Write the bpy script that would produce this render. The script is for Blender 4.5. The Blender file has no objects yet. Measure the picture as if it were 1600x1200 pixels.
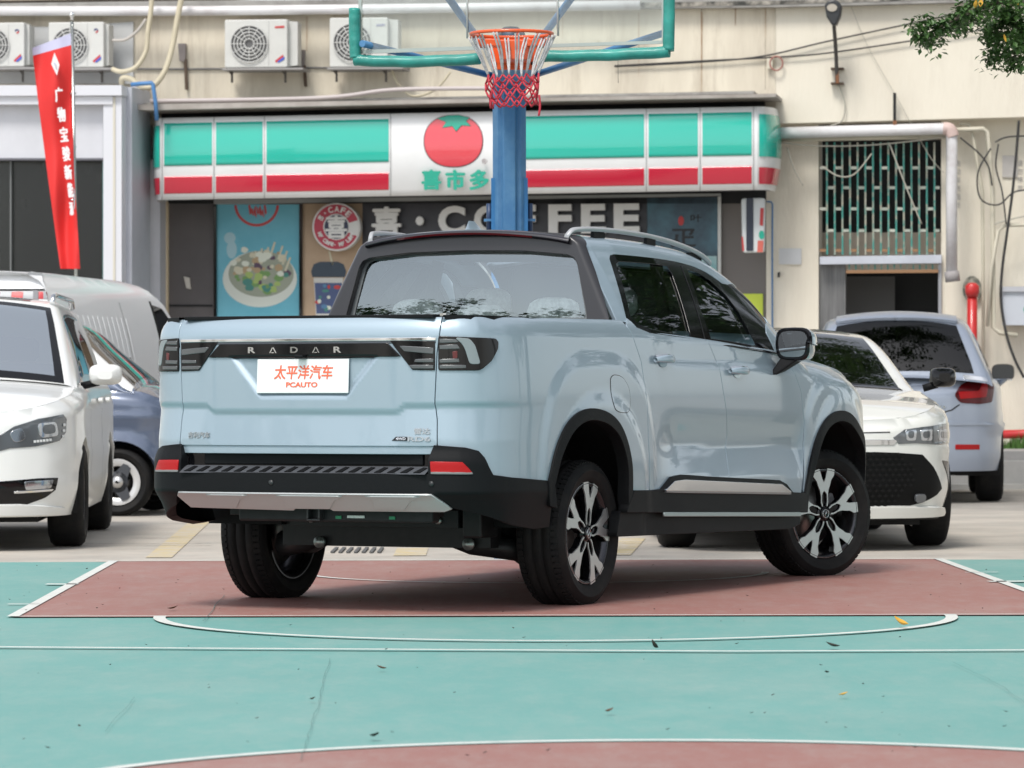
import bpy, math, random
import numpy as np
from mathutils import Vector, Matrix
from mathutils.geometry import delaunay_2d_cdt
random.seed(7)
PI = math.pi
SC = bpy.context.scene
COL = SC.collection

# ---------------------------------------------------------------- camera
FPX, CAMH, YH, ROLL = 6461.5, 1.0866, 591.26, -0.003      # focal length in px of a 1600 px frame
PITCH = (YH - 600) / FPX
cam_d = bpy.data.cameras.new('camera'); cam = bpy.data.objects.new('camera', cam_d); COL.objects.link(cam)
cam_d.sensor_width = 36; cam_d.lens = FPX / 1600 * 36
cam_d.clip_start = 0.5; cam_d.clip_end = 2000
cam.matrix_world = Matrix.Translation((0, 0, CAMH)) @ Matrix.Rotation(PI/2 + PITCH, 4, 'X') @ Matrix.Rotation(ROLL, 4, 'Z')
cam_d.dof.use_dof = True; cam_d.dof.focus_distance = 20.0; cam_d.dof.aperture_fstop = 8.0
SC.camera = cam

# ---------------------------------------------------------------- world, sun, exposure
SUN_EL, SUN_AZ = 56.0, 205.0        # azimuth clockwise from +Y (view direction): behind the camera, a little left
w = bpy.data.worlds.new('World'); SC.world = w; w.use_nodes = True
nt = w.node_tree; bg = nt.nodes['Background']
sky = nt.nodes.new('ShaderNodeTexSky'); sky.sky_type = 'NISHITA'; sky.sun_disc = False
sky.sun_elevation = math.radians(SUN_EL); sky.sun_rotation = math.radians(SUN_AZ)
sky.air_density = 1.0; sky.dust_density = 1.2; sky.ozone_density = 1.0; sky.altitude = 0
hs = nt.nodes.new('ShaderNodeHueSaturation'); hs.inputs['Saturation'].default_value = 0.30
nt.links.new(sky.outputs[0], hs.inputs['Color']); nt.links.new(hs.outputs[0], bg.inputs[0])
bg.inputs[1].default_value = 0.126
sun_d = bpy.data.lights.new('sun', 'SUN'); sun_d.energy = 1.5; sun_d.angle = math.radians(16); sun_d.color = (1.0, 0.955, 0.89)
sun = bpy.data.objects.new('sun', sun_d); COL.objects.link(sun)
az, el = math.radians(SUN_AZ), math.radians(SUN_EL)
sdir = Vector((math.sin(az)*math.cos(el), math.cos(az)*math.cos(el), math.sin(el)))
sun.rotation_euler = sdir.to_track_quat('Z', 'Y').to_euler()
SC.view_settings.view_transform = 'Standard'; SC.view_settings.look = 'None'
SC.view_settings.exposure = 0.84; SC.view_settings.gamma = 1; SC.view_settings.use_curve_mapping = False
SC.cycles.max_bounces = 8; SC.cycles.transparent_max_bounces = 24

# ---------------------------------------------------------------- camera arithmetic (pixel of the 1600x1200 photo <-> place)
def ray(px, py):
    x = px - 800; y = 600 - py; c, s = math.cos(ROLL), math.sin(ROLL)
    xr = x*c - y*s; yr = x*s + y*c
    cp, sp = math.cos(PITCH), math.sin(PITCH); a = yr/FPX
    return np.array([xr/FPX, cp - a*sp, sp + a*cp])
def proj(P):
    P = np.asarray(P, float) - np.array([0, 0, CAMH])
    cp, sp = math.cos(PITCH), math.sin(PITCH)
    y = P[..., 1]*cp + P[..., 2]*sp; z = -P[..., 1]*sp + P[..., 2]*cp
    xr = P[..., 0]/y*FPX; yr = z/y*FPX; c, s = math.cos(ROLL), math.sin(ROLL)
    return np.stack([800 + xr*c + yr*s, 600 - (-xr*s + yr*c)], -1)
def gpt(px, py, z=0.0):
    d = ray(px, py); t = (z - CAMH)/d[2]
    return Vector((d[0]*t, d[1]*t, z))
def dpt(px, py, D):
    d = ray(px, py); t = D/d[1]
    return Vector((d[0]*t, D, CAMH + d[2]*t))

# ---------------------------------------------------------------- materials
MATS = {}
def mat(name, col, rough=0.5, metal=0.0, coat=0.0, var=0.0, vscale=3.0, col2=None, bump=0.0, bscale=60.0, spec=0.5, emit=0.0, stretch=None, thr=(0.35, 0.7), detail=6, trans=0.0):
    if name in MATS: return MATS[name]
    m = bpy.data.materials.new(name); m.use_nodes = True; MATS[name] = m
    n = m.node_tree; b = n.nodes['Principled BSDF']
    c = tuple(col) + (1,)
    b.inputs['Base Color'].default_value = c; b.inputs['Roughness'].default_value = rough
    b.inputs['Metallic'].default_value = metal; b.inputs['Coat Weight'].default_value = coat
    b.inputs['Coat Roughness'].default_value = 0.03; b.inputs['Specular IOR Level'].default_value = spec
    b.inputs['Transmission Weight'].default_value = trans
    if emit: b.inputs['Emission Color'].default_value = c; b.inputs['Emission Strength'].default_value = emit
    if var or col2 or bump:
        tc = n.nodes.new('ShaderNodeTexCoord'); mp = n.nodes.new('ShaderNodeMapping'); n.links.new(tc.outputs['Object'], mp.inputs[0])
        if stretch: mp.inputs['Scale'].default_value = stretch
    if var or col2:
        nz = n.nodes.new('ShaderNodeTexNoise'); nz.inputs['Scale'].default_value = vscale; nz.inputs['Detail'].default_value = detail; nz.inputs['Roughness'].default_value = 0.65
        n.links.new(mp.outputs[0], nz.inputs['Vector'])
        rp = n.nodes.new('ShaderNodeValToRGB'); n.links.new(nz.outputs['Fac'], rp.inputs[0])
        rp.color_ramp.elements[0].position = thr[0]; rp.color_ramp.elements[1].position = thr[1]
        c2 = col2 if col2 else tuple(x*(1-var) for x in col)
        rp.color_ramp.elements[0].color = c; rp.color_ramp.elements[1].color = tuple(c2) + (1,)
        n.links.new(rp.outputs[0], b.inputs['Base Color'])
        m['ramp'] = rp.name
    if bump:
        n2 = n.nodes.new('ShaderNodeTexNoise'); n2.inputs['Scale'].default_value = bscale; n2.inputs['Detail'].default_value = 4
        n.links.new(mp.outputs[0], n2.inputs['Vector'])
        bp = n.nodes.new('ShaderNodeBump'); bp.inputs['Strength'].default_value = bump; bp.inputs['Distance'].default_value = 0.02
        n.links.new(n2.outputs['Fac'], bp.inputs['Height']); n.links.new(bp.outputs[0], b.inputs['Normal'])
    return m
def glass(name, tint=(0.5, 0.55, 0.55), refl=0.06, rough=0.0, gcol=(1, 1, 1)):
    if name in MATS: return MATS[name]
    m = bpy.data.materials.new(name); m.use_nodes = True; MATS[name] = m
    n = m.node_tree; n.nodes.remove(n.nodes['Principled BSDF']); out = n.nodes['Material Output']
    tr = n.nodes.new('ShaderNodeBsdfTransparent'); tr.inputs[0].default_value = tuple(tint) + (1,)
    gl = n.nodes.new('ShaderNodeBsdfGlossy'); gl.inputs['Roughness'].default_value = rough; gl.inputs[0].default_value = tuple(gcol) + (1,)
    fr = n.nodes.new('ShaderNodeFresnel'); fr.inputs['IOR'].default_value = 1.5
    mx = n.nodes.new('ShaderNodeMixShader'); ad = n.nodes.new('ShaderNodeMath'); ad.operation = 'ADD'; ad.use_clamp = True; ad.inputs[1].default_value = refl
    geo = n.nodes.new('ShaderNodeNewGeometry')
    n.links.new(fr.outputs[0], ad.inputs[0]); n.links.new(ad.outputs[0], mx.inputs[0])
    n.links.new(tr.outputs[0], mx.inputs[1]); n.links.new(gl.outputs[0], mx.inputs[2]); n.links.new(mx.outputs[0], out.inputs[0])
    return m

# ---------------------------------------------------------------- objects
def tag(o, label=None, cat=None, group=None, kind=None):
    if label: o['label'] = label
    if cat: o['category'] = cat
    if group: o['group'] = group
    if kind: o['kind'] = kind
    return o
def empty(name, loc=(0, 0, 0), rz=0, **k):
    o = bpy.data.objects.new(name, None); COL.objects.link(o); o.location = loc; o.rotation_euler = (0, 0, rz); o.empty_display_size = 0.1
    return tag(o, **k)
def link(name, me, parent=None, **k):
    o = bpy.data.objects.new(name, me); COL.objects.link(o)
    if parent is not None: o.parent = parent
    return tag(o, **k)
def copy_tree(o, parent=None):
    c = o.copy(); COL.objects.link(c); c.parent = parent
    if parent is not None: c.matrix_parent_inverse = o.matrix_parent_inverse.copy()
    for ch in list(o.children): copy_tree(ch, c)
    return c
class MB:
    def __init__(s): s.v = []; s.f = []; s.sm = []
    def add(s, vs, fs, smooth=False, M=None):
        b = len(s.v)
        s.v += [tuple(M @ Vector(p)) if M is not None else tuple(p) for p in vs]
        s.f += [tuple(b+i for i in f) for f in fs]; s.sm += [smooth]*len(fs); return s
    def box(s, a, b, M=None, bev=0.0):
        x0, y0, z0 = a; x1, y1, z1 = b
        if x0 > x1: x0, x1 = x1, x0
        if y0 > y1: y0, y1 = y1, y0
        if z0 > z1: z0, z1 = z1, z0
        if bev:
            k = bev; vs = []
            for z, i in ((z0, k), (z0+k, 0), (z1-k, 0), (z1, k)):
                j = i + 0
                for (cx, cy, sx, sy) in ((x0, y0, 1, 1), (x1, y0, -1, 1), (x1, y1, -1, -1), (x0, y1, 1, -1)):
                    p1 = (cx + sx*(k+j*0), cy + sy*j); p2 = (cx + sx*j, cy + sy*(k+j*0))
                    if j: p1 = p2 = (cx+sx*k, cy+sy*k)
                    a_, b_ = (p2, p1) if (sx*sy > 0) else (p1, p2)
                    vs += [(a_[0], a_[1], z), (b_[0], b_[1], z)]
            fs = [tuple(range(7, -1, -1)), tuple(range(24, 32))]
            for r in range(3):
                for i in range(8): fs.append((r*8+i, r*8+(i+1) % 8, (r+1)*8+(i+1) % 8, (r+1)*8+i))
            return s.add(vs, fs, False, M)
        vs = [(x0,y0,z0),(x1,y0,z0),(x1,y1,z0),(x0,y1,z0),(x0,y0,z1),(x1,y0,z1),(x1,y1,z1),(x0,y1,z1)]
        return s.add(vs, [(3,2,1,0),(4,5,6,7),(0,1,5,4),(1,2,6,5),(2,3,7,6),(3,0,4,7)], False, M)
    def tube(s, pts, r, n=10, cap=True, smooth=True, M=None, closed=False):
        pts = [Vector(p) for p in pts]; N = len(pts); rr = r if isinstance(r, (list, tuple)) else [r]*N
        vs = []; up = None
        for i, p in enumerate(pts):
            if closed: t = pts[(i+1) % N] - pts[i-1]
            else: t = pts[min(i+1, N-1)] - pts[max(i-1, 0)]
            t.normalize()
            if up is None:
                up = Vector((0, 0, 1)) if abs(t.z) < 0.9 else Vector((1, 0, 0))
            a = t.cross(up); a.normalize(); b = a.cross(t); b.normalize(); up = b
            for k in range(n):
                q = 2*PI*k/n; vs.append(p + a*math.cos(q)*rr[i] + b*math.sin(q)*rr[i])
        fs = []
        for i in range(N if closed else N-1):
            j = (i+1) % N
            for k in range(n): fs.append((i*n+k, i*n+(k+1) % n, j*n+(k+1) % n, j*n+k))
        b0 = len(s.v); s.add(vs, fs, smooth, M)
        if cap and not closed:
            s.f += [tuple(b0+k for k in range(n-1, -1, -1)), tuple(b0+(N-1)*n+k for k in range(n))]; s.sm += [False, False]
        return s
    def lathe(s, prof, n=32, M=None, smooth=True, closed=False):   # profile of (r, h) round local z
        vs = []; P = len(prof)
        for i in range(n):
            a = 2*PI*i/n
            for r, h in prof: vs.append((r*math.cos(a), r*math.sin(a), h))
        fs = []
        for i in range(n):
            j = (i+1) % n
            for k in range(P if closed else P-1):
                l = (k+1) % P; fs.append((i*P+k, j*P+k, j*P+l, i*P+l))
        return s.add(vs, fs, smooth, M)
    def prism(s, poly, h0, h1, M=None):      # polygon in local xy, from z=h0 to z=h1
        n = len(poly); vs = [(p[0], p[1], h0) for p in poly] + [(p[0], p[1], h1) for p in poly]
        fs = [tuple(range(n-1, -1, -1)), tuple(range(n, 2*n))] + [(i, (i+1) % n, n+(i+1) % n, n+i) for i in range(n)]
        return s.add(vs, fs, False, M)
    def sheet(s, rows, smooth=True, M=None):
        R = len(rows); C_ = len(rows[0]); vs = [p for r in rows for p in r]
        fs = [(i*C_+j, i*C_+j+1, (i+1)*C_+j+1, (i+1)*C_+j) for i in range(R-1) for j in range(C_-1)]
        return s.add(vs, fs, smooth, M)
    def mesh(s, name, m, bevel=None):
        me = bpy.data.meshes.new(name); me.from_pydata(s.v, [], s.f); me.polygons.foreach_set('use_smooth', s.sm)
        if m is not None: me.materials.append(m)
        me.update(); return me
    def build(s, name, m, parent=None, bevel=0, **k):
        o = link(name, s.mesh(name, m), parent, **k)
        if bevel:
            bv = o.modifiers.new('bevel', 'BEVEL'); bv.width = bevel; bv.segments = 2; bv.limit_method = 'ANGLE'; bv.angle_limit = math.radians(35)
        return o
def frame_m(o, x, y, z):     # matrix with local axes x,y,z (world vectors) at o
    M = Matrix.Identity(4)
    for i, a in enumerate((x, y, z)):
        a = Vector(a)
        for j in range(3): M[j][i] = a[j]
    for j in range(3): M[j][3] = o[j]
    return M
def text_mesh(body, size, depth, m, name='lettering', bold=0.0, spacing=1.0, M=None, width=None, height=None, parent=None, bevel=0.0, shear=0.0, fat=0.0, **k):
    c = bpy.data.curves.new(name, 'FONT'); c.body = body; c.size = size; c.extrude = depth; c.align_x = 'CENTER'; c.align_y = 'CENTER'; c.offset = bold; c.space_character = spacing; c.resolution_u = 4; c.bevel_depth = bevel; c.shear = shear
    t = bpy.data.objects.new(name, c); COL.objects.link(t)
    me = bpy.data.meshes.new_from_object(t.evaluated_get(bpy.context.evaluated_depsgraph_get())); bpy.data.objects.remove(t)
    n = len(me.vertices); co = np.empty(n*3); me.vertices.foreach_get('co', co); co = co.reshape(-1, 3)
    lo, hi = co.min(0), co.max(0); co[:, :2] -= (lo+hi)[:2]/2
    if width: co[:, 0] *= (width-2*fat)/(hi[0]-lo[0])
    if height: co[:, 1] *= (height-2*fat)/(hi[1]-lo[1])
    if fat:      # bolder strokes: shifted copies, each a hair deeper than the last
        fs = [tuple(p.vertices) for p in me.polygons]; V = []; F = []
        for i, (dx, dy) in enumerate(((0, 0), (1, 0), (-1, 0), (0, .8), (0, -.8), (.7, .6), (-.7, .6), (.7, -.6), (-.7, -.6))):
            o = len(V); V += [tuple(c + np.array([dx*fat, dy*fat, -i*.0004])) for c in co]; F += [tuple(a+o for a in f) for f in fs]
        me = bpy.data.meshes.new(name); me.from_pydata(V, [], F); co = np.array(V); n = len(V)
    if M is not None:
        A = np.array(M); co = co @ A[:3, :3].T + A[:3, 3]
    me.vertices.foreach_set('co', co.ravel()); me.update(); me.materials.clear(); me.materials.append(m)
    if parent is False: return me
    return link(name, me, parent, **k)

# ---------------------------------------------------------------- panels cut out of a parametric surface
def inpoly(P, poly):
    x, y = P[:, 0], P[:, 1]; r = np.zeros(len(P), bool); n = len(poly)
    for i in range(n):
        x0, y0 = poly[i]; x1, y1 = poly[(i+1) % n]
        if y0 == y1: continue
        c = ((y0 > y) != (y1 > y)) & (x < (x1-x0)*(y-y0)/(y1-y0) + x0); r ^= c
    return r
def densify(poly, step):
    out = []; n = len(poly)
    for i in range(n):
        a = np.array(poly[i], float); b = np.array(poly[(i+1) % n], float); k = max(1, int(math.ceil(np.linalg.norm(b-a)/step)))
        out += [tuple(a + (b-a)*j/k) for j in range(k)]
    return out
def roundpoly(poly, r, n=4):     # round the corners of a polygon; r scalar or one per corner
    out = []; N = len(poly)
    for i in range(N):
        ri = r[i] if isinstance(r, (list, tuple)) else r
        p = np.array(poly[i], float); a = np.array(poly[i-1], float) - p; b = np.array(poly[(i+1) % N], float) - p
        la, lb = np.linalg.norm(a), np.linalg.norm(b); d = min(ri, la*0.45, lb*0.45)
        if d < 1e-4: out.append(tuple(p)); continue
        A = p + a/la*d; B = p + b/lb*d
        for k in range(n+1):
            t = k/n; out.append(tuple((1-t)**2*A + 2*t*(1-t)*p + t*t*B))
    return out
def spline(pts, n=6, closed=False):
    P = [np.array(p, float) for p in pts]; out = []; N = len(P)
    for i in range(N if closed else N-1):
        p0 = P[i-1] if (i > 0 or closed) else P[0]; p1 = P[i]; p2 = P[(i+1) % N]; p3 = P[(i+2) % N] if (closed or i+2 < N) else P[-1]
        for k in range(n):
            t = k/n; out.append(tuple(0.5*((2*p1)+(-p0+p2)*t+(2*p0-5*p1+4*p2-p3)*t*t+(-p0+3*p1-3*p2+p3)*t**3)))
    if not closed: out.append(tuple(P[-1]))
    return out
def panel(name, S, poly, m, parent, holes=(), step=0.03, scale=(1, 1), flange=0.02, out=0.0, mirror=False, flip=False, **k):
    """cut poly (minus holes) out of surface S(a,b)->(N,3); smooth analytic normals, edge turned in by flange, raised by out"""
    sc = np.array(scale, float)
    loops = [densify([(p[0]*sc[0], p[1]*sc[1]) for p in L], step) for L in [poly] + list(holes)]
    B = np.array([p for L in loops for p in L]); lo, hi = B.min(0), B.max(0)
    gx = np.arange(lo[0]+step*0.5, hi[0], step); gy = np.arange(lo[1]+step*0.5, hi[1], step)
    G = np.stack(np.meshgrid(gx, gy), -1).reshape(-1, 2)
    ins = np.zeros(len(G), bool)
    for L in loops: ins ^= inpoly(G, L)
    G = G[ins]
    if len(G):
        keep = np.ones(len(G), bool)
        for i in range(0, len(B), 200):
            d = np.abs(G[:, None, :] - B[None, i:i+200, :]); keep &= ((d**2).sum(-1).min(1) > (0.45*step)**2)
        G = G[keep]
    V = np.concatenate([B, G]); E = []; o = 0
    for L in loops:
        n = len(L); E += [(o+i, o+(i+1) % n) for i in range(n)]; o += n
    v2, e2, f2, ov, oe, of = delaunay_2d_cdt([Vector(p) for p in V], E, [], 0, 1e-6)
    V = np.array([tuple(p) for p in v2]); F = np.array([f for f in f2 if len(f) == 3])
    c = V[F].mean(1); ins = np.zeros(len(F), bool)
    for L in loops: ins ^= inpoly(c, L)
    F = F[ins]
    ar = (V[F[:, 1], 0]-V[F[:, 0], 0])*(V[F[:, 2], 1]-V[F[:, 0], 1]) - (V[F[:, 1], 1]-V[F[:, 0], 1])*(V[F[:, 2], 0]-V[F[:, 0], 0])
    F[ar < 0] = F[ar < 0][:, ::-1]
    used = np.unique(F); re = -np.ones(len(V), int); re[used] = np.arange(len(used)); F = re[F]; V = V[used]
    U = V/sc; e = 2e-3
    def ev(a, b): return np.stack(S(a, b), -1)
    P = ev(U[:, 0], U[:, 1])
    da = ev(U[:, 0]+e, U[:, 1]) - ev(U[:, 0]-e, U[:, 1]); db = ev(U[:, 0], U[:, 1]+e) - ev(U[:, 0], U[:, 1]-e)
    N = np.cross(da, db); N /= np.linalg.norm(N, axis=1)[:, None] + 1e-12
    if flip: N = -N; F = F[:, ::-1]
    if out: P = P + N*out
    if flange:
        cnt = {}
        for f in F.tolist():
            for i in range(3):
                a, b = f[i], f[(i+1) % 3]
                if (b, a) in cnt: cnt.pop((b, a))
                else: cnt[(a, b)] = 1
        nv = len(P); bd = list(cnt.keys()); ids = sorted({a for e_ in bd for a in e_}); mp = {a: i for i, a in enumerate(ids)}
        ids = np.array(ids); Pb = P[ids]; k_ = len(ids)
        T = np.zeros((k_, 3))
        for a, b in bd:
            t = P[b]-P[a]; t /= np.linalg.norm(t)+1e-12; T[mp[a]] += t; T[mp[b]] += t
        Nb = N[ids]; O = np.cross(T, Nb); O /= np.linalg.norm(O, axis=1)[:, None]+1e-12
        r1 = 0.003
        ring = [(Pb, N[ids])]
        R = [(Pb + O*r1*0.7 - Nb*r1*0.3, (O+Nb*1.2)), (Pb + O*r1 - Nb*r1, O), (Pb + O*r1 - Nb*(abs(flange)), O)]
        allP = [P]; allN = [N]; base = []
        for q, (pp, nn) in enumerate(R):
            base.append(sum(len(x) for x in allP)); allP.append(pp); nn = nn/(np.linalg.norm(nn, axis=1)[:, None]+1e-12); allN.append(nn)
        F = F.tolist()
        for a, b in bd:
            prev = (a, b)
            for q in range(3):
                cur = (base[q]+mp[a], base[q]+mp[b]); F.append([prev[1], prev[0], cur[0], cur[1]]); prev = cur
        P = np.concatenate(allP); N = np.concatenate(allN)
    else: F = F.tolist()
    if mirror:
        P = P*np.array([-1, 1, 1]); N = N*np.array([-1, 1, 1]); F = [f[::-1] for f in F]
    me = bpy.data.meshes.new(name); me.from_pydata(P.tolist(), [], F); me.polygons.foreach_set('use_smooth', [True]*len(F))
    me.materials.append(m); me.update(); me.normals_split_custom_set_from_vertices(N.tolist())
    return link(name, me, parent, **k)
class Picker:
    """finds the surface parameters that the photo's pixel looks at"""
    def __init__(s, S, M, ra, rb, n=(160, 80)):
        s.S, s.A = S, np.array(M)
        a = np.linspace(*ra, n[0]); b = np.linspace(*rb, n[1]); s.AA, s.BB = [q.ravel() for q in np.meshgrid(a, b)]
        s.Q = s.pj(s.AA, s.BB)
    def pj(s, a, b):
        P = np.stack(s.S(np.atleast_1d(a), np.atleast_1d(b)), -1) @ s.A[:3, :3].T + s.A[:3, 3]
        return proj(P)
    def __call__(s, px, py):
        i = ((s.Q - (px, py))**2).sum(1).argmin(); a, b = s.AA[i], s.BB[i]; e = 1e-4
        for it in range(12):
            q = s.pj(a, b)[0]; r = np.array([px, py]) - q
            if np.abs(r).max() < 0.05: break
            J = np.stack([(s.pj(a+e, b)[0]-q)/e, (s.pj(a, b+e)[0]-q)/e], 1)
            try: d = np.linalg.solve(J.T@J + np.eye(2)*5.0, J.T@r)
            except Exception: break
            d = np.clip(d, -0.05, 0.05); a += d[0]; b += d[1]
        q = s.pj(a, b)[0]
        if np.hypot(*(q-(px, py))) > 1.5: print('PICK off', px, py, q.round(1))
        return (float(a), float(b))
    def poly(s, pts): return [s(*p) for p in pts]
def sstep(x, a, b):
    t = np.clip((x-a)/(b-a), 0, 1); return t*t*(3-2*t)
# ================================================================ shared car materials
BLK = mat('black_plastic', (0.0070, 0.0075, 0.0085), 0.55, spec=.16, bump=0.12, bscale=400)
GBLK = mat('gloss_black', (0.004, 0.004, 0.005), 0.08, spec=.42)
RUB = mat('tyre_rubber', (0.009, 0.009, 0.0095), 0.7, spec=.22, vscale=9, col2=(.022, .020, .018), thr=(.45, .8))
CHROME = mat('chrome', (0.75, 0.76, 0.77), 0.08, 1.0)
SILV = mat('machined_alloy', (0.56, 0.555, 0.55), 0.30, 0.7)
DARKM = mat('dark_underbody', (0.006, 0.006, 0.0065), 0.6, spec=.25, var=-0.8, vscale=8)
TAIL = mat('tail_lamp_red', (0.42, 0.005, 0.007), 0.3, spec=.35)
LGREY = mat('lamp_reflector_grey', (0.15, 0.155, 0.16), 0.25, 0.6)
LENS = glass('lamp_lens', (0.75, 0.77, 0.78), 0.05)
WHITE = mat('white_paint_car', (0.80, 0.81, 0.79), 0.3, coat=.45)
INT = mat('dark_cabin_trim', (0.02, 0.022, 0.024), 0.7)
SEAT = mat('seat_fabric', (0.06, 0.065, 0.07), 0.8)
WRAP = mat('plastic_seat_wrap', (0.85, 0.90, 0.88), 0.18, bump=0.9, bscale=22, col2=(0.35, 0.4, 0.39), vscale=14)

def spoke_poly(n=2):
    r = [(.030, .034), (.052, .085), (.062, .125), (.050, .150)]
    return r
def make_wheel(name, R, Wd, Rr, style, parent=None, M=None, tread=True, facemat=None, cap=None):
    """wheel with its axle along local +x pointing outward; parent carries it"""
    root = empty(name); root.parent = parent
    if M is not None: root.matrix_local = M
    X = Matrix.Rotation(PI/2, 4, 'Y')      # lathe z -> x
    h = Wd/2
    t = MB(); sr = R - Rr
    prof = [(Rr-.004, h-.030), (Rr+.004, h-.012), (Rr+sr*.25, h+.001), (Rr+sr*.50, h+.006), (Rr+sr*.53, h+.0085), (Rr+sr*.56, h+.0085), (Rr+sr*.59, h+.005), (Rr+sr*.80, h-.001), (R-.010, h-.018), (R-.003, h-.034)]
    gr = [.33, .11, -.11, -.33] if tread else []
    tp = []
    for g in gr:
        c = g*Wd; tp += [(R, c+.0065), (R-.009, c+.004), (R-.009, c-.004), (R, c-.0065)]
    prof = prof + tp + [(p[0], -p[1]) for p in prof[::-1]]
    t.lathe(prof, 72, X)
    tyre = t.build('tyre', RUB, root)
    if tread:      # shoulder sipes
        sp = MB()
        for k in range(72):
            a = 2*PI*k/72
            for sgn in (1, -1):
                Mx = Matrix.Rotation(a, 4, 'X') @ Matrix.Translation((sgn*(h-.030), 0, R-.0065))
                sp.box((-.017, -.0105, -.006), (.017, .0105, .0048), Mx @ Matrix.Rotation(sgn*.28, 4, 'Y'))
        sp.build('tread_block', RUB, tyre, kind='stuff')
    b = MB(); b.lathe([(Rr, h-.022), (Rr-.007, h-.012), (Rr-.016, h-.014), (Rr-.024, h-.05), (Rr-.04, -h*.5), (Rr-.02, -h+.01), (Rr, -h+.01)], 48, X)
    b.build('rim', facemat or mat('rim_dark', (.05, .05, .055), .25, .8), root)
    d = MB(); d.lathe([(0, -.01), (Rr*.70, -.01), (Rr*.70, -.03), (0, -.03)], 40, X); d.build('brake_disc', mat('brake_disc_steel', (.28, .27, .26), .35, .9), root)
    if style == 'split':
        f = h-.018
        fr = MB(); sl = MB()
        half = [(.026, .030), (.022, .052), (.038, .085), (.040, .118), (.0, .0)]
        for k in range(5):
            A = X @ Matrix.Rotation(2*PI*k/5+.32, 4, 'Z') @ Matrix.Scale(Rr/.238, 4)
            # two legs of the split spoke, outer ends at the rim, hub leg slotted
            for s_ in (1, -1):
                P = [(.040, s_*.012), (.062, s_*.019), (.098, s_*.018), (.112, s_*.010), (.120, 0), (.163, 0), (.185, s_*.012), (.237, s_*.029), (.227, s_*.079), (.198, s_*.074), (.174, s_*.052), (.150, s_*.043), (.122, s_*.030), (.092, s_*.0245), (.060, s_*.0255), (.038, s_*.019)]
                if s_ < 0: P = P[::-1]
                fr.prism(P, f-.004, f+.002, A)
                Pb = [(p[0]*.995, p[1]*1.04) for p in P]
                sl.prism(Pb, f-.035, f-.0045, A)
            sl.prism([(.05, -.024), (.115, -.03), (.115, .03), (.05, .024)], f-.03, f-.012, A)
        sl.lathe([(0, f-.03), (.05, f-.03), (.052, f-.01), (.036, f+.0), (0, f+.0)], 30, X)
        fr.build('spoke', SILV, root); sl.build('spoke_side', GBLK, root)
        c = MB(); c.lathe([(.0335, f+.001), (.034, f+.008), (.029, f+.011), (0, f+.012)], 30, X); cp = c.build('hub_cap', GBLK, root)
        rg = MB(); rg.tube([(f+.0115, .022*math.cos(q), .022*math.sin(q)) for q in [2*PI*i/24 for i in range(24)]], .0016, 6, closed=True)
        rg.tube([(f+.0125, -.014, -.012), (f+.0125, .0, .002), (f+.0125, .012, .014)], .002, 6); rg.build('emblem', CHROME, cp)
        cal = MB(); cal.box((-.02, .09, -.06), (.03, .165, .06), bev=.01); cal.build('brake_caliper', mat('caliper_grey', (.35, .35, .36), .4, .6), root)
        lip = MB(); lip.tube([(h-.016, (Rr-.006)*math.cos(q), (Rr-.006)*math.sin(q)) for q in [2*PI*i/48 for i in range(48)]], .0025, 6, closed=True); lip.build('rim_lip', SILV, root)
    else:
        nsp = {'ten': 10, 'five': 5, 'three': 3}[style]; f = h-.03
        fr = MB(); q = Rr/.238
        for k in range(nsp):
            A = X @ Matrix.Rotation(2*PI*k/nsp+.3, 4, 'Z'); w0 = {10: .011, 5: .026, 3: .05}[nsp]
            fr.prism([(.04*q, -w0), (.04*q, w0), (Rr-.008, w0*1.3), (Rr-.004, -w0*1.3)][::-1], f-.02, f, A)
        fr.lathe([(.055*q, f-.02), (.055*q, f), (.03*q, f+.008), (0, f+.008)], 24, X)
        fr.build('spoke', SILV if style != 'three' else GBLK, root)
    return root

# ================================================================ the pickup truck
TX, TY, TH = -0.440, 20.123, 0.45462
truck = empty('pickup_truck', (TX, TY, 0), -TH, label='pale ice blue double cab pickup truck parked on the red court key', cat='pickup truck')
TM = Matrix.Translation((TX, TY, 0)) @ Matrix.Rotation(-TH, 4, 'Z')
PAINT = mat('ice_blue_paint', (0.335, 0.420, 0.485), 0.38, 0.32, coat=0.9)
TG = glass('truck_window_glass', (0.60, 0.70, 0.68), 0.02)
TGR = glass('truck_rear_glass', (0.90, 0.96, 0.96), 0.19, gcol=(.88, .97, 1.0))
# plan outline of the lower body, from the tail centre round to the nose centre: (half width, forward)
OUT = np.array(spline([(-.35, -1.19), (0, -1.197), (.30, -1.192), (.55, -1.178), (.70, -1.155), (.81, -1.105), (.885, -1.02), (.925, -.88), (.945, -.62), (.955, -.2), (.957, .4), (.957, 1.5), (.957, 2.6), (.955, 3.1), (.935, 3.4), (.885, 3.62), (.80, 3.80), (.66, 3.93), (.40, 4.02), (0, 4.06), (-.4, 4.02)], 10))
_d = np.concatenate([[0], np.cumsum(np.linalg.norm(np.diff(OUT, axis=0), axis=1))]); _t = np.arange(0, _d[-1], .015)
OUT = np.stack([np.interp(_t, _d, OUT[:, 0]), np.interp(_t, _d, OUT[:, 1])], 1)
for _ in range(3): OUT[5:-5] = np.stack([np.convolve(OUT[:, i], np.ones(11)/11, 'valid') for i in (0, 1)], 1)
OUT = OUT[(OUT[:, 0] >= -1e-9)]; OUT[0, 0] = 0
OS = np.concatenate([[0], np.cumsum(np.linalg.norm(np.diff(OUT, axis=0), axis=1))])
ON = np.gradient(OUT, axis=0); ON /= np.linalg.norm(ON, axis=1)[:, None]; ON = np.stack([ON[:, 1], -ON[:, 0]], 1)
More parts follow.
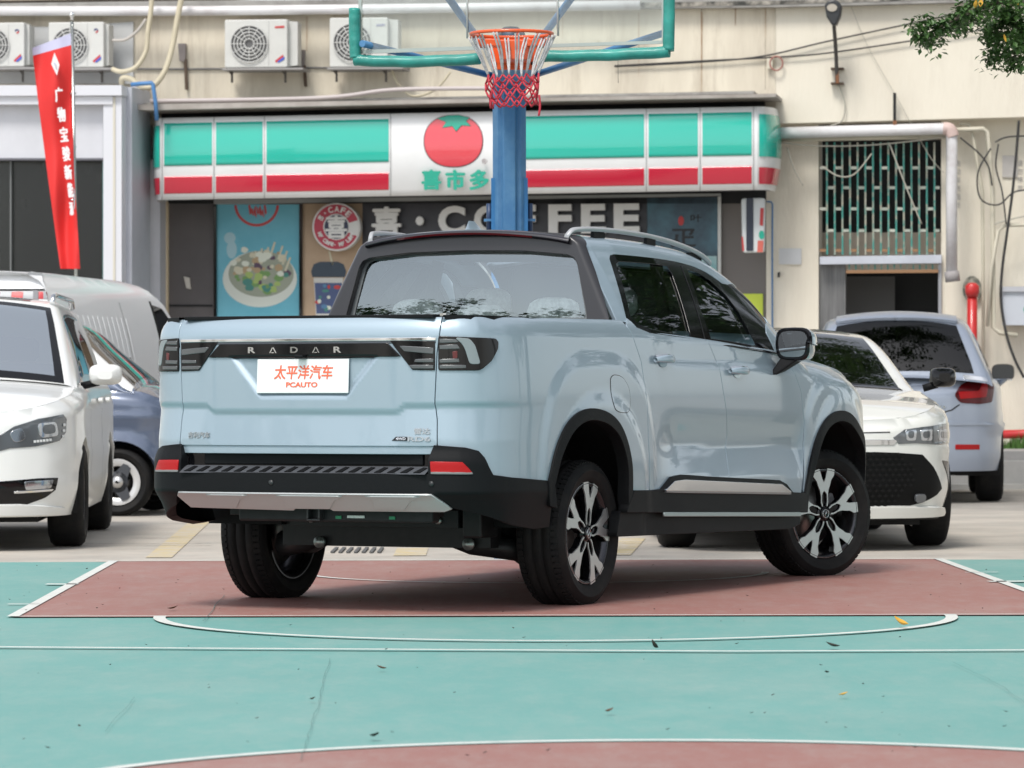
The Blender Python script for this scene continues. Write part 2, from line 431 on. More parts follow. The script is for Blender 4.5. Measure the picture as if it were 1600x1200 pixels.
def s_of_v(v): return float(np.interp(v, OUT[:np.argmax(OUT[:, 0]), 0], OS[:np.argmax(OUT[:, 0])]))
def s_of_u(u): return float(np.interp(u, OUT[:, 1], OS))
def base(s):
    a = np.abs(s); g = np.where(s < 0, -1., 1.)
    return a, g, np.interp(a, OS, OUT[:, 0]), np.interp(a, OS, OUT[:, 1]), np.interp(a, OS, ON[:, 0]), np.interp(a, OS, ON[:, 1])
def S(s, z):
    s = np.asarray(s, float); z = np.asarray(z, float)
    a, g, v, u, nv, nu = base(s)
    rear = np.clip(-nu*1.6, 0, 1)*(u < 0); side = np.clip((nv-.75)*5, 0, 1)
    off = np.zeros_like(s+z)
    z0 = np.interp(u, [-1.2, .5, 2.3, 2.7, 3.2, 3.7], [1.275, 1.275, 1.22, 1.05, 1.00, .90]); Rr = np.interp(u, [2.2, 2.7], [.13, .16])
    t = np.clip((z-z0)/Rr, 0, .97); off -= Rr*(1-np.sqrt(1-t*t))
    off -= side*.10*np.clip(z-1.0, 0, 1)**1.4
    # tail: undercut crease, recess round the number plate
    zc = np.where(np.abs(v) < .50, .945, .975) + .0; zc = .975 - .030*sstep(.53-v, 0, .06)
    off -= rear*.012*(1-sstep(z, zc-.030, zc+.006)); off += rear*.016*np.clip((zc-.02-z)/.15, 0, 1)
    off += side*(u < .2)*.010*sstep(z, .95, 1.0)*0
    hw = .235 + (z-1.0)*.85; d = np.minimum(hw-v, (z-.995)*1.2); off -= rear*.016*sstep(d, 0, .045)*(1-sstep(z, 1.186, 1.196))
    # haunches and arch flares
    for uc, ru in ((0., .66), (3.12, .60)):
        top = .86 if uc == 0 else .76
        q = (np.abs((u-uc)/ru)**3.2 + np.abs(np.clip(z-.35, 0, 9)/top)**3.2)**(1/3.2)
        off += side*.011*(1-sstep(q, .91, 1.02))*sstep(z, .45, .7)
        q2 = (np.abs((u-uc)/(ru-.12))**2.3 + np.abs(np.clip(z-.35, 0, 9)/.64)**2.3)**(1/2.3)
        off += side*.012*(1-sstep(q2, .92, 1.08))
    # door hollows and sill kick-out
    dm = side*sstep(u, .60, .95)*(1-sstep(u, 2.45, 2.72))
    zz = z + .022*(u-.8)
    off += dm*(-.024*(1-sstep(zz, .745, .96)) + .034*np.clip((.755-zz)/.155, 0, 1))
    off -= dm*.010*(sstep(zz, 1.14, 1.19))
    v = v + nv*off; u = u + nu*off
    return g*v, u, z + 0*v
PS = Picker(S, TM, (0, OS[-1]*.82), (.30, 1.38), (320, 90))
def lerp_top(z): return z
bodyroot = empty('body'); bodyroot.parent = truck
def tp(name, px, m, mirror=True, surf=S, pk=PS, parent=None, rnd=0.0, extra=None, raw=False, **k):
    pl = list(px) if raw else pk.poly(px)
    if rnd: pl = roundpoly(pl, rnd)
    o = panel(name, surf, pl, m, parent or truck, **k)
    if mirror:
        panel(name, surf, pl, m, parent or truck, mirror=True, **k)
    return o
TOP = 1.368
def edge(pts): return PS.poly(pts)
seamT = [(.694, 1.366), (.686, 1.28), (.675, 1.20), (.668, 1.05), (.664, .97), (.674, .90), (.676, .782)]
sv = [(s_of_v(v), z) for v, z in seamT]
g_ = .0045
tg = [(a-g_, z) for a, z in sv]
tailgate = panel('tailgate', S, tg + [(-a, z) for a, z in tg[::-1]], PAINT, truck, step=.014, flange=.03)
lower = panel('tailgate_edge', S, [(s_of_v(.676)-g_, .777), (s_of_v(.676)-g_, .745), (-s_of_v(.676)+g_, .745), (-s_of_v(.676)+g_, .777)], PAINT, truck, step=.05, out=-.008)
# quarter panel: from the tailgate seam to the rear door seam, round the wheel arch
dr = PS.poly([(979, 509), (992, 535), (1002, 565), (1009, 610), (1013, 680), (1015, 766)])
arch = PS.poly([(986, 766), (985, 725), (978, 690), (966, 662), (948, 645), (925, 639), (905, 644), (888, 659), (875, 682), (864, 715), (856, 752)])
arch = spline(arch, 4)
cl = PS.poly([(856, 752), (800, 748), (772, 743), (764, 730), (757, 714), (748, 705), (727, 700)])
q = [(a+g_, z) for a, z in sv] + [(sv[-1][0]+g_+.05, .775)] + cl[::-1] + arch[::-1][1:] + [(dr[-1][0]-g_, dr[-1][1])] + [(a-g_, z) for a, z in dr[::-1][1:]] + [(dr[0][0]-.02, TOP), ((sv[0][0]+dr[0][0])/2, TOP)]
tp('quarter_panel', q, PAINT, raw=True, step=.022, flange=.03)
df = PS.poly([(1106, 533), (1120, 566), (1130, 610), (1136, 680), (1138, 766)])
dfe = PS.poly([(1222, 552), (1240, 580), (1252, 612), (1257, 660), (1256, 715), (1252, 772)])
belt = [(a, b) for a, b in PS.poly([(979, 497), (995, 512), (1016, 521), (1060, 527), (1106, 534)])]
belt2 = PS.poly([(1106, 534), (1160, 542), (1213, 551), (1222, 552)])
rd = [(a+g_, z) for a, z in dr] + PS.poly([(1033, 767), (1045, 760), (1138, 766)]) [:0] + [(df[-1][0]-g_, df[-1][1])] + [(a-g_, z) for a, z in df[::-1][1:]] + belt[::-1][1:]
rear_door = tp('rear_door', rd, PAINT, raw=True, step=.022, flange=.03)
fd = [(a+g_, z) for a, z in df] + [(dfe[-1][0]-g_, dfe[-1][1])] + [(a-g_, z) for a, z in dfe[::-1][1:]] + belt2[::-1][1:-1]
front_door = tp('front_door', fd, PAINT, raw=True, step=.022, flange=.03)
archf = PS.poly([(1256, 771), (1264, 725), (1275, 683), (1290, 655), (1308, 643), (1326, 646), (1340, 664), (1349, 692), (1351, 730)])
archf = spline(archf, 4)
sA = s_of_u(4.0)
fu = [(a+g_, z) for a, z in dfe][:-1] + archf + [(archf[-1][0]+.02, .50), (sA, .50), (sA, 1.0), (s_of_u(3.85), 1.03), (s_of_u(3.6), 1.075), (s_of_u(3.3), 1.13), (s_of_u(2.9), 1.175), (dfe[0][0]+.02, 1.20)]
tp('front_fender', fu, PAINT, raw=True, step=.025, flange=.03)
# nose closing panel
panel('front_bumper', S, [(sA+.004, .45), (OS[-1], .45), (OS[-1], 1.0), (sA+.004, 1.0)], PAINT, truck, step=.06); panel('front_bumper', S, [(sA+.004, .45), (OS[-1], .45), (OS[-1], 1.0), (sA+.004, 1.0)], PAINT, truck, step=.06, mirror=True)
# hood
def hood(a, b):       # a: forward 0..1, b: across -1..1
    u = 2.45 + a*1.50; zt = np.interp(u, [2.4, 2.7, 2.9, 3.3, 3.6, 3.85, 4.0], [1.215, 1.205, 1.178, 1.135, 1.082, 1.035, .99]); wv = np.interp(u, [2.4, 3.1, 3.4, 3.62, 3.8, 3.93, 4.0], [.88, .87, .85, .80, .71, .58, .40])
    return b*wv, u, zt + .055*(1-b*b) + .012*(np.abs(b) < 2)*np.exp(-((np.abs(b)-.72)/.12)**2)
panel('hood', hood, [(0, -.99), (1, -.99), (1, .99), (0, .99)], PAINT, truck, step=.04, flange=.02, flip=True)
# black arch trims and lower cladding
def ringpoly(outer, uc, zc, t=.052):
    inner = []
    for a, z in outer:
        u = np.interp(a, OS, OUT[:, 1]); d = np.array([uc-u, zc-z]); d /= np.linalg.norm(d); inner.append((a + d[0]*t, z + d[1]*t))
    return outer + inner[::-1]
bl = PS.poly([(857, 790)])[0]; br_ = PS.poly([(987, 790)])[0]
tp('arch_trim', ringpoly([(br_[0], br_[1])] + arch + [(bl[0], bl[1])], 0, .38), BLK, raw=True, step=.025, out=.012, flange=.06)
af0 = PS.poly([(1254, 800)])[0]; af1 = PS.poly([(1352, 760)])[0]
tp('arch_trim', ringpoly([af0] + archf + [(af1[0], .50)], 3.12, .36), BLK, raw=True, step=.025, out=.012, flange=.06)
sl_l = PS.poly([(988, 767), (1015, 767), (1031, 765), (1046, 746), (1060, 743), (1215, 751), (1226, 757), (1236, 770), (1255, 771)])
sl_b = PS.poly([(1256, 800), (1150, 800), (1050, 800), (976, 800)]); sl_c = PS.poly([(976, 799), (1060, 799), (1150, 799), (1256, 799), (1256, 818), (1240, 826), (970, 838)])
tp('sill_lower', sl_c, BLK, raw=True, step=.04, out=-.020, flange=.05)
tp('sill_cladding', sl_l + sl_b, BLK, raw=True, step=.04, out=.014, flange=.05)
tp('door_trim_strip', [(1033, 766), (1047, 752), (1062, 750), (1214, 757), (1229, 769)], CHROME, out=.030, flange=.02, step=.03, rnd=.01)
tp('door_trim_lower', [(1036, 767), (1228, 770), (1229, 772), (1034, 769)], mat('door_strip_shade', (.25, .24, .24), .3, .5), out=.028, flange=.02, step=.03)
tp('side_step_strip', [(1033, 801), (1246, 801), (1246, 806), (1033, 806)], mat('satin_strip', (.36, .42, .42), .35, .5), out=.020, flange=.01, step=.04)
# fuel door
fo = PS.poly([(953, 590), (958, 585), (968, 586), (976, 592), (983, 606), (985, 622), (985, 640), (980, 646), (968, 645), (960, 640), (955, 620)])
fo = roundpoly(fo, .03)
fi = [(np.mean([p[0] for p in fo])*.04+p[0]*.96, np.mean([p[1] for p in fo])*.04+p[1]*.96) for p in fo]
panel('fuel_door_gap', S, fo, GBLK, truck, step=.03, out=.0008, flange=0); panel('fuel_door', S, fi, PAINT, truck, step=.03, out=.0018, flange=0)
# ---- bumper
def SBf(s, z):
    s = np.asarray(s, float); z = np.asarray(z, float); a, g, v, u, nv, nu = base(s)
    rear = np.clip((-nu-.25)*1.6, 0, 1)
    off = .012 + .026*rear
    off = off - .020*sstep(z, .70, .78)
    k = rear*1.0 + (1-rear)*.25
    off = off - k*np.clip(.560-z, 0, 1)*.95 - .006*sstep(.565-z, 0, .01)*rear
    return g*(v+nv*off), u+nu*off, z + 0*v
PB = Picker(SBf, TM, (0, s_of_u(-.2)), (.30, .80), (160, 60))
sf = s_of_v(.645)
cpoly = PB.poly([(683, 699), (727, 700), (748, 705), (757, 715), (764, 730), (771, 743), (800, 747), (858, 752)])
cbot = PB.poly([(862, 790), (858, 823), (835, 826), (800, 820), (760, 806), (712, 795)])
cpoly = [(sf+.02, .782)] + cpoly[1:] + cbot + [(s_of_v(.735), .50), (s_of_v(.66), .566), (sf, .566), (sf, .67), (sf, .725)]
tp('bumper_corner', cpoly, BLK, raw=True, surf=SBf, step=.022, flange=.05)
bump = panel('bumper', SBf, [(-sf+.002, .566), (sf-.002, .566), (sf-.002, .652), (-sf+.002, .652)], BLK, truck, step=.04, flange=.04)
def recess(s, z):
    a = s; return a, -1.145 + .03*(np.abs(a)**3) + 0*z, z + 0*a
panel('bumper_recess', recess, [(-.64, .655), (.64, .655), (.64, .76), (-.64, .76)], GBLK, truck, step=.1)
m_ = MB(); m_.box((-.55, -1.152, .690), (.60, -1.135, .745)); m_.build('recess_pad', BLK, truck, bevel=.006)
m_ = MB(); m_.add([(-.645, -1.222, .640), (.645, -1.222, .640), (.645, -1.222, .652), (-.645, -1.222, .652), (-.645, -1.155, .686), (.645, -1.155, .686), (.645, -1.13, .686), (-.645, -1.13, .686)], [(3, 2, 5, 4), (4, 5, 6, 7)]); st = m_.build('bumper_step', mat('step_plastic', (.075, .08, .09), .45), truck)
for i in range(19):
    x = -.625 + i*.067
    m_ = MB(); q_ = [(x, .012), (x+.034, .012), (x+.052, .058), (x+.030, .062)]; m_.prism([(a, b) for a, b in q_], 0, .004, frame_m((0, -1.222, .652), (1, 0, 0), (0, .892, .452), (0, -.452, .892))); m_.build('tread_rib', BLK, st)
# satin skid plate
sk = [(s_of_v(.655), .560), (s_of_v(.735), .496), (s_of_v(.70), .484), (.14, .484), (.10, .515), (-.02, .515), (-.07, .484), (-.64, .492), (-s_of_v(.655), .515), (-s_of_v(.675), .545), (-s_of_v(.655), .560)]
SKM = mat('satin_silver', (.50, .51, .51), .38, .55)
panel('skid_plate', SBf, sk, SKM, truck, step=.03, out=.006, flange=.012)
for a0, a1 in ((-.50, -.28), (-.12, .22), (.34, .60)):
    panel('skid_rib', SBf, [(a0, .556), (a1, .556), (a1-.05, .535), (a1-.09, .497), (a0+.02, .497), (a0+.03, .535)], SKM, truck, step=.03, out=.012, flange=.008)
for vv in (-.25, .12, .50):
    pass
for (px, py) in ((465, 757), (674, 757)):
    a, z = PB(px, py) if px > 640 else (-.02 if px < 500 else 0, .62)
    P = np.array(SBf(a if px > 640 else (-.145), .610)).ravel(); m_ = MB(); m_.lathe([(.012, .0), (.012, .004), (0, .005)], 16, Matrix.Translation(P) @ Matrix.Rotation(PI/2, 4, 'X')); m_.build('parking_sensor', mat('sensor_black', (.03, .032, .033), .4), truck)
fogp = PB.poly([(673, 722), (722, 723), (737, 738), (674, 738)])
tp('rear_reflector', fogp, TAIL, raw=True, surf=SBf, step=.02, out=.005, flange=.01)
fgp = PB.poly([(674, 738), (737, 738.5), (738, 740.5), (674, 740)]); tp('reflector_edge', fgp, mat('reflector_frame', (.20, .20, .20), .4), raw=True, surf=SBf, step=.02, out=.006, flange=.01)
# ---- garnish strip and lamps
def rp(v, z): return (s_of_v(abs(v))*(1 if v > 0 else -1), z)
gl_ = [rp(.55, 1.252), rp(.555, 1.246), rp(.50, 1.252)]
panel('chrome_garnish', S, [rp(-.67, 1.262), rp(.67, 1.262), rp(.67, 1.272), rp(-.67, 1.272)], CHROME, truck, step=.04, out=.004, flange=.01)
panel('chrome_garnish', S, [rp(-.67, 1.249), rp(.67, 1.249), rp(.67, 1.261), rp(-.67, 1.261)], mat('garnish_silver', (.16, .18, .21), .2, .8), truck, step=.04, out=.002, flange=.01)
gar = panel('rear_garnish', S, [rp(-.440, 1.247), rp(-.500, 1.190), rp(.500, 1.190), rp(.440, 1.247)], GBLK, truck, step=.02, out=.009, flange=.02)
li = PS.poly([(611, 533), (645, 577), (679, 578), (679, 534)])
tp('tail_lamp', li, GBLK, raw=True, step=.02, out=.006, flange=.04)
lo = PS.poly([(686, 526), (737, 528), (773, 530), (777, 535), (776, 545), (767, 563), (752, 576), (746, 578), (686, 578)])
tail = tp('tail_lamp', lo, GBLK, raw=True, step=.02, out=.008, flange=.04, rnd=.008)
for pts in ([(626, 541), (677, 544), (677, 552), (633, 548)], [(650, 562), (677, 561), (677, 565), (649, 565)], [(640, 571), (677, 571), (677, 575), (645, 575)]):
    tp('lamp_bar', pts, LGREY, step=.02, out=.0095, flange=.003)
for pts in ([(688, 540), (714, 539), (718, 544), (688, 545)], [(688, 562), (716, 561), (717, 565), (688, 566)], [(688, 571), (727, 571), (727, 574.5), (688, 575)], [(688, 530), (712, 531), (716, 534), (688, 535)]):
    tp('lamp_bar', pts, LGREY, step=.02, out=.0105, flange=.003)
tp('light_guide', [(712, 528), (733, 530), (741, 540), (749, 568), (734, 568), (727, 545), (722, 536)], mat('light_guide', (.24, .27, .28), .25), step=.015, out=.0105, flange=.004, rnd=.012)
tp('lamp_glow', [(708, 550), (714, 549), (714, 559), (708, 560)], mat('smoked_red', (.12, .02, .02), .3), step=.015, out=.0105, flange=.003)
# ---- lettering on the tail
def surf_m(Sf, a, z, out):
    e = 1e-3; P = np.array(Sf(a, z)).ravel(); A = (np.array(Sf(a+e, z)).ravel()-np.array(Sf(a-e, z)).ravel()); B = (np.array(Sf(a, z+e)).ravel()-np.array(Sf(a, z-e)).ravel())
    A /= np.linalg.norm(A); B -= A*A.dot(B); B /= np.linalg.norm(B); N = np.cross(A, B); return frame_m(P+N*out, A, B, N)
for i, ch in enumerate('RADAR'):
    v = (-.262, -.148, -.036, .078, .190)[i]
    if ch == 'A':
        m_ = MB(); m_.add([], []); Mx = surf_m(S, v, 1.221, .0100)
        for sg in (1, -1): m_.prism([(sg*.019, -.014), (sg*.0135, -.014), (sg*.0005, .009), (sg*.003, .014)][::sg], 0, .004, Mx)
        m_.prism([(-.008, -.014), (.006, -.014), (.006, -.0105), (-.008, -.0105)], 0, .004, Mx); m_.build('letter', CHROME, gar)
    else: text_mesh(ch, .03, .002, CHROME, 'letter', bold=.0008, M=surf_m(S, v, 1.221, .0120), width=.040, height=.028, parent=gar)
m_ = MB(); m_.box((-.022, -1.235, 1.183), (.022, -1.17, 1.198)); m_.build('rear_camera', BLK, truck, bevel=.004)
PLM = surf_m(S, 0.0, 1.10, .0); PLc = np.array([.0, -1.192, 1.100])
plm = frame_m(PLc, (1, 0, 0), (0, math.sin(-.06), math.cos(.06)), (0, -math.cos(.06), math.sin(-.06)))
plm = frame_m(PLc, (1, 0, 0), (0, .06, .998), (0, -.998, .06))
m_ = MB(); m_.box((-.241, -.079, -.002), (.241, .079, .004), plm); plate = m_.build('number_plate', mat('plate_white', (.80, .81, .80), .35), truck, bevel=.003)
OR = mat('plate_orange', (.80, .15, .07), .5)
pm = plm @ Matrix.Translation((0, 0, .005))
text_mesh('太平洋汽车', .07, .0008, OR, 'plate_text', bold=.0012, M=pm @ Matrix.Translation((.005, .018, 0)), width=.31, height=.066, parent=plate, shear=.12)
text_mesh('PCAUTO', .03, .0008, OR, 'plate_text', bold=.0010, M=pm @ Matrix.Translation((-.002, -.040, 0)), width=.165, height=.024, parent=plate)
BADGE = mat('badge_chrome', (.42, .44, .44), .22, .9)
for tx, (px, py), wd, hg in (('吉利汽车', (310, 683), .125, .030), ('雷达', (660, 674), .078, .028), ('RD6', (655, 686), .110, .022)):
    if px > 480: a, z = PS(px, py)
    else: a, z = -.562, .826
    text_mesh(tx, .03, .0015, BADGE, 'badge', bold=.0006, M=surf_m(S, a, z, .002), width=wd, height=hg, parent=tailgate)
a, z = PS(625, 686)
m_ = MB(); m_.prism([(-.040, -.008), (.036, -.008), (.040, .002), (.036, .010), (-.020, .010)], 0, .003, surf_m(S, a, z, .001)); b4 = m_.build('badge_base', GBLK, tailgate)
text_mesh('4WD', .03, .001, CHROME, 'badge', bold=.0004, M=surf_m(S, a+.006, z+.001, .0045), width=.05, height=.012, parent=b4)
# ---- bed top: dark caps, cover
def caps(a, b):
    v = np.interp(np.abs(a), OS, OUT[:, 0])-.045; u = np.interp(np.abs(a), OS, OUT[:, 1]) + np.where(np.abs(a) < .72, .045, .0)
    return np.sign(a+1e-9)*(v-b*.05), u + b*.05*(np.abs(a) < .72), 1.366 + .012*np.sin(np.clip(b, 0, 1)*PI)
mb = MB(); mb.box((-.655, -1.153, 1.362), (.655, -1.075, 1.380)); mb.build('tailgate_cap', BLK, truck, bevel=.004)
def rail(sgn):
    pts = [(sgn*.70, -1.125), (sgn*.80, -1.06), (sgn*.855, -.93), (sgn*.885, -.6), (sgn*.893, 0), (sgn*.890, .52)]
    inn = [(sgn*.66, -1.07), (sgn*.75, -1.0), (sgn*.80, -.9), (sgn*.82, -.6), (sgn*.83, 0), (sgn*.83, .52)]
    z = [1.377, 1.376, 1.374, 1.368, 1.362, 1.358]
    m = MB(); rows = [[(p[0], p[1], h-.02) for p, h in zip(pts, z)], [(p[0], p[1], h) for p, h in zip(pts, z)], [(p[0], p[1], h) for p, h in zip(inn, z)], [(p[0], p[1], h-.3) for p, h in zip(inn, z)]]
    m.sheet(rows, smooth=False); return m
for sgn in (1, -1): rail(sgn).build('bed_rail_cap', BLK, truck)
mb = MB(); mb.box((-.82, -1.07, 1.05), (.82, .50, 1.30)); mb.build('bed_liner', DARKM, truck)
mb = MB(); mb.box((.688, -1.150, 1.372), (.704, -1.12, 1.384)); mb.build('hinge_cap', CHROME, truck)
# ---- cab
ZRu = np.array([(.3, 1.790), (.5, 1.787), (.8, 1.783), (1.2, 1.770), (1.6, 1.745), (1.80, 1.712), (1.955, 1.668), (2.105, 1.605), (2.245, 1.522), (2.34, 1.435), (2.42, 1.355), (2.50, 1.255), (2.62, 1.20)])
def zr(u): return np.interp(u, *ZRf.T)
_zz = np.array(spline(ZRu, 8)); ZRf = _zz
def Wb(u): return np.interp(u, [.45, .52, .60, .8, 1.2, 1.9, 2.3, 2.5], [.80, .828, .850, .875, .898, .90, .893, .88])
def Cc(u, t):        # t 0 belt .. .6 roof edge .. 1 centre line
    u = np.asarray(u, float) + 0*np.asarray(t); t = np.asarray(t, float) + 0*u
    zb = 1.18; H_ = zr(u)-zb; W0 = Wb(u) + .06; W1 = Wb(u) - .5*(zr(u)-1.30)
    # corner control P1 = (W1, zr); crown
    cz = np.interp(u, [.5, 1.0, 2.0, 2.5], [.035, .05, .045, .05])
    Lr = .075; L = np.sqrt(H_**2+(W0-W1)**2); k = np.clip(1-Lr/np.maximum(L, .1), 0.1, 1)
    ax, az = W0+(W1-W0)*k, zb+H_*k; bx, bz = W1-.07, zr(u) + cz*.18
    p1x, p1z = W1+.004, zr(u)+.004
    t1 = np.clip(t/.55, 0, 1); s1x = W0+(ax-W0)*t1 + .014*np.sin(PI*t1); s1z = zb+(az-zb)*t1
    t2 = np.clip((t-.55)/.10, 0, 1); s2x = (1-t2)**2*ax+2*t2*(1-t2)*p1x+t2**2*bx; s2z = (1-t2)**2*az+2*t2*(1-t2)*p1z+t2**2*bz
    t3 = np.clip((t-.65)/.35, 0, 1); s3x = bx*(1-t3); s3z = bz + cz*.82*(1-(1-t3)**2)
    x = np.where(t <= .55, s1x, np.where(t <= .65, s2x, s3x)); z = np.where(t <= .55, s1z, np.where(t <= .65, s2z, s3z))
    return x, u, z
PC = Picker(Cc, TM, (.45, 2.6), (0.05, .66), (220, 90))
win = PC.poly([(978, 497), (952, 404), (953, 398), (960, 396), (1053, 407), (1083, 415), (1103, 424), (1129, 442), (1156, 466), (1182, 495), (1198, 520), (1212, 549), (1160, 542), (1116, 534), (1060, 526), (1016, 520), (995, 511)])
tlo = [(.525, .30), (.525, .62)]
cw = roundpoly(win, .008)
# body-colour frame: everything between roof edge and window opening
cp = [(.52, .13), (.52, .66), (1.0, .66), (1.5, .66), (1.9, .66), (2.2, .66), (2.38, .66), (2.50, .62), (2.56, .3), (2.56, .03), (2.2, .06), (1.5, .10), (.9, .13)]
cabp = tp('cab_side', cp, PAINT, raw=True, surf=Cc, holes=[cw], step=.012, scale=(.6, 1), flange=.02)
roof = panel('roof', lambda a, b: Cc(a, b), [(.52, .662), (1.72, .662), (1.72, 1.0), (.52, 1.0)], PAINT, truck, step=.03, flange=.0)
panel('roof', lambda a, b: Cc(a, b), [(.52, .662), (1.72, .662), (1.72, 1.0), (.52, 1.0)], PAINT, truck, step=.03, flange=.0, mirror=True)
tp('windshield', [(1.72, .672), (2.52, .672), (2.60, 1.0), (1.80, 1.0)], TG, raw=True, surf=Cc, step=.04, flange=0)
# window trims and glass
trim = PC.poly([(978, 497), (952, 404), (953, 398), (960, 396), (1053, 407), (1083, 415), (1103, 424), (1129, 442), (1156, 466), (1182, 495), (1198, 520), (1212, 549), (1160, 542), (1116, 534), (1060, 526), (1016, 520), (995, 511)])
h1 = PC.poly([(986, 494), (975, 448), (963, 411), (968, 407), (1044, 414), (1052, 428), (1080, 520), (1080, 527), (1018, 514), (1000, 507)])
h2 = PC.poly([(1112, 529), (1094, 478), (1075, 420), (1090, 424), (1110, 437), (1135, 460), (1155, 486), (1180, 533), (1183, 541)])
trim_o = [(p[0]*.999+1.5*.001, p[1]) for p in trim]
tp('window_frame', trim_o, GBLK, raw=True, surf=Cc, holes=[h1, h2], step=.012, scale=(.6, 1), out=-.004, flange=.004)
def grow(P, k=1.07):
    c = np.mean(P, 0); return [(c[0]+(a-c[0])*k, c[1]+(b-c[1])*k) for a, b in P]
h1g, h2g = grow(h1), grow(h2)
rw = tp('side_window', h1g, TG, raw=True, surf=Cc, step=.03, out=-.014, flange=0); fw = tp('side_window', h2g, TG, raw=True, surf=Cc, step=.03, out=-.014, flange=0)
tp('window_chrome_line', PC.poly([(1106, 535), (1160, 543), (1213, 551.5), (1213, 553), (1160, 544.5), (1106, 536.5), (1060, 528), (1016, 522), (994, 513), (978, 499.5), (978, 498), (995, 511.5), (1016, 520.5), (1060, 526.5)]), GBLK, raw=True, surf=Cc, step=.02, out=.003, flange=.004)
m_ = MB(); m_.add([], [])
pB = [PC(*p) for p in [(1046, 412), (1074, 418), (1112, 531), (1083, 527)]]
tp('pillar_seam', PC.poly([(1064, 414), (1066, 415), (1103, 530), (1101, 529)]), mat('seam_black', (.002, .002, .002), .6), raw=True, surf=Cc, step=.02, out=-.0025, flange=0)
# rear frame
def Fr(s, z):
    s = np.asarray(s, float) + 0*np.asarray(z); z = np.asarray(z, float) + 0*s; a = np.abs(s); g = np.where(s < 0, -1., 1.)
    W = .862 - .5*(z-1.30) - .0; W = W - .05*np.clip((z-1.74)/.05, 0, 1)**2
    ub = .455 + .10*(z-1.36)
    v = np.where(a < .86, W*a/.92, W*(.86/.92 + (1-.86/.92)*np.sin(np.clip((a-.86)/.14, 0, 1)*PI/2)))
    u = ub + .02*a*a + .085*np.clip((a-.86)/.14, 0, 1.6)**1.6
    return g*v, u, z
PF = Picker(Fr, TM, (0, 1.15), (1.34, 1.80), (120, 60))
go = PF.poly([(918, 498), (917, 486), (910, 450), (903, 412), (898, 402), (886, 397), (804, 394)])
fo_ = PF.poly([(953, 507), (944, 470), (930, 425), (915, 385), (905, 369)])
zT = fo_[-1][1]
outer = [(fo_[0][0], 1.345)] + fo_ + [(.80, zT+.012), (.5, zT+.026), (.25, zT+.034), (0, zT+.037)]
outer = outer + [(-a, z) for a, z in outer[::-1][1:]]
inner = [(go[0][0]-.01, 1.372)] + go[:-1] + [(.45, go[-1][1]+.008), (0, go[-1][1]+.014)]
inner = inner + [(-a, z) for a, z in inner[::-1][1:]]
panel('rear_window_frame', Fr, outer, mat('satin_black_frame', (.022, .021, .024), .32, coat=.3), truck, holes=[roundpoly(inner, .012)], step=.022, flange=.035, out=.004)
def Frg(s, z):
    v, u, z = Fr(s, z); return v, u+.05+.18*((z-1.37)**2-.0289)-.10*(z-1.36)*.55, z
panel('rear_window', Frg, [(-.86, 1.35), (.86, 1.35), (.80, 1.745), (-.80, 1.745)], TGR, truck, step=.06, flange=0)
# grey printed band round the glass, spoiler with brake lamp
def inset(P, k, kz): return [(a*k, 1.55+(z-1.55)*kz) for a, z in P]
panel('glass_border', Frg, inset(inner, 1.04, 1.10), mat('ceramic_band', (.16, .175, .18), .3), truck, holes=[roundpoly(inset(inner, .962, .93), .03)], step=.03, flange=0, out=.002)
mb = MB()
rows = []
for a in np.linspace(-1, 1, 25):
    zt = zT + .040*(1-a*a) ; v = a*.565; zt -= .010*abs(a)**6
    rows.append([(v, .60, zt+.000), (v, .50, zt-.001), (v, .448+.03*a*a, zt-.014), (v, .452+.03*a*a, zt-.030), (v, .51, zt-.036)])
mb.sheet(rows); mb.build('roof_spoiler', mat('spoiler_black', (.010, .008, .012), .1, coat=1), truck)
mb = MB(); rows = []
for a in np.linspace(-.75, .75, 13): rows.append([(a*.5, .4450+.03*a*a, zT+.040*(1-a*a)-.017), (a*.5, .4475+.03*a*a, zT+.040*(1-a*a)-.026)])
mb.sheet(rows); mb.build('brake_lamp', mat('brake_lamp_dark_red', (.08, .002, .004), .1, coat=1), truck)
# roof rails
RAILM = mat('rail_silver', (.46, .47, .48), .42, .35)
for sgn in (1, -1):
    pts = [(.50, 1.782, 0), (.535, 1.812, 0), (.60, 1.822, 0), (.75, 1.826, 0), (1.0, 1.822, 0), (1.3, 1.807, 0), (1.55, 1.785, 0), (1.75, 1.755, 0), (1.88, 1.722, 0), (1.955, 1.685, 0)]
    sp_ = spline([(p[0], p[1]) for p in pts], 4); m = MB(); vs = []
    for u, z in sp_:
        W = Wb(u) - .5*(zr(u)-1.30) - .03
        vs.append([(sgn*(W+.012), u, z), (sgn*(W+.009), u, z+.010), (sgn*(W-.009), u, z+.012), (sgn*(W-.014), u, z), (sgn*(W-.008), u, z-.013), (sgn*(W+.008), u, z-.013), (sgn*(W+.012), u, z)])
    m.sheet(vs); m.add(vs[0][:6], [tuple(range(6))]); r_ = m.build('roof_rail', RAILM, truck)
    for u0, u1, za, zb_, dx in ((.70, .84, 1.76, 1.815, 0), (1.24, 1.36, 1.755, 1.80, 0), (1.72, 1.90, 1.69, 1.735, .0)):
        W = Wb(u0) - .5*(zr(u0)-1.30) - .03; m = MB(); m.box((sgn*W-.010, u0, za), (sgn*W+.010, u1, zb_), bev=.006); m.build('rail_foot', BLK, r_)
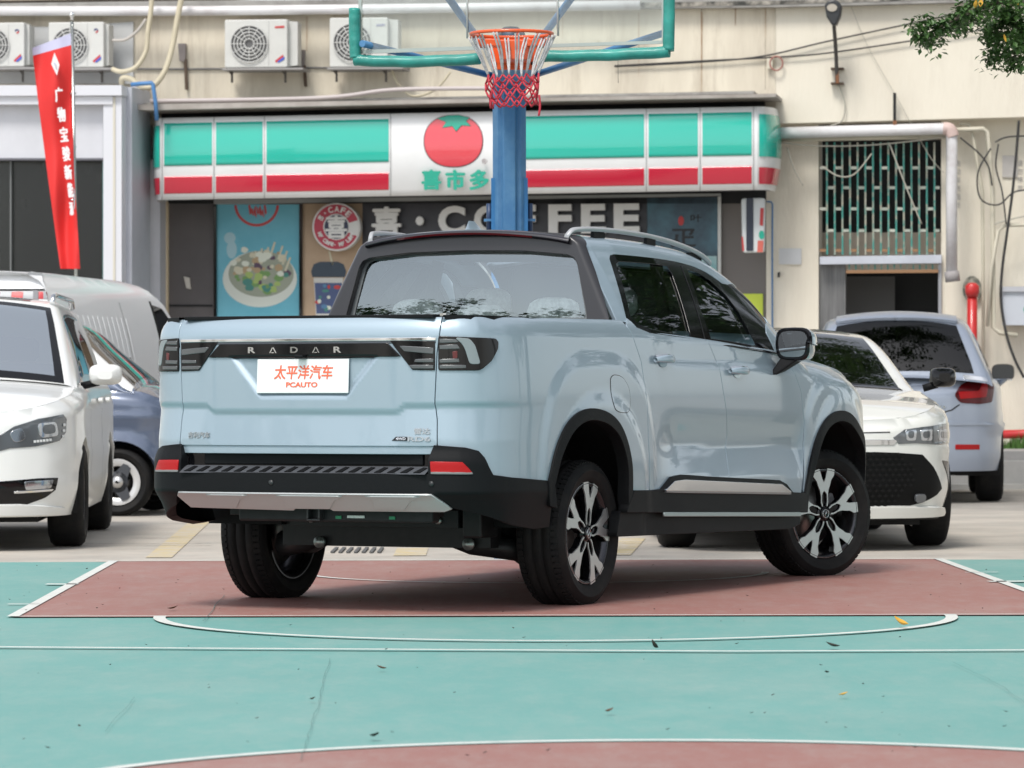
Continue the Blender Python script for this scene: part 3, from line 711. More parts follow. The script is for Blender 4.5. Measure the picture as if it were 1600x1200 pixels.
# shark fin aerial
mb = MB(); ang = []
for k, (z, u0, u1, wd) in enumerate([(0, .72, 1.0, .034), (.012, .735, .985, .026), (.03, .755, .93, .014), (.052, .772, .885, .006), (.068, .785, .85, .0025)]):
    ring = []
    for q in range(16):
        t = 2*PI*q/16; ring.append((wd*math.sin(t)-.135, (u0+u1)/2-(u1-u0)/2*math.cos(t), 1.815+z))
    ang.append(ring + [ring[0]])
mb.sheet(ang); mb.add(ang[-1][:-1], [tuple(range(16))]); mb.build('shark_fin_aerial', PAINT, truck)
# handles
for (px, py), dn in (((1034, 563), rear_door), ((1151, 580), front_door)):
    a, z = PS(px, py); Mx = surf_m(S, a, z, .0)
    for sgn in (1, -1):
        MX = Matrix.Scale(sgn, 4, (1, 0, 0)) @ Mx
        m = MB(); rows = []
        for t in np.linspace(0, 1, 15):
            x = -.105+.21*t; hh = .006+.0145*math.sin(PI*min(1, max(0, t*.86+.07)))**.6; d = .010+.040*math.sin(PI*t)**.7
            rows.append([(x, math.cos(q)*hh, d+math.sin(q)*.010) for q in np.linspace(0, 2*PI, 13)])
        m.sheet(rows, M=MX); hd = m.build('door_handle', PAINT, truck)
        m = MB(); rows = [[(x, math.cos(q)*.011+.0115, d) for q, d in ((0, .010+.040*math.sin(PI*t)**.7), (PI*.5, .018+.040*math.sin(PI*t)**.7))] for t, x in [(k/10, -.095+.19*k/10) for k in range(11)]]
        m.sheet(rows, M=MX); m.build('handle_chrome', CHROME, hd)
        cup = MB(); rr = [[(x0+.005+.055*r*math.cos(q), -.010+.026*r*math.sin(q), .003-.0*(1-r)) for q in np.linspace(0, 2*PI, 21)] for r in (0.02, .6, 1) for x0 in (.0,)]
        cup.sheet(rr, M=MX); cup.build('handle_cup', mat('cup_paint', (.30, .41, .46), .25, .2, coat=1), hd)
# mirrors
for sgn in (1, -1):
    mr = empty('door_mirror'); mr.parent = truck
    def T(v, u, z): return (sgn*v, u, z)
    m = MB()
    prof = [(1.03, 1.160, 1.352), (1.06, 1.140, 1.368), (1.14, 1.135, 1.366), (1.175, 1.17, 1.34)]
    # housing: lofted rounded box, mirror side facing back
    rows = []
    for t, (k, du) in enumerate([(0.90, 0), (1.0, .012), (1.0, .05), (.92, .10), (.70, .14), (.3, .165)]):
        ring = []
        for q in np.linspace(0, 2*PI, 25):
            cx, cz = 1.060, 1.262; c, s = math.cos(q), math.sin(q)
            x = cx + k*.106*math.copysign(abs(c)**.55, c); z = cz + k*.088*math.copysign(abs(s)**.6, s) - .014*(x-cx)/.1*(0)
            if z < cz: x = cx + (x-cx)*(.86 if x > cx else .97)
            ring.append(T(x + .0*du, 2.18+du + .10*(x-cx)*-.4, z - du*.06))
        rows.append(ring)
    if sgn > 0: rows = [r[::-1] for r in rows]
    m.sheet(rows[1:]); m.build('mirror_housing', mat('mirror_paint', (.34, .44, .49), .25, .2, coat=1), mr)
    m = MB(); m.sheet(rows[:2]); m.add(rows[0][:-1], [tuple(range(24))]); m.build('mirror_rim', GBLK, mr)
    m = MB(); ring = [(p[0] + (sgn*1.060-p[0])*.12, p[1]-.003, p[2]+(1.262-p[2])*.14) for p in rows[0][:-1]]; m.add(ring, [tuple(range(24))]); m.build('mirror_glass', mat('mirror_glass', (.5, .52, .52), .02, 1.0), mr)
    m = MB(); m.add([T(.93, 2.16, 1.10), T(.97, 2.16, 1.10), T(1.09, 2.19, 1.185), T(.99, 2.19, 1.20), T(.93, 2.30, 1.12), T(.97, 2.30, 1.12), T(1.09, 2.29, 1.185), T(.99, 2.29, 1.21)], [(0, 1, 2, 3), (4, 7, 6, 5), (1, 5, 6, 2), (0, 3, 7, 4), (3, 2, 6, 7), (0, 4, 5, 1)]); m.build('mirror_arm', BLK, mr, bevel=.01)
    m = MB(); m.box(T(1.10, 2.28, 1.262), T(1.160, 2.215, 1.270)); m.build('turn_signal', GBLK, mr)
# wheels
for sgn in (1, -1):
    for u, nm in ((0, 'rear'), (3.12, 'front')):
        Mx = Matrix.Translation((sgn*.785 if (sgn > 0 or u) else -.822, u, .346)) @ (Matrix.Rotation(-math.radians(25), 4, 'Z') if u else Matrix.Identity(4)) @ (Matrix.Identity(4) if sgn > 0 else Matrix.Rotation(PI, 4, 'Z')) @ Matrix.Rotation(.15 if u == 0 else .35, 4, 'X')
        make_wheel('wheel', .349, .235, .246, 'split', truck, Mx)
# wheel wells, floor, inner hull
for sgn in (1, -1):
    for uc, rad in ((0, .47), (3.12, .46)):
        m = MB(); rows = [[(sgn*v, uc + rad*math.cos(q), .36 + (rad+.06)*math.sin(q)) for q in np.linspace(.05, PI-.05, 21)] for v in (.925, .52)]
        m.sheet(rows); m.sheet([[ (sgn*.52, uc, .36)]*21, rows[1]])
        m.build('wheel_liner', DARKM, truck)
m = MB(); m.box((-.50, -1.05, .56), (.50, 3.9, .62)); m.box((-.88, .55, .36), (.88, 2.60, .50)); m.box((-.90, .50, .50), (.90, 2.63, 1.10)); m.box((-.62, -1.10, .62), (.62, .50, 1.08)); m.box((-.80, 2.63, .62), (.80, 3.2, 1.02)); m.box((-.62, 3.2, .5), (.62, 3.75, .98))
m.build('floor_pan', DARKM, truck)
# what hangs under the tail
ub = empty('rear_axle_assembly'); ub.parent = truck
DK2 = mat('chassis_black', (.009, .0095, .010), .4, spec=.3, var=-.8, vscale=14)
m = MB(); m.box((-.40, -.60, .385), (.50, -.54, .47)); m.box((-.54, -.42, .285), (.58, -.30, .42)); m.box((-.10, -.539, .405), (.35, -.535, .43)); m.box((-.50, -1.0, .45), (.58, -.9, .53)); m.build('cross_member', DK2, ub, bevel=.012)
for sgn in (1, -1):
    m = MB(); m.tube([(sgn*.30, -.38, .335), (sgn*.45, -.36, .30), (sgn*.62, -.25, .275), (sgn*.72, -.08, .30)], [.030, .05, .055, .045], 10); m.build('control_arm', DK2, ub)
    m = MB(); m.tube([(sgn*.55, -.2, .32), (sgn*.55, -.2, .62)], .055, 14); m.build('coil_spring', DARKM, ub)
    m = MB(); m.lathe([(0, 0), (.028, 0), (.030, .02), (.016, .022), (.014, .03), (0, .03)], 14, Matrix.Translation((sgn*.40+.08, -.44, .305)) @ Matrix.Rotation(PI/2, 4, 'X')); m.build('bush_bolt', mat('bolt_zinc', (.35, .40, .38), .35, .8), ub)
    m = MB(); m.lathe([(0, 0), (.016, 0), (.018, .012), (.009, .014), (0, .02)], 10, Matrix.Translation((sgn*.34+.06, -.601, .42)) @ Matrix.Rotation(PI/2, 4, 'X')); m.build('bolt', mat('bolt_zinc', (.5, .5, .5), .35, .8), ub)
m = MB(); m.lathe([(0, -.10), (.07, -.09), (.10, -.03), (.10, .03), (.07, .09), (0, .10)], 20, Matrix.Translation((-.62, -.02, .33)) @ Matrix.Rotation(PI/2, 4, 'Y')); m.build('hub_carrier', mat('cast_alloy', (.22, .22, .22), .4, .7), ub)
m = MB(); m.box((-.42, -1.06, .425), (.60, -.98, .50)); m.box((.52, -.60, .34), (.62, -.42, .50)); m.box((-.30, -.95, .43), (.02, -.80, .50)); m.build('chassis_beam', DK2, truck, bevel=.01)
m = MB()
for a, b in (((-.035, -1.10, .43), (.035, -.90, .44)), ((-.035, -1.10, .50), (.035, -.90, .51)), ((-.035, -1.10, .44), (-.025, -.90, .50)), ((.025, -1.10, .44), (.035, -.90, .50))): m.box(a, b)
m.box((-.025, -.92, .44), (.025, -.90, .50)); m.build('tow_hitch', mat('hitch_black', (.03, .03, .032), .35), truck, bevel=.003)
m = MB(); m.box((.16, -1.064, .444), (.25, -1.061, .456)); m.build('label_white', mat('label_white', (.6, .65, .62), .5), ub)
for x in (.10, .38): m = MB(); m.box((x, -1.066, .440), (x+.03, -1.061, .454)); m.build('clip_green', mat('clip_green', (.02, .22, .10), .5), ub)
# cabin contents
cab = empty('cabin_interior'); cab.parent = truck
def seat(x, u, wd, nm='seat', zt=1.40):
    m = MB(); m.box((x-wd/2, u, .75), (x+wd/2, u+.12, zt), Matrix.Identity(4), bev=.04); m.box((x-wd/2, u, .70), (x+wd/2, u+.55, .85), bev=.03); return m.build(nm, SEAT, cab)
def blob(m, c, r, seed=0):
    rnd = random.Random(seed); rows = []
    for i in range(13):
        t = PI*i/12; row = []
        for j in range(21):
            q = 2*PI*j/20
            def P_(e, x): return math.copysign(abs(x)**e, x)
            k = 1 + .05*math.sin(q*7+i*2.1+seed)*math.sin(t*5)+.04*math.sin(q*13+seed*3)
            row.append((c[0]+r[0]*P_(.7, math.sin(t))*P_(.7, math.cos(q))*k, c[1]+r[1]*P_(.7, math.sin(t))*P_(.7, math.sin(q))*k, c[2]+r[2]*P_(.75, math.cos(t))))
        rows.append(row)
    m.sheet(rows); return m
for x in (-.36, .36): s_ = seat(x, 1.42, .50, 'front_seat', 1.36); blob(MB(), (x, 1.46, 1.475), (.13, .05, .085), 3).build('head_restraint', WRAP, s_); m = MB(); m.box((x-.24, 1.405, .95), (x+.24, 1.42, 1.34), bev=.006); m.build('seat_wrap', WRAP, s_)
s_ = seat(0, .70, 1.25, 'rear_seat', 1.33)
for x, k in ((-.36, 1), (0, .62), (.40, 1)): blob(MB(), (x, .66, 1.415*k+1.34*(1-k)), (.135, .055, .075), int(x*10)+5).build('head_restraint', WRAP, s_)
m = MB(); m.box((-.78, 2.10, 1.0), (.78, 2.5, 1.20), bev=.04); m.build('dashboard', INT, cab)
m = MB(); m.tube([(-.36+.18*math.cos(q), 1.98+.06*math.sin(q), 1.17+.165*math.sin(q)) for q in [2*PI*i/28 for i in range(28)]], .015, 8, closed=True); m.box((-.42, 1.98, 1.13), (-.30, 2.12, 1.20)); m.build('steering_wheel', INT, cab)
m = MB()
for sgn in (1, -1): m.tube([(sgn*.70, 1.42, 1.0), (sgn*.68, 1.38, 1.40), (sgn*.62, 1.40, 1.70)], .035, 8)
m.build('pillar_trim', INT, cab)
m = MB(); m.box((.02, 1.95, 1.60), (.20, 1.99, 1.66), bev=.01); m.build('inner_mirror', INT, cab)
m = MB(); m.box((-.50, .62, 1.70), (.50, 1.7, 1.735)); m.build('headliner', mat('headliner', (.30, .31, .31), .9), cab)
# ================================================================ ground and court
CON = mat('parking_concrete', (.54, .485, .42), .85, vscale=1.3, col2=(.33, .30, .265), bump=.25, bscale=25, thr=(.3, .75))
GREEN = mat('court_green', (.142, .355, .322), .62, vscale=.9, col2=(.126, .32, .292), bump=.10, bscale=120, thr=(.25, .8))
RED = mat('court_red', (.325, .145, .122), .62, vscale=1.1, col2=(.285, .122, .103), bump=.10, bscale=120, thr=(.25, .8))
LINE = mat('court_line_paint', (.66, .67, .63), .6, vscale=9, col2=(.48, .52, .49), thr=(.5, .75))
def weather(m, scale, amt, seed=0):       # scuffs and dust marks mixed over the base colour
    n = m.node_tree; b = n.nodes['Principled BSDF']; src = b.inputs['Base Color'].links[0].from_socket
    tc = n.nodes.new('ShaderNodeTexCoord'); mp = n.nodes.new('ShaderNodeMapping'); mp.inputs['Scale'].default_value = (1, .35, 1); mp.inputs['Location'].default_value = (seed, 0, 0)
    nz = n.nodes.new('ShaderNodeTexNoise'); nz.inputs['Scale'].default_value = scale; nz.inputs['Detail'].default_value = 10; nz.inputs['Roughness'].default_value = .8
    r = n.nodes.new('ShaderNodeValToRGB'); r.color_ramp.elements[0].position = .46; r.color_ramp.elements[1].position = .72; r.color_ramp.elements[1].color = (amt, amt, amt, 1)
    mx = n.nodes.new('ShaderNodeMixRGB'); mx.inputs[2].default_value = (.42, .44, .40, 1)
    n.links.new(tc.outputs['Object'], mp.inputs[0]); n.links.new(mp.outputs[0], nz.inputs['Vector']); n.links.new(nz.outputs['Fac'], r.inputs[0]); n.links.new(r.outputs[0], mx.inputs[0]); n.links.new(src, mx.inputs[1]); n.links.new(mx.outputs[0], b.inputs['Base Color'])
weather(GREEN, 1.1, .26); weather(GREEN, 7, .22, 9); weather(RED, 1.3, .24, 5); weather(RED, 9, .2, 2); weather(CON, 6, .4, 3); weather(GREEN, 160, .16, 4); weather(RED, 160, .16, 4); weather(CON, 60, .3, 4)
def flat(name, pts, z, m, **k):
    mb = MB(); mb.add([(p[0], p[1], z) for p in pts], [tuple(range(len(pts)))]); return mb.build(name, m, kind='structure', **k)
flat('ground', [(-300, -300), (300, -300), (300, 500), (-300, 500)], 0, CON)
A_, B_ = gpt(178, 879), gpt(1465, 875.5); FT = gpt(866, 965); mid = (A_+B_)/2
ex = (B_-A_).normalized(); ey = (FT-mid).normalized()
def cp2(a, b): return mid + ex*a + ey*b
KL0, KR0, KL1, KR1 = A_, B_, gpt(20, 967), gpt(1706, 963.5)
flat('court_surface', [cp2(-9, 0), cp2(9, 0), cp2(9, 30), cp2(-9, 30)][::-1], .004, GREEN)
flat('key_surface', [KL0, KR0, KR1, KL1][::-1], .008, RED)
def strip(pts, wd, z, name='court_line', m=LINE, closed=False):
    mb = MB(); P = [Vector((p[0], p[1], 0)) for p in pts]; N = len(P); L = []; R = []
    for i in range(N):
        t = (P[(i+1) % N]-P[i-1]) if closed else (P[min(i+1, N-1)]-P[max(i-1, 0)]); t.normalize(); n = Vector((-t.y, t.x, 0))*wd/2
        L.append(tuple(P[i]+n)[:2]+(z,)); R.append(tuple(P[i]-n)[:2]+(z,))
    if closed: L.append(L[0]); R.append(R[0])
    mb.sheet([R, L], smooth=False); return mb.build(name, m, kind='structure')
strip([KL0, KL1], .055, .0125); strip([KR0, KR1], .055, .0125); strip([cp2(-2.55, .02), cp2(2.5, .02)], .03, .0135)
strip([KL1 + (KL1-KR1)*.0, KR1], .03, .0130)
cft = FT
strip([cft + ex*1.79*math.cos(a) + ey*1.83*math.sin(a) for a in np.linspace(0, PI, 60)], .055, .0125)
nc = cp2(.02, 1.6)
strip([nc + ex*1.27*math.cos(a) + ey*1.22*math.sin(a) for a in np.linspace(.05, PI-.05, 50)], .04, .0125)
strip([gpt(-40, 1015), gpt(400, 1018), gpt(1150, 1022), gpt(1640, 1020)], .05, .0125)
cc = Vector((.44, 10.48, 0))
mb = MB(); ring = [cc + ex*1.8*math.cos(a) + ey*1.8*math.sin(a) for a in np.linspace(0, 2*PI, 90)[:-1]]
flat('centre_circle_surface', ring[::-1], .008, RED)
strip(ring, .05, .0125, closed=True)
for (x0, y0, x1, y1, wd) in ((72, 916, 122, 916, .09), (12, 947.5, 62, 947.5, .035), (-30, 985, 0, 985, .04), (1508, 897.5, 1560, 897, .03), (1545, 912, 1650, 911, .10)):
    strip([gpt(x0, y0), gpt(x1, y1)], wd, .0125)
CRK = mat('crack_dark', (.075, .15, .14), .9)
def crack(pts, wd, m=CRK, z=.0145, name='ground_crack'):
    P = [gpt(*p) for p in pts]; q = []
    for i in range(len(P)-1):
        for k in range(8): p = P[i].lerp(P[i+1], k/8); q.append(p + Vector((random.uniform(-.005, .005), random.uniform(-.005, .005), 0)))
    q.append(P[-1]); strip(q, wd, z, name, m)
crack([(516, 1034), (500, 1095), (484, 1150), (470, 1195)], .0016); crack([(350, 934), (322, 970), (318, 975)], .003); crack([(1490, 1040), (1560, 1075), (1640, 1130)], .0015)
crack([(210, 1095), (165, 1150)], .0013)
crack([(125, 853), (300, 853), (330, 852)], .03, mat('joint_dark', (.12, .11, .10), .9)); crack([(480, 853), (800, 852), (1010, 850)], .03, mat('joint_dark', (.12, .11, .10), .9))
YEL = mat('faded_yellow_paint', (.54, .44, .24), .8, vscale=5, col2=(.50, .45, .38), thr=(.40, .60))
strip([gpt(248, 872), gpt(330, 800)], .16, .004, 'parking_line', YEL); strip([gpt(965, 868), gpt(990, 842)], .16, .004, 'parking_line', YEL); strip([gpt(640, 869), gpt(645, 857)], .2, .004, 'parking_line', YEL)
g = MB()
for i in range(7): p = gpt(520+i*12, 861); g.box((p.x, p.y-.35, .004), (p.x+.022, p.y+.35, .012))
gr = g.build('drain_grating', mat('drain_iron', (.10, .10, .10), .7), label='narrow iron drain grating in the concrete behind the pickup', cat='drain')
# leaves and grit lying on the court
LEAF = [mat('dry_leaf_brown', (.10, .055, .03), .8), mat('dry_leaf_dark', (.035, .03, .022), .8), mat('dry_leaf_yellow', (.60, .33, .04), .7)]
def leafshape(mb, c, L, a, curl=.3, tilt=0.0):
    rows = []
    for i in range(6):
        t = i/5; wd = L*.30*math.sin(PI*min(.97, t*.93+.04)); z = curl*L*(t-.4)**2
        rows.append([(x*wd, (t-.5)*L, z + abs(x)*curl*wd*.7) for x in (-1, 0, 1)])
    mb.sheet(rows, M=Matrix.Translation(c) @ Matrix.Rotation(a, 4, 'Z') @ Matrix.Rotation(tilt, 4, 'X'))
mb = MB(); p = gpt(1407, 986); leafshape(mb, (p.x, p.y, .030), .075, .9, .9, .25); mb.build('fallen_leaf', LEAF[2], label='curled yellow leaf lying on the green court near the semicircle line', cat='leaf')
mb = MB(); p = gpt(1021, 1018); leafshape(mb, (p.x, p.y, .02), .045, 2.2, 1.2, .6); mb.build('fallen_leaf', LEAF[1], label='small dark curled leaf standing on the long white line', cat='leaf')
for (px, py, L, m, lb) in ((1301, 1017, .06, 1, 'dark flat leaf on the green court just above the long white line'), (596, 1052, .04, 0, 'small brown leaf on the green court left of the middle'), (585, 1160, .045, 1, 'dark brown leaf just outside the centre circle line'), (952, 1120, .035, 0, 'tiny brown leaf in front of the centre circle'), (1318, 1094, .035, 2, 'small orange leaf on the green court at right'), (1292, 1059, .03, 1, 'tiny dark leaf right of the middle of the green court'), (488, 1101, .03, 0, 'tiny leaf on the crack in the green court'), (270, 957, .05, 0, 'pale crumpled leaf at the left end of the semicircle')):
    mb = MB(); p = gpt(px, py); leafshape(mb, (p.x, p.y, .018), L, random.uniform(0, 6), .7, .1); mb.build('fallen_leaf', LEAF[m], label=lb, cat='leaf')
mb = MB()
for i in range(150):
    p = gpt(random.uniform(-50, 1650), random.choice([random.uniform(880, 965), random.uniform(885, 1200)])); leafshape(mb, (p.x, p.y, .0165), random.uniform(.006, .018), random.uniform(0, 6), .7, .1)
mb.build('leaf_litter', LEAF[1], kind='stuff', label='tiny dark leaf crumbs scattered over the court', cat='leaf litter')

# ================================================================ the building front
WT = .15; WL = math.hypot(1, WT)
wx = Vector((1, -WT, 0))/WL; wn = Vector((-WT, -1, 0))/WL
W0 = Vector((0, 43, 0)); WM = frame_m(W0, wx, (0, 0, 1), wn)     # local x along the wall, y up, z towards the court
def wa(px, py, off=0.0):
    d = Vector(ray(px, py)); o = Vector((0, 0, CAMH)); t = ((W0 + wn*off) - o).dot(wn)/d.dot(wn); P = o + d*t - W0
    return (P.dot(wx), P.z)
def wprism(mb, pts, off, depth):
    mb.prism([wa(x, y, off) for x, y in pts][::-1] if area_px(pts) > 0 else [wa(x, y, off) for x, y in pts], off-depth, off, WM)
def area_px(p): return sum(p[i][0]*p[(i+1) % len(p)][1]-p[(i+1) % len(p)][0]*p[i][1] for i in range(len(p)))
def wpoly(name, pts, off, depth, m, parent=None, bevel=0, **k):
    mb = MB(); wprism(mb, pts, off, depth); return mb.build(name, m, parent, bevel=bevel, **k)
def wrect(x0, y0, x1, y1): return [(x0, y0), (x1, y0), (x1, y1), (x0, y1)]
def wtube(name, pts, off, r, m, parent=None, sm=True, n=8, **k):
    P = []
    for i, p in enumerate(pts):
        o = p[2] if len(p) > 2 else off; a, h = wa(p[0], p[1], o); P.append((a, h, o))
    if sm: P = spline(P, 6)
    mb = MB(); mb.tube(P, r, n, M=WM); return mb.build(name, m, parent, **k)
def wtext(body, cx, cy, off, wpx, hpx, m, depth=.02, parent=None, bold=.01, name='letter', rot=0.0, **k):
    a, h = wa(cx, cy, off); a2, h2 = wa(cx+wpx, cy-hpx, off)
    return text_mesh(body, .5, depth/2, m, name, bold=bold, M=WM @ Matrix.Translation((a, h, off+depth/2)) @ Matrix.Rotation(rot, 4, 'Z'), width=a2-a, height=h2-h, parent=parent, **k)
def stucco(name, c, c2, sc=1.2): return mat(name, c, .85, vscale=sc, col2=c2, bump=.25, bscale=40, stretch=(1, 1, .22), thr=(.42, .8), detail=9)
CREAM = stucco('cream_stucco', (.73, .67, .55), (.52, .46, .37)); CREAM2 = stucco('cream_stucco_light', (.76, .71, .60), (.66, .60, .50), .8)
def streaks(m, sc, amt, col):
    n = m.node_tree; b = n.nodes['Principled BSDF']; src = b.inputs['Base Color'].links[0].from_socket
    tc = n.nodes.new('ShaderNodeTexCoord'); mp = n.nodes.new('ShaderNodeMapping'); mp.inputs['Scale'].default_value = (1, 1, .12)
    nz = n.nodes.new('ShaderNodeTexNoise'); nz.inputs['Scale'].default_value = sc; nz.inputs['Detail'].default_value = 8; nz.inputs['Roughness'].default_value = .75
    r = n.nodes.new('ShaderNodeValToRGB'); r.color_ramp.elements[0].position = .52; r.color_ramp.elements[1].position = .75; r.color_ramp.elements[1].color = (amt, amt, amt, 1)
    mx = n.nodes.new('ShaderNodeMixRGB'); mx.inputs[2].default_value = col + (1,)
    n.links.new(tc.outputs['Object'], mp.inputs[0]); n.links.new(mp.outputs[0], nz.inputs['Vector']); n.links.new(nz.outputs['Fac'], r.inputs[0]); n.links.new(r.outputs[0], mx.inputs[0]); n.links.new(src, mx.inputs[1]); n.links.new(mx.outputs[0], b.inputs['Base Color'])
streaks(CREAM, 3.5, .50, (.26, .20, .14)); streaks(CREAM2, 2.5, .22, (.34, .28, .22))
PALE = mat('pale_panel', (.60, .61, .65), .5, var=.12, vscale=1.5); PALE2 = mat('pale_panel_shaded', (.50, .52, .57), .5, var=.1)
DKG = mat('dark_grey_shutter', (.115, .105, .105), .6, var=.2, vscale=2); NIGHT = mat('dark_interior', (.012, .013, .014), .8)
GREY = mat('concrete_grey', (.34, .33, .31), .85, vscale=3, col2=(.16, .15, .14), thr=(.45, .75)); DIRT = mat('black_mould', (.05, .05, .045), .9, vscale=6, col2=(.4, .37, .32), thr=(.4, .6))
PIPE = mat('pvc_pipe_white', (.66, .65, .66), .4, vscale=4, col2=(.50, .46, .46), thr=(.5, .8)); PIPEC = mat('cream_conduit', (.62, .58, .47), .5, var=.15)
bld = empty('shop_building', W0, label='long cream stuccoed building behind the court with a stained upper storey', cat='building'); BI = Matrix.Translation(-W0)
def bpart(name, pts, off, depth, m, **k):
    o = wpoly(name, pts, off, depth, m, **k); o.parent = bld; o.matrix_parent_inverse = BI; return o
# upper storey wall, tiled band, ledges
for x0, x1 in ((-60, 1212), (1212.3, 1700)):
    f = lambda x, y: y - .0*(x)
    if x0 < 0: bpart('upper_wall', [(-60, 24), (1212, 12), (1212, 190), (205, 196), (-60, 196)], .30, .6, CREAM)
    else: bpart('upper_wall', [(1212.3, 12), (1700, 0), (1700, 180), (1600, 182.5), (1300, 191), (1212.3, 193)], .30, .6, CREAM2)
bpart('upper_wall', [(-60, 2), (205, -2), (1700, -60), (1700, -420), (-60, -420)], .28, .6, mat('beige_tile', (.45, .38, .30), .7, var=.2, vscale=3))
bpart('wall_ledge', [(-60, 24), (1212, 11), (1700, -1), (1700, -18), (1212, -7), (205, 2), (-60, 6)], .42, .3, GREY)
bpart('wall_stain', [(560, 8), (800, 7), (1212, 1), (1540, -8), (1540, -3), (1212, 7), (1000, 12), (560, 14)], .425, .004, DIRT)
for (x, y0, y1, wpx) in ((1095, 18, 150, 3), (1195, 12, 60, 2), (997, 20, 120, 2), (1148, 10, 40, 2.5), (878, 16, 60, 2), (478, 26, 80, 3)):
    bpart('rust_streak', [(x, y0), (x+wpx, y0), (x+wpx*.6, y1), (x+.5, y1)], .303, .002, mat('rust_streak', (.33, .22, .14), .9, vscale=5, col2=(.6, .5, .38), thr=(.4, .62), stretch=(1, 1, .3)))
for px in (1195.5, 1095.5): bpart('wall_seam', [(px, 14), (px+.8, 14), (px+.8, 140), (px, 140)], .302, .002, mat('seam_dark', (.30, .25, .19), .9))
bpart('upper_wall', [(-900, 24), (-60.3, 24), (-60.3, 196), (-900, 196)], .30, .6, CREAM); bpart('upper_wall', [(-900, 6), (-60.3, 2), (-60.3, -420), (-900, -420)], .28, .6, mat('beige_tile', (.45, .38, .30)))
bpart('upper_wall', [(1700.3, 0), (2600, -22), (2600, 160), (1700.3, 180)], .30, .6, CREAM2); bpart('upper_wall', [(1700.3, -18), (2600, -40), (2600, -420), (1700.3, -420)], .28, .6, mat('beige_tile', (.45, .38, .30)))
bpart('lower_wall', [(1700.3, 150), (2600, 150), (2600, 760), (1700.3, 760)], .0, .5, CREAM2); bpart('lower_wall', [(-900, 196.3), (-80.3, 196.3), (-80.3, 790), (-900, 790)], .30, .5, CREAM)
# lower storey
bpart('lower_wall', [(200, 150), (262, 150), (262, 720), (200, 720)], .0, .5, CREAM)
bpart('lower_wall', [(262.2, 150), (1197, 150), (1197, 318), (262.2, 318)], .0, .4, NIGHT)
bpart('lower_wall', [(1197.2, 150), (1279, 150), (1279, 760), (1197.2, 760)], .0, .5, CREAM2)
bpart('lower_wall', [(1470.5, 150), (1700, 150), (1700, 760), (1470.5, 760)], .0, .5, CREAM2)
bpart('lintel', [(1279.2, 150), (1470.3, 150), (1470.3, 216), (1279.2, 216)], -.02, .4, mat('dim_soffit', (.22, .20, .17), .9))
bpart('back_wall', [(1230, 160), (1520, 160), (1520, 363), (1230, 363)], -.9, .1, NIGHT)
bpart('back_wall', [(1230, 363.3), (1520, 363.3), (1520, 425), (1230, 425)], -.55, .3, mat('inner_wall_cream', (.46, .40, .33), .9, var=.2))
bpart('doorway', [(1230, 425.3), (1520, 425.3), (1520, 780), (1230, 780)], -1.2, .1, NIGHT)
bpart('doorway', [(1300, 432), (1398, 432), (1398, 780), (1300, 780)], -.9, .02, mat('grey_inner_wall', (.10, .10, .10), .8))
bpart('door_jamb', [(1279.5, 412), (1321, 412), (1321, 700), (1279.5, 700)], -.05, .12, mat('galvanised_door', (.22, .22, .22), .5, .4, var=.6, vscale=4, stretch=(6, 6, .3)))
bpart('door_jamb', [(1466, 405), (1471, 405), (1471, 700), (1466, 700)], .03, .12, mat('steel_jamb', (.38, .38, .40), .4, .5))
bpart('door_header', [(1281, 401), (1471, 398), (1471, 411), (1281, 413)], .10, .2, mat('blue_white_beam', (.56, .59, .66), .5, var=.15))
bpart('window_sill', [(1258, 440), (1276, 440), (1276, 700), (1258, 700)], .003, .02, CREAM2) if False else None
# security grille: one part per bar
gri = empty('security_grille', W0, label='green painted steel security grille over the upper half of the doorway', cat='window grille')
GRN = mat('green_bar_paint', (.05, .27, .23), .5, vscale=9, col2=(.38, .37, .30), thr=(.47, .6)); GI = BI
def gpart(nm, pts, off, d, m): o = wpoly(nm, pts, off, d, m, gri); o.matrix_parent_inverse = GI; return o
xs = [1290.5 + i*12.0 for i in range(15)]
for i, x in enumerate(xs):
    x0 = x; 
    gpart('bar', [(x, 222), (x+2.6, 222), (x+3.2, 398), (x+.6, 398)], .06, .03, GRN)
WB = mat('worn_white_bar', (.55, .55, .48), .6, vscale=8, col2=(.25, .30, .26))
for r, (y, par) in enumerate(((262, 0), (293, 1), (326, 0), (360, 1), (391, 0))):
    for i in range(-1, 15):
        if (i + par) % 2 == 0: continue
        a = xs[i]+3 if i >= 0 else 1281; b = xs[i+1] if i+1 < 15 else 1468
        gpart('cross_bar', [(a, y-2), (b, y-2), (b, y+2.4), (a, y+2.4)], .055, .02, WB if y < 370 else mat('rusty_bar', (.30, .17, .09), .8))
for i in range(14):
    x = 1326+i*10
    gpart('lower_bar', [(x, 413), (x+2.4, 413), (x+2.4, 425), (x, 425)], .05, .02, GRN)
gpart('lower_rail', [(1322, 422), (1466, 421), (1466, 426), (1322, 427)], .07, .02, mat('rusty_bar', (.30, .17, .09), .8))
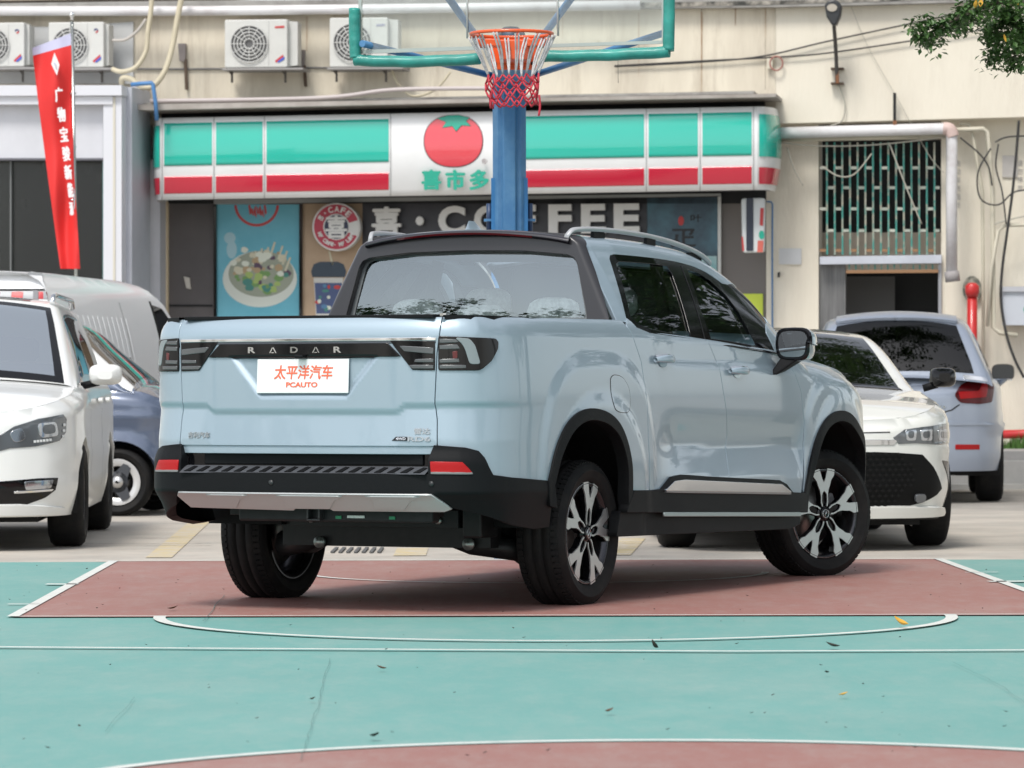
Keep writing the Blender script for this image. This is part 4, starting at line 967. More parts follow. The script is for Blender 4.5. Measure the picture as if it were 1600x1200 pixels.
# shop front
bpart('shop_shutter', [(262.3, 318.3), (334, 318.3), (334, 760), (262.3, 760)], -.03, .2, DKG)
bpart('shutter_panel', [(264, 476), (332, 476), (332, 479), (264, 479)], -.02, .02, NIGHT)
bpart('corner_strip', [(251, 315), (262, 315), (262, 700), (251, 700)], .03, .1, mat('cream_strip', (.62, .52, .36), .7))
bpart('shop_header', [(334, 312), (1126, 302), (1126, 306), (334, 319)], .06, .1, mat('header_grey', (.30, .31, .30), .5))
bpart('shop_pier', [(1127, 300), (1196.8, 300), (1196.8, 760), (1127, 760)], -.02, .2, mat('shop_pier_grey', (.16, .145, .135), .6))
bpart('mullion', [(1121.5, 307), (1126.5, 307), (1126.5, 700), (1121.5, 700)], .03, .1, mat('alu_frame', (.48, .48, .46), .4, .5))
bpart('mullion', [(467.5, 319), (472, 319), (472, 700), (467.5, 700)], .02, .1, GBLK)
bpart('mullion', [(334, 319.3), (338, 319.3), (338, 700), (334, 700)], .02, .1, GBLK)
bpart('shop_glazing', [(472.3, 310), (1121, 310), (1121, 760), (472.3, 760)], -.12, .05, mat('dark_glazing', (.03, .035, .04), .15, coat=.5))
def wthing(name, lb, cat, **k): return empty(name, W0, label=lb, cat=cat, **k)
def tpart(root, nm, pts, off, d, m, **k): o = wpoly(nm, pts, off, d, m, root, **k); o.matrix_parent_inverse = BI; return o
def ptext(root, *a, **k): o = wtext(*a, **k); o.parent = root; o.matrix_parent_inverse = BI; return o
def ell(cx, cy, rx, ry, n=40, a0=0, a1=2*PI): return [(cx+rx*math.cos(a0+(a1-a0)*i/n), cy+ry*math.sin(a0+(a1-a0)*i/n)) for i in range(n)]
# blue poster with the bowl
po = wthing('food_poster', 'sky blue window poster printed with a white bowl of skewers and greens', 'poster')
tpart(po, 'poster_sheet', wrect(338.3, 319.5, 467.3, 640), -.02, .03, mat('poster_blue', (.09, .36, .47), .5, vscale=1.2, col2=(.16, .47, .58)))
PR = mat('poster_red', (.50, .05, .05), .6)
def arc(cx, cy, r0, r1, a0, a1, n=24):
    o = [(cx+r1*math.cos(a0+(a1-a0)*i/n), cy+r1*math.sin(a0+(a1-a0)*i/n)) for i in range(n+1)]; i_ = [(cx+r0*math.cos(a0+(a1-a0)*i/n), cy+r0*math.sin(a0+(a1-a0)*i/n)) for i in range(n+1)]
    return o + i_[::-1]
tpart(po, 'printed_ring', arc(401, 319, 31, 35, .05, PI-.05), -.018, .0015, PR); 
for q in range(7): tpart(po, 'printed_stroke', [(388+q*4, 321+q % 3*5), (391+q*4, 320+q % 2*6), (393+q*4, 333+q % 3*4), (390+q*4, 336)], -.018, .0015, PR)
tpart(po, 'printed_bowl', ell(406, 436, 58, 44), -.0178, .0015, mat('bowl_white', (.62, .66, .60), .6)); tpart(po, 'printed_bowl', ell(408, 428, 51, 36), -.0165, .0015, mat('bowl_inside', (.30, .33, .26), .6))
FC = [mat('food_'+n, c, .6) for n, c in (('green', (.16, .30, .10)), ('teal', (.06, .22, .19)), ('cream', (.58, .56, .42)), ('purple', (.10, .06, .10)), ('lime', (.34, .46, .14)), ('tan', (.42, .31, .18)), ('pale', (.66, .70, .60)))]
rnd = random.Random(3)
for q in range(64):
    t = rnd.uniform(0, 2*PI); r = rnd.uniform(0, 1)**.5; cx, cy = 408+47*r*math.cos(t), 424+33*r*math.sin(t) - (8 if q > 40 else 0)
    mt = FC[rnd.choice([0, 1, 4, 0, 3, 2]) if cy > 428 else rnd.choice([2, 3, 5, 6, 2, 5])]
    tpart(po, 'printed_food', [(cx+rx*math.cos(b)*rnd.uniform(.8, 1.2), cy+rx*.8*math.sin(b)*rnd.uniform(.8, 1.2)) for rx in [rnd.uniform(3, 7.5)] for b in np.linspace(0, 2*PI, 9)[:-1]], -.0150+q*.00002, .001, mt)
for (x, y, a) in ((398, 392, .1), (408, 388, .25), (428, 378, .5), (440, 384, .5), (447, 392, .5), (452, 402, .6), (418, 386, .3)):
    tpart(po, 'printed_skewer', [(x, y), (x+3, y+.5), (x-8*a, y+22), (x-8*a-3, y+21)], -.0148, .001, FC[2])
tpart(po, 'printed_figure', ell(359, 372, 9, 9), -.018, .0015, mat('poster_pale', (.36, .56, .62), .6)); tpart(po, 'printed_figure', ell(362, 390, 8, 14), -.0175, .001, mat('poster_pale', (.36, .56, .62), .6))
# brown coffee poster
pc = wthing('coffee_poster', 'tan window poster with a coffee cup, left of the dark lettering board', 'poster')
tpart(pc, 'poster_sheet', wrect(472.5, 318, 566, 640), -.02, .03, mat('poster_tan', (.36, .25, .155), .5, vscale=1.5, col2=(.46, .34, .23)))
tpart(pc, 'printed_cup', [(490, 434), (536, 434), (531, 500), (494, 500)], -.018, .0015, mat('cup_print_white', (.55, .55, .52), .5)); tpart(pc, 'printed_band', [(491.5, 442), (534.5, 442), (531.5, 490), (494.5, 490)], -.0165, .001, mat('cup_print_navy', (.06, .09, .20), .5))
tpart(pc, 'printed_lid', [(486, 424), (490, 413), (500, 409), (528, 409), (537, 413), (541, 424), (539, 433), (488, 433)], -.0150, .001, mat('lid_navy', (.03, .05, .075), .5))
for q in range(12): x = 493+rnd.uniform(0, 36); y = 444+rnd.uniform(0, 40); tpart(pc, 'printed_pattern', ell(x, y, rnd.uniform(2, 6), rnd.uniform(2, 5), 8), -.0148+q*.0001, .0008, [PR, FC[1], FC[6], mat('print_blue', (.08, .2, .35), .5)][q % 4])
tpart(pc, 'printed_steam', [(513, 392), (516, 393), (521, 414), (518, 414)], -.0150, .001, FC[2])
# round cafe sign
rs = wthing('round_cafe_sign', 'round red and white cafe sign reading S-CAFE hung in front of the tan poster', 'sign')
cx, cy = 525.5, 354.5
def disc(root, nm, r, off, d, m, n=48): return tpart(root, nm, ell(cx, cy, r, r*1.0, n), off, d, m)
disc(rs, 'disc', 37.5, .20, .12, mat('sign_edge_white', (.62, .62, .60), .4)); disc(rs, 'red_ring', 35, .205, .01, mat('cafe_red', (.42, .03, .06), .4)); disc(rs, 'white_disc', 20.5, .21, .01, mat('sign_edge_white', (.62, .62, .60), .4)); disc(rs, 'navy_disc', 18.5, .215, .01, mat('cafe_navy', (.02, .025, .07), .4))
tpart(rs, 'white_wedge', arc(cx, cy, 20, 35.2, -.30, .42, 8), .209, .01, mat('sign_edge_white', (.62, .62, .60), .4))
WL_ = mat('letter_white', (.70, .70, .68), .4)
ptext(rs, '喜', cx, cy, .224, 34, 37, WL_, depth=.01, bold=.0, fat=.007)
def arctext(root, txt, r, a0, da, hpx, m, flip=False, off=.208):
    for i, ch in enumerate(txt):
        if ch == ' ': continue
        a = a0 + da*i; x, y = cx + r*math.cos(a), cy + r*math.sin(a)
        ptext(root, ch, x, y, off, hpx*(.75 if ch not in '·.l' else .25), hpx*(1 if ch not in '·.' else .3), m, depth=.006, bold=.012, rot=(-a-PI/2) if not flip else (-a+PI/2))
arctext(rs, '喜·CAFE', 27.8, -2.62, .36, 9.5, WL_); arctext(rs, 'My Cafe. My Life', 27.8, 2.75, -.157, 6.5, WL_, flip=True)
# coffee lettering board
cb = wthing('coffee_lettering_board', 'dark board with large white letters reading COFFEE under the shop sign', 'sign board')
tpart(cb, 'board', [(566.3, 314), (1011, 308), (1011, 640), (566.3, 640)], -.03, .05, mat('board_black', (.02, .02, .026), .4, vscale=2, col2=(.045, .045, .055)))
for ch, x, wpx in (('喜', 605, 46), ('·', 657, 12), ('C', 707, 42), ('O', 765, 46), ('F', 822, 32), ('F', 876, 36), ('E', 928, 38), ('E', 980, 40)):
    y = 346 - (x-605)*.013; ptext(cb, ch, x, y, .04, wpx, 14 if ch == '·' else (47 if ch == '喜' else 46), WL_, depth=.06, bold=.02 if ch != '喜' else .0, fat=0 if ch != '喜' else .011)
# blue grey poster with brush writing
cp_ = wthing('calligraphy_poster', 'dark blue grey poster with brush calligraphy at the right end of the shop window', 'poster')
tpart(cp_, 'poster_sheet', [(1011.3, 309), (1121.3, 308), (1121.3, 640), (1011.3, 640)], .0, .03, mat('poster_slate', (.045, .08, .11), .5, vscale=.9, col2=(.10, .26, .33), thr=(.40, .68)))
INK = mat('ink', (.012, .014, .018), .5)
ptext(cp_, '疋', 1068, 372, .003, 40, 30, INK, depth=.004, bold=.01); ptext(cp_, '叶', 1088, 341, .003, 18, 12, INK, depth=.004, bold=.006); tpart(cp_, 'printed_seal', ell(1064, 345, 4.5, 7.5, 16), .004, .003, PR)
# lower notices seen over the truck and through its windows
np_ = wthing('yellow_notice', 'yellow green notice on the grey pier behind the front of the pickup', 'notice'); tpart(np_, 'sheet', wrect(1132, 459, 1192, 540), .0, .02, mat('lime_notice', (.52, .62, .06), .5))
np_ = wthing('teal_notice', 'teal and white window poster seen through the front side window', 'poster'); tpart(np_, 'sheet', wrect(1060, 400, 1120, 560), .02, .02, mat('teal_notice', (.10, .34, .38), .5, vscale=2, col2=(.5, .6, .58)))
# ---- the long curved shop sign
sg = wthing('shop_fascia_sign', 'long bulging shop sign with green and red bands and a tomato in the middle', 'shop sign')
SOF = .95
def sy(x, g):      # g 0 top .. 1 bottom
    t = 184.5-(x-255)*.0195; b = 312.5-(x-256)*.0171; return t + (b-t)*g
def sbul(g): return SOF + .16*math.sin(PI*min(1, max(0, g*.80+.14)))**.8 - .16
def ssheet(nm, x0, x1, g0, g1, m, lift=0.0, n=14, taper=0):
    rows = []
    for i in range(n+1):
        g = g0+(g1-g0)*i/n; o = sbul(g); row = []
        for x in (x0, x1):
            xx = x
            a, h = wa(xx, sy(xx, g), o); row.append((a, h, o+lift))
        rows.append(row)
    rows.append([(p[0], p[1], p[2]-lift-.01) for p in rows[-1]]); rows.insert(0, [(p[0], p[1], p[2]-lift-.01) for p in rows[0]])
    mb = MB(); mb.sheet(rows[::-1], M=WM); o = mb.build(nm, m, sg); o.matrix_parent_inverse = BI; return o
SW = mat('sign_white', (.80, .81, .81), .3, coat=.3, var=.06); SG = mat('sign_green', (.018, .45, .35), .16, coat=.7); SR = mat('sign_red', (.62, .022, .055), .16, coat=.7)
ssheet('sign_face', 252, 1183, 0, 1, SW)
cols = [(255, 333), (336, 412), (415, 609), (808, 1008), (1012, 1092), (1096, 1176)]
for a, b in cols: ssheet('green_panel', a+1.5, b-1.5, .065, .585, SG, .006); ssheet('red_panel', a+1.5, b-1.5, .715, .925, SR, .006)
for x in (253.5, 334.5, 413.5, 610.5, 807, 1010, 1094, 1177.5): ssheet('panel_joint', x-.5, x+.5, 0, 1, mat('joint_grey', (.28, .28, .28), .5), .009)
def endcap(x0, x1, gr, m, lift):      # rounded end pieces turning back to the wall
    rows = []
    for i in range(15):
        g = gr[0]+(gr[1]-gr[0])*i/14; row = []
        for j in range(7):
            f = j/6; xx = x0+(x1-x0)*math.sin(f*PI/2); b = sbul(g); dd = (1-math.cos(f*PI/2))*.55
            tap = (abs(g-.45)**2.2)*abs(x1-x0)*1.25*f*(1 if x0 > x1 else -1)
            a, h = wa(xx + tap, sy(xx, g), b); row.append((a, h, b-dd+lift))
        rows.append(row)
    if x1 > x0: rows = rows[::-1]
    mb = MB(); mb.sheet(rows, M=WM); o = mb.build('end_panel', m, sg); o.matrix_parent_inverse = BI
SGd = SG; SRd = SR
for x0, x1 in ((252, 227), (1183, 1214)):
    endcap(x0, x1, (0, 1), SW, 0); xa = x0+(x1-x0)*.1; endcap(xa, x1, (.09, .60), SGd, .006); endcap(xa, x1, (.73, .93), SRd, .006)
tpart(sg, 'sign_back', [(245, 186), (1200, 168), (1200, 296), (245, 311)], SOF-.45, .3, mat('sign_back_dark', (.04, .04, .04), .7))
def signS(x, g):
    x = np.asarray(x, float); g = np.asarray(g, float); X, G = np.broadcast_arrays(x, g); o = np.array([sbul(float(q)) for q in G.ravel()]).reshape(G.shape); R_ = [WM @ Vector((*wa(float(a), sy(float(a), float(b)), float(c)), float(c))) for a, b, c in zip(X.ravel(), G.ravel(), o.ravel())]
    A = np.array([tuple(r) for r in R_]); return A[:, 0], A[:, 1], A[:, 2]
def stpart(nm, pts, lift, m):
    P = [(x, (y-sy(x, 0))/(sy(x, 1)-sy(x, 0))) for x, y in pts]
    o = panel(nm, signS, P, m, sg, step=5, scale=(1, 125), out=lift, flange=.003, flip=True); o.matrix_parent_inverse = BI; return o
def stpart_old(nm, pts, lift, m):
    vs = []
    for x, y in pts:
        g = (y-sy(x, 0))/(sy(x, 1)-sy(x, 0)); o = sbul(g); a, h = wa(x, y, o); vs.append((a, h, o+lift))
    c = np.mean(vs, 0); vs2 = vs+[tuple(c)]; mb = MB(); n = len(vs); 
    s_ = 1 if area_px(pts) < 0 else -1
    mb.add(vs2, [((i, (i+1) % n, n) if s_ > 0 else ((i+1) % n, i, n)) for i in range(n)], M=WM); o = mb.build(nm, m, sg); o.matrix_parent_inverse = BI; return o
TOM = mat('tomato_red', (.70, .07, .09), .2, coat=.6); TLN = mat('tomato_outline', (.10, .03, .04), .4); TGN = mat('tomato_leaf', (.015, .36, .25), .25)
tx, ty = 708.5, 220.5
def tomp(k): return [(tx + 45*k*math.copysign(abs(math.cos(a))**.88, math.cos(a)), ty + 39.5*k*math.copysign(abs(math.sin(a))**.92, math.sin(a))) for a in np.linspace(0, 2*PI, 49)[:-1]]
stpart('tomato_outline', tomp(1.03), .004, TLN); stpart('tomato', tomp(.995), .007, TOM)
leafp = [(684, 186), (700, 181.5), (716, 181), (733, 184.5), (728, 190), (735, 197), (721, 196), (713, 205), (707, 197), (692, 199.5), (698, 191)]
stpart('leaf_outline', [(tx+(x-tx)*1.05, 191+(y-191)*1.10) for x, y in leafp], .010, TLN); stpart('tomato_leaf', leafp, .013, TGN)
for ch, x in (('喜', 674), ('市', 711.5), ('多', 749)):
    o = ptext(sg, ch, x, 281, sbul(.70)+.03, 31, 33, TGN, depth=.012, bold=.0, fat=.010); 
ptext(sg, '®', 757, 252, sbul(.5)+.03, 8, 8, TLN, depth=.005, bold=0)
# canopy over the sign
cn = wthing('sign_canopy', 'thin grey concrete canopy slab over the long shop sign', 'canopy')
tpart(cn, 'slab', [(207, 171), (215, 163), (1180, 147), (1212, 146), (1212, 151), (1190, 152), (700, 161), (235, 172)], 1.05, 1.0, mat('canopy_concrete', (.42, .39, .36), .8, vscale=3, col2=(.28, .25, .22)))
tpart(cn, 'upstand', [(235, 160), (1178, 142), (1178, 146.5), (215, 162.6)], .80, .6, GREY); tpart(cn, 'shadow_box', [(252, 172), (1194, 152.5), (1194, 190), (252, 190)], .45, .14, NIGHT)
wtube('long_conduit', [(235, 158), (500, 153), (620, 140), (800, 138)], .84, .022, mat('conduit_pink_grey', (.48, .43, .42), .5), label='pinkish grey conduit running along the top of the canopy', cat='pipe')
# ---- vertical light box
vb = wthing('hanging_light_box', 'narrow upright light box with red and green print hanging beside the shop', 'sign')
tpart(vb, 'case', roundpoly([(1158, 310), (1195, 309), (1194, 394), (1160, 395)], 5), .55, .12, mat('box_white', (.60, .63, .63), .35), bevel=.01); tpart(vb, 'dark_side', roundpoly([(1166, 309.5), (1177, 309.5), (1177, 392), (1166, 392)], 2), .56, .02, mat('box_navy', (.018, .025, .045), .4))
tpart(vb, 'red_print', [(1188, 325), (1193.5, 325), (1192, 353), (1187, 352)], .556, .01, PR); tpart(vb, 'green_print', ell(1190, 367, 4.5, 7, 12), .557, .01, TGN); tpart(vb, 'red_print', [(1184, 376), (1193, 376), (1192, 394), (1183, 394)], .556, .01, mat('print_salmon', (.55, .12, .09), .5)); tpart(vb, 'red_edge', [(1158.5, 370), (1161, 370), (1163, 392), (1160, 392)], .556, .01, PR)
wtube('blue_conduit', [(1198, 315), (1205, 315.5), (1207, 319), (1206.5, 400), (1207, 640)], .03, .009, mat('conduit_blue', (.07, .20, .42), .5), sm=False, label='thin blue conduit running down the cream pilaster', cat='pipe')
o = wpoly('notice_plate', wrect(1217, 388, 1252, 413), .02, .02, mat('plate_pale', (.56, .57, .58), .5), label='small pale notice plate on the cream pilaster', cat='plate'); 
o = wpoly('wall_hook', [(1215, 426), (1218.5, 425), (1218, 433), (1215, 433)], .04, .03, NIGHT, label='small black hook on the cream pilaster below the plate', cat='hook')
o = wpoly('door_lock', [(287, 432), (296, 434), (298, 452), (291, 450)], .0, .03, mat('lock_cream', (.55, .52, .46), .5), label='small cream lock box on the dark grey shutter', cat='lock')
# ---- white storefront at the left
sf_ = wthing('white_storefront', 'white framed storefront with a big dark window at the left edge', 'shop front')
O1 = 1.5
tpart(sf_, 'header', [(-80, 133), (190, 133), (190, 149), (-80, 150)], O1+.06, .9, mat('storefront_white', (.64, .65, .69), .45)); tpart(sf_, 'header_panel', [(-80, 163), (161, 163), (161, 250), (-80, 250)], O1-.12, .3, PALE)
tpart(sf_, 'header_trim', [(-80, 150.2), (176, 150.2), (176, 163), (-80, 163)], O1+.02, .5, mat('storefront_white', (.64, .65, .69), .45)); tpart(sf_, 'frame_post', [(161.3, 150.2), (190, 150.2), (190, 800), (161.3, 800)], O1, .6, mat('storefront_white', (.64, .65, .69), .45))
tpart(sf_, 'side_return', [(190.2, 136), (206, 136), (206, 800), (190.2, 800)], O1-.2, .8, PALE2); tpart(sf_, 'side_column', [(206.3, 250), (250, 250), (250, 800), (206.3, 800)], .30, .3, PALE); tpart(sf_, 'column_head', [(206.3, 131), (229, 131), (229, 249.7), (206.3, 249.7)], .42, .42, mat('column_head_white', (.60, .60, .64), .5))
tpart(sf_, 'post_edge', [(176.5, 152), (180, 152), (180, 800), (176.5, 800)], O1+.01, .03, mat('trim_cream', (.60, .57, .48), .4))
tpart(sf_, 'interior', [(-80, 250.3), (161, 250.3), (161, 800), (-80, 800)], O1-1.4, .1, mat('showroom_dark', (.035, .037, .035), .6)); tpart(sf_, 'window_pane', [(-80, 250.3), (161, 250.3), (161, 800), (-80, 800)], O1-.25, .012, glass('storefront_glass', (.50, .52, .50), .0, rough=.35))
tpart(sf_, 'mullion', [(15.5, 250.3), (17.5, 250.3), (17.5, 800), (15.5, 800)], O1-.2, .04, mat('mullion_grey', (.16, .17, .17), .4)); tpart(sf_, 'window_edge', [(160, 252), (163, 252), (163, 800), (160, 800)], O1-.15, .05, mat('teal_gasket', (.01, .12, .11), .4)); tpart(sf_, 'lintel_line', [(-80, 247), (161, 247), (161, 250.2), (-80, 250.2)], O1-.1, .2, mat('lintel_dark', (.12, .12, .14), .5))
for i, (x, y) in enumerate(((35, 320), (62, 262), (135, 268), (153, 280))): tpart(sf_, 'spot_lamp', [(x-3, y-8), (x+4, y-9), (x+5, y+4), (x-2, y+6)], O1-.6, .08, mat('spot_grey', (.10, .10, .10), .5))
tpart(sf_, 'upper_backing', [(-80, 42), (97, 42), (100, 131), (-80, 131)], .34, .03, mat('backing_white', (.56, .57, .57), .6, var=.1)); tpart(sf_, 'upper_backing', [(100.3, 42), (208, 34), (208, 131), (100.3, 131)], .34, .03, mat('backing_white', (.56, .57, .57), .6, var=.1))
# ---- air conditioners
ACW = mat('ac_casing', (.60, .60, .57), .5, var=.10, vscale=3)
def ac(x0, y0, x1, y1, xs_, logo, lb):
    r = wthing('air_conditioner', lb, 'air conditioner', group='outdoor air conditioner units along the upper wall')
    o1 = .78
    tpart(r, 'casing', roundpoly([(x0, y0+1), (x1, y0), (x1, y1), (x0, y1+1)], 2, 2), o1, .30, ACW, bevel=.01)
    tpart(r, 'side_cover', [(x1+.2, y0+3), (xs_, y0+4), (xs_, y1-3), (x1+.2, y1-1)], o1-.08, .2, ACW)
    w_ = x1-x0; cx_, cy_ = x0 + w_*.39, (y0+y1)/2+1; rr = (y1-y0)*.385
    mb = MB(); wprism(mb, ell(cx_, cy_, rr, rr, 32), o1+.004, .006); f = mb.build('fan_opening', mat('fan_dark', (.12, .12, .12), .6), r); f.matrix_parent_inverse = BI
    mb = MB()
    for k in (.28, .46, .64, .82, 1.0):
        P = []
        for x, y in ell(cx_, cy_, rr*k, rr*k, 28): a, h = wa(x, y, o1+.02); P.append((a, h, o1+.02))
        mb.tube(P, .0065, 5, M=WM, closed=True)
    for q in range(12):
        a = 2*PI*q/12; P = []
        for k in (.2, 1.0): aa, h = wa(cx_+rr*k*math.cos(a), cy_+rr*k*math.sin(a), o1+.016); P.append((aa, h, o1+.016))
        mb.tube(P, .0055, 5, M=WM)
    g_2 = mb.build('fan_grille', mat('grille_white', (.55, .55, .53), .5), r, kind='stuff'); g_2.matrix_parent_inverse = BI
    tpart(r, 'seam', [(x0+w_*.70, y0+2), (x0+w_*.705, y0+2), (x0+w_*.705, y1-2), (x0+w_*.70, y1-2)], o1+.002, .004, mat('seam_grey', (.30, .30, .29), .6))
    if logo: tpart(r, 'logo_mark', arc(x0+w_*.86, y0+14, 1.6, 3.6, -PI, 0, 8), o1+.004, .004, mat('logo_navy', (.03, .04, .14), .5)); tpart(r, 'logo_mark', arc(x0+w_*.86, y0+14, 1.2, 3.4, 0, PI*.6, 8), o1+.004, .004, PR)
    else: tpart(r, 'logo_mark', [(x0+w_*.80, y0+11), (x0+w_*.95, y0+10), (x0+w_*.95, y0+13.5), (x0+w_*.80, y0+14)], o1+.004, .004, PR if x0 < 400 else mat('logo_grey', (.3, .3, .4), .5))
    if x0 < 400:
        tpart(r, 'energy_sticker', [(x0+w_*.80, y1-10), (x0+w_*.93, y1-20), (x0+w_*.94, y1-15), (x0+w_*.82, y1-7)], o1+.004, .004, PR); tpart(r, 'energy_sticker', [(x0+w_*.84, y1-9), (x0+w_*.95, y1-17), (x0+w_*.95, y1-12), (x0+w_*.86, y1-7)], o1+.006, .004, mat('sticker_blue', (.05, .1, .45), .5))
    for x in (x0+w_*.10, x1-w_*.05):
        tpart(r, 'bracket', [(x-2, y1+2), (x+14 if x < (x0+x1)/2 else x+3, y1+2), (x+1, y1+24), (x-2, y1+24)] if False else [(x-8, y1+1), (x+3, y1+1), (x+3, y1+24), (x, y1+24), (x, y1+12)], .60, .02, mat('bracket_iron', (.10, .09, .08), .8))
    tpart(r, 'shelf', [(x0-4, y1+1.5), (xs_+8, y1+.5), (xs_+8, y1+3.5), (x0-4, y1+4.5)], o1+.01, .40, mat('shelf_grey', (.30, .29, .28), .7))
ac(-45, 35, 38, 104, 46, True, 'air conditioner unit cut by the left edge of the photo'); ac(76, 34, 162, 105, 170, True, 'air conditioner unit behind the red flag pole'); ac(351, 30, 449, 105, 465, False, 'air conditioner unit hung above the left part of the green sign'); ac(515, 27, 606, 104, 622, False, 'air conditioner unit partly behind the left edge of the backboard')
HOSE = mat('cream_hose', (.58, .52, .38), .6, var=.15)
wtube('drain_hose', [(238, -20, .8), (236, 15, .8), (231, 50, .8), (228, 80, .8), (212, 105, .85), (190, 112, .85), (176, 108, .8)], .8, .026, HOSE, label='cream hose curling down beside the second air conditioner', cat='hose')
wtube('drain_hose', [(287, -20, .8), (277, 30, .8), (270, 70, .8), (258, 110, .85), (240, 134, .85), (222, 136, .85), (205, 124, .85), (192, 122, .85), (190, 130, .8)], .8, .030, HOSE, label='thick cream hose looping down to the blue pipe', cat='hose')
wtube('drain_hose', [(176, 63, .8), (196, 62, .8), (215, 48, .8), (228, 30, .8)], .8, .016, mat('hose_grey', (.45, .42, .38), .6), label='thin grey hose leaving the second air conditioner', cat='hose')
wtube('drain_hose', [(612, 108, .6), (622, 130, .6), (645, 150, .6), (680, 140, .6), (704, 112, .6)], .6, .012, HOSE, label='thin hose sagging under the fourth air conditioner', cat='hose')
wtube('roof_pipe', [(-60, 17, .62), (320, 17, .62), (740, 12, .62), (1000, 8, .62)], .62, .050, PIPE, sm=False, n=14, label='long white pipe fixed along the top of the wall', cat='pipe')
wtube('blue_pipe', [(205, 132, 1.16), (237, 129.5, 1.16), (239, 132, 1.16), (243, 160, 1.16), (245, 188, 1.16)], 1.16, .022, mat('conduit_blue', (.07, .20, .42), .5), sm=False, label='short blue pipe bent down to the sign', cat='pipe')
wtube('wall_cable', [(-40, 106), (110, 107), (300, 108), (480, 106), (760, 118) if False else (640, 108)], .32, .010, mat('cable_grey', (.16, .16, .16), .7), label='dark cable running level below the air conditioners', cat='cable')
for (x, y0, y1, lb) in ((290, 68, 140, 'rusty bracket left on the wall between the hoses and the third air conditioner'), (476, 78, 135, 'rusty bracket on the wall right of the third air conditioner')):
    r = wthing('rusty_bracket', lb, 'bracket'); RU = mat('rust_dark', (.10, .07, .05), .9); tpart(r, 'plate', [(x-12, y0), (x, y0), (x-1, y0+28), (x-10, y0+27)], .36, .05, mat('rust_grey', (.26, .23, .22), .8)); tpart(r, 'arm', [(x-3, y0+25), (x+1, y0+24), (x+3, y1), (x-1, y1)], .36, .04, RU)
# ---- right hand wall fittings
wtube('rain_pipe', [(1214, 208, .40), (1476, 201, .40), (1487, 209, .40), (1487, 300, .40), (1487, 425, .40)], .4, .058, PIPE, sm=False, n=14, label='thick white rain pipe turning down beside the doorway', cat='pipe')
o = wtube('pipe_outlet', [(1487, 424, .40), (1489, 440, .40)], .4, .075, mat('outlet_grey', (.32, .30, .30), .7), sm=False, label='short grey outlet at the foot of the rain pipe', cat='pipe')
wtube('pipe_elbow', [(1474, 201, .405), (1484, 202.5, .405), (1489, 214, .405)], .405, .066, mat('elbow_pink', (.58, .44, .40), .5), label='pink elbow joint of the white rain pipe', cat='pipe')
wtube('thin_pipe', [(1214, 218, .3), (1478, 213, .3)], .3, .026, PIPEC, sm=False, label='thin cream pipe just under the thick rain pipe', cat='pipe')
wtube('thin_pipe', [(1490, 203, .25), (1536, 201, .25), (1543, 206, .25), (1551, 300, .25), (1552, 420, .25), (1552, 512, .25), (1562, 520, .25), (1590, 524, .25)], .25, .024, PIPEC, sm=False, label='cream pipe bent down the right wall to the meter box', cat='pipe')
wtube('thin_pipe', [(1500, 193, .2), (1514, 194, .2), (1520, 212, .2), (1535, 300, .2), (1536, 420, .2), (1537, 640, .2)], .2, .018, PIPEC, sm=False, label='thinner cream pipe left of the meter pipe', cat='pipe')
wtube('thin_pipe', [(1700, 348, .3), (1570, 352, .3), (1560, 360, .3), (1549, 420, .3), (1543, 510, .3)], .3, .020, PIPEC, sm=False, label='cream pipe slanting down from the right edge', cat='pipe')
CAB = mat('cable_black', (.03, .03, .03), .7); CABG = mat('cable_pale', (.42, .40, .34), .7)
wtube('hanging_cable', [(1592, 188), (1588, 240), (1582, 300), (1574, 360), (1566, 420), (1564, 470), (1572, 520), (1585, 560), (1600, 590)], .34, .014, CAB, label='thick black cable running down the right edge of the wall', cat='cable')
for i, (pts, m, lb) in enumerate((([(1215, 222), (1280, 228), (1370, 226), (1480, 214)], CABG, 'pale cable sagging over the top of the grille'), ([(1230, 230), (1240, 262), (1255, 290)], CABG, 'frayed cable end hanging on the pilaster'), ([(1285, 260), (1310, 275), (1335, 272), (1362, 240)], CABG, 'loose cable looping across the grille'),
    ([(1390, 225), (1415, 290), (1440, 350)], CABG, 'cable hanging diagonally over the grille'), ([(1500, 215), (1530, 240), (1545, 262), (1550, 290)], CAB, 'black cable arching from the rain pipe elbow'), ([(1555, 222), (1575, 214), (1620, 212)], CAB, 'black cable under the eave at the right edge'),
    ([(1548, 232), (1528, 270), (1532, 310), (1560, 320), (1585, 300), (1620, 296)], CAB, 'black cable coil on the right wall'), ([(1560, 225), (1556, 260), (1566, 300), (1572, 350)], CAB, 'thin black cable beside the coil'), ([(1553, 350), (1600, 338), (1640, 336)], CABG, 'pale cable level with the slanting pipe'),
    ([(960, 104), (1080, 98), (1190, 88), (1300, 63), (1500, 20), (1600, -5)], CAB, 'upper wire slanting up to the tree'), ([(960, 103), (1100, 95), (1200, 90), (1300, 82), (1500, 52), (1620, 34)], CAB, 'lower wire slanting up to the tree'),
    ([(1326, 0), (1355, 70), (1400, 150), (1450, 240), (1475, 270)], CABG, 'faint wire crossing the upper wall'), ([(1310, 132), (1320, 160), (1316, 188), (1298, 196)], CABG, 'pale wire hanging from the street lamp bracket'))):
    wtube('hanging_cable', pts, .34, (.008 if m is CAB else .007) if i not in (11,) else .003, m, label=lb, cat='cable')
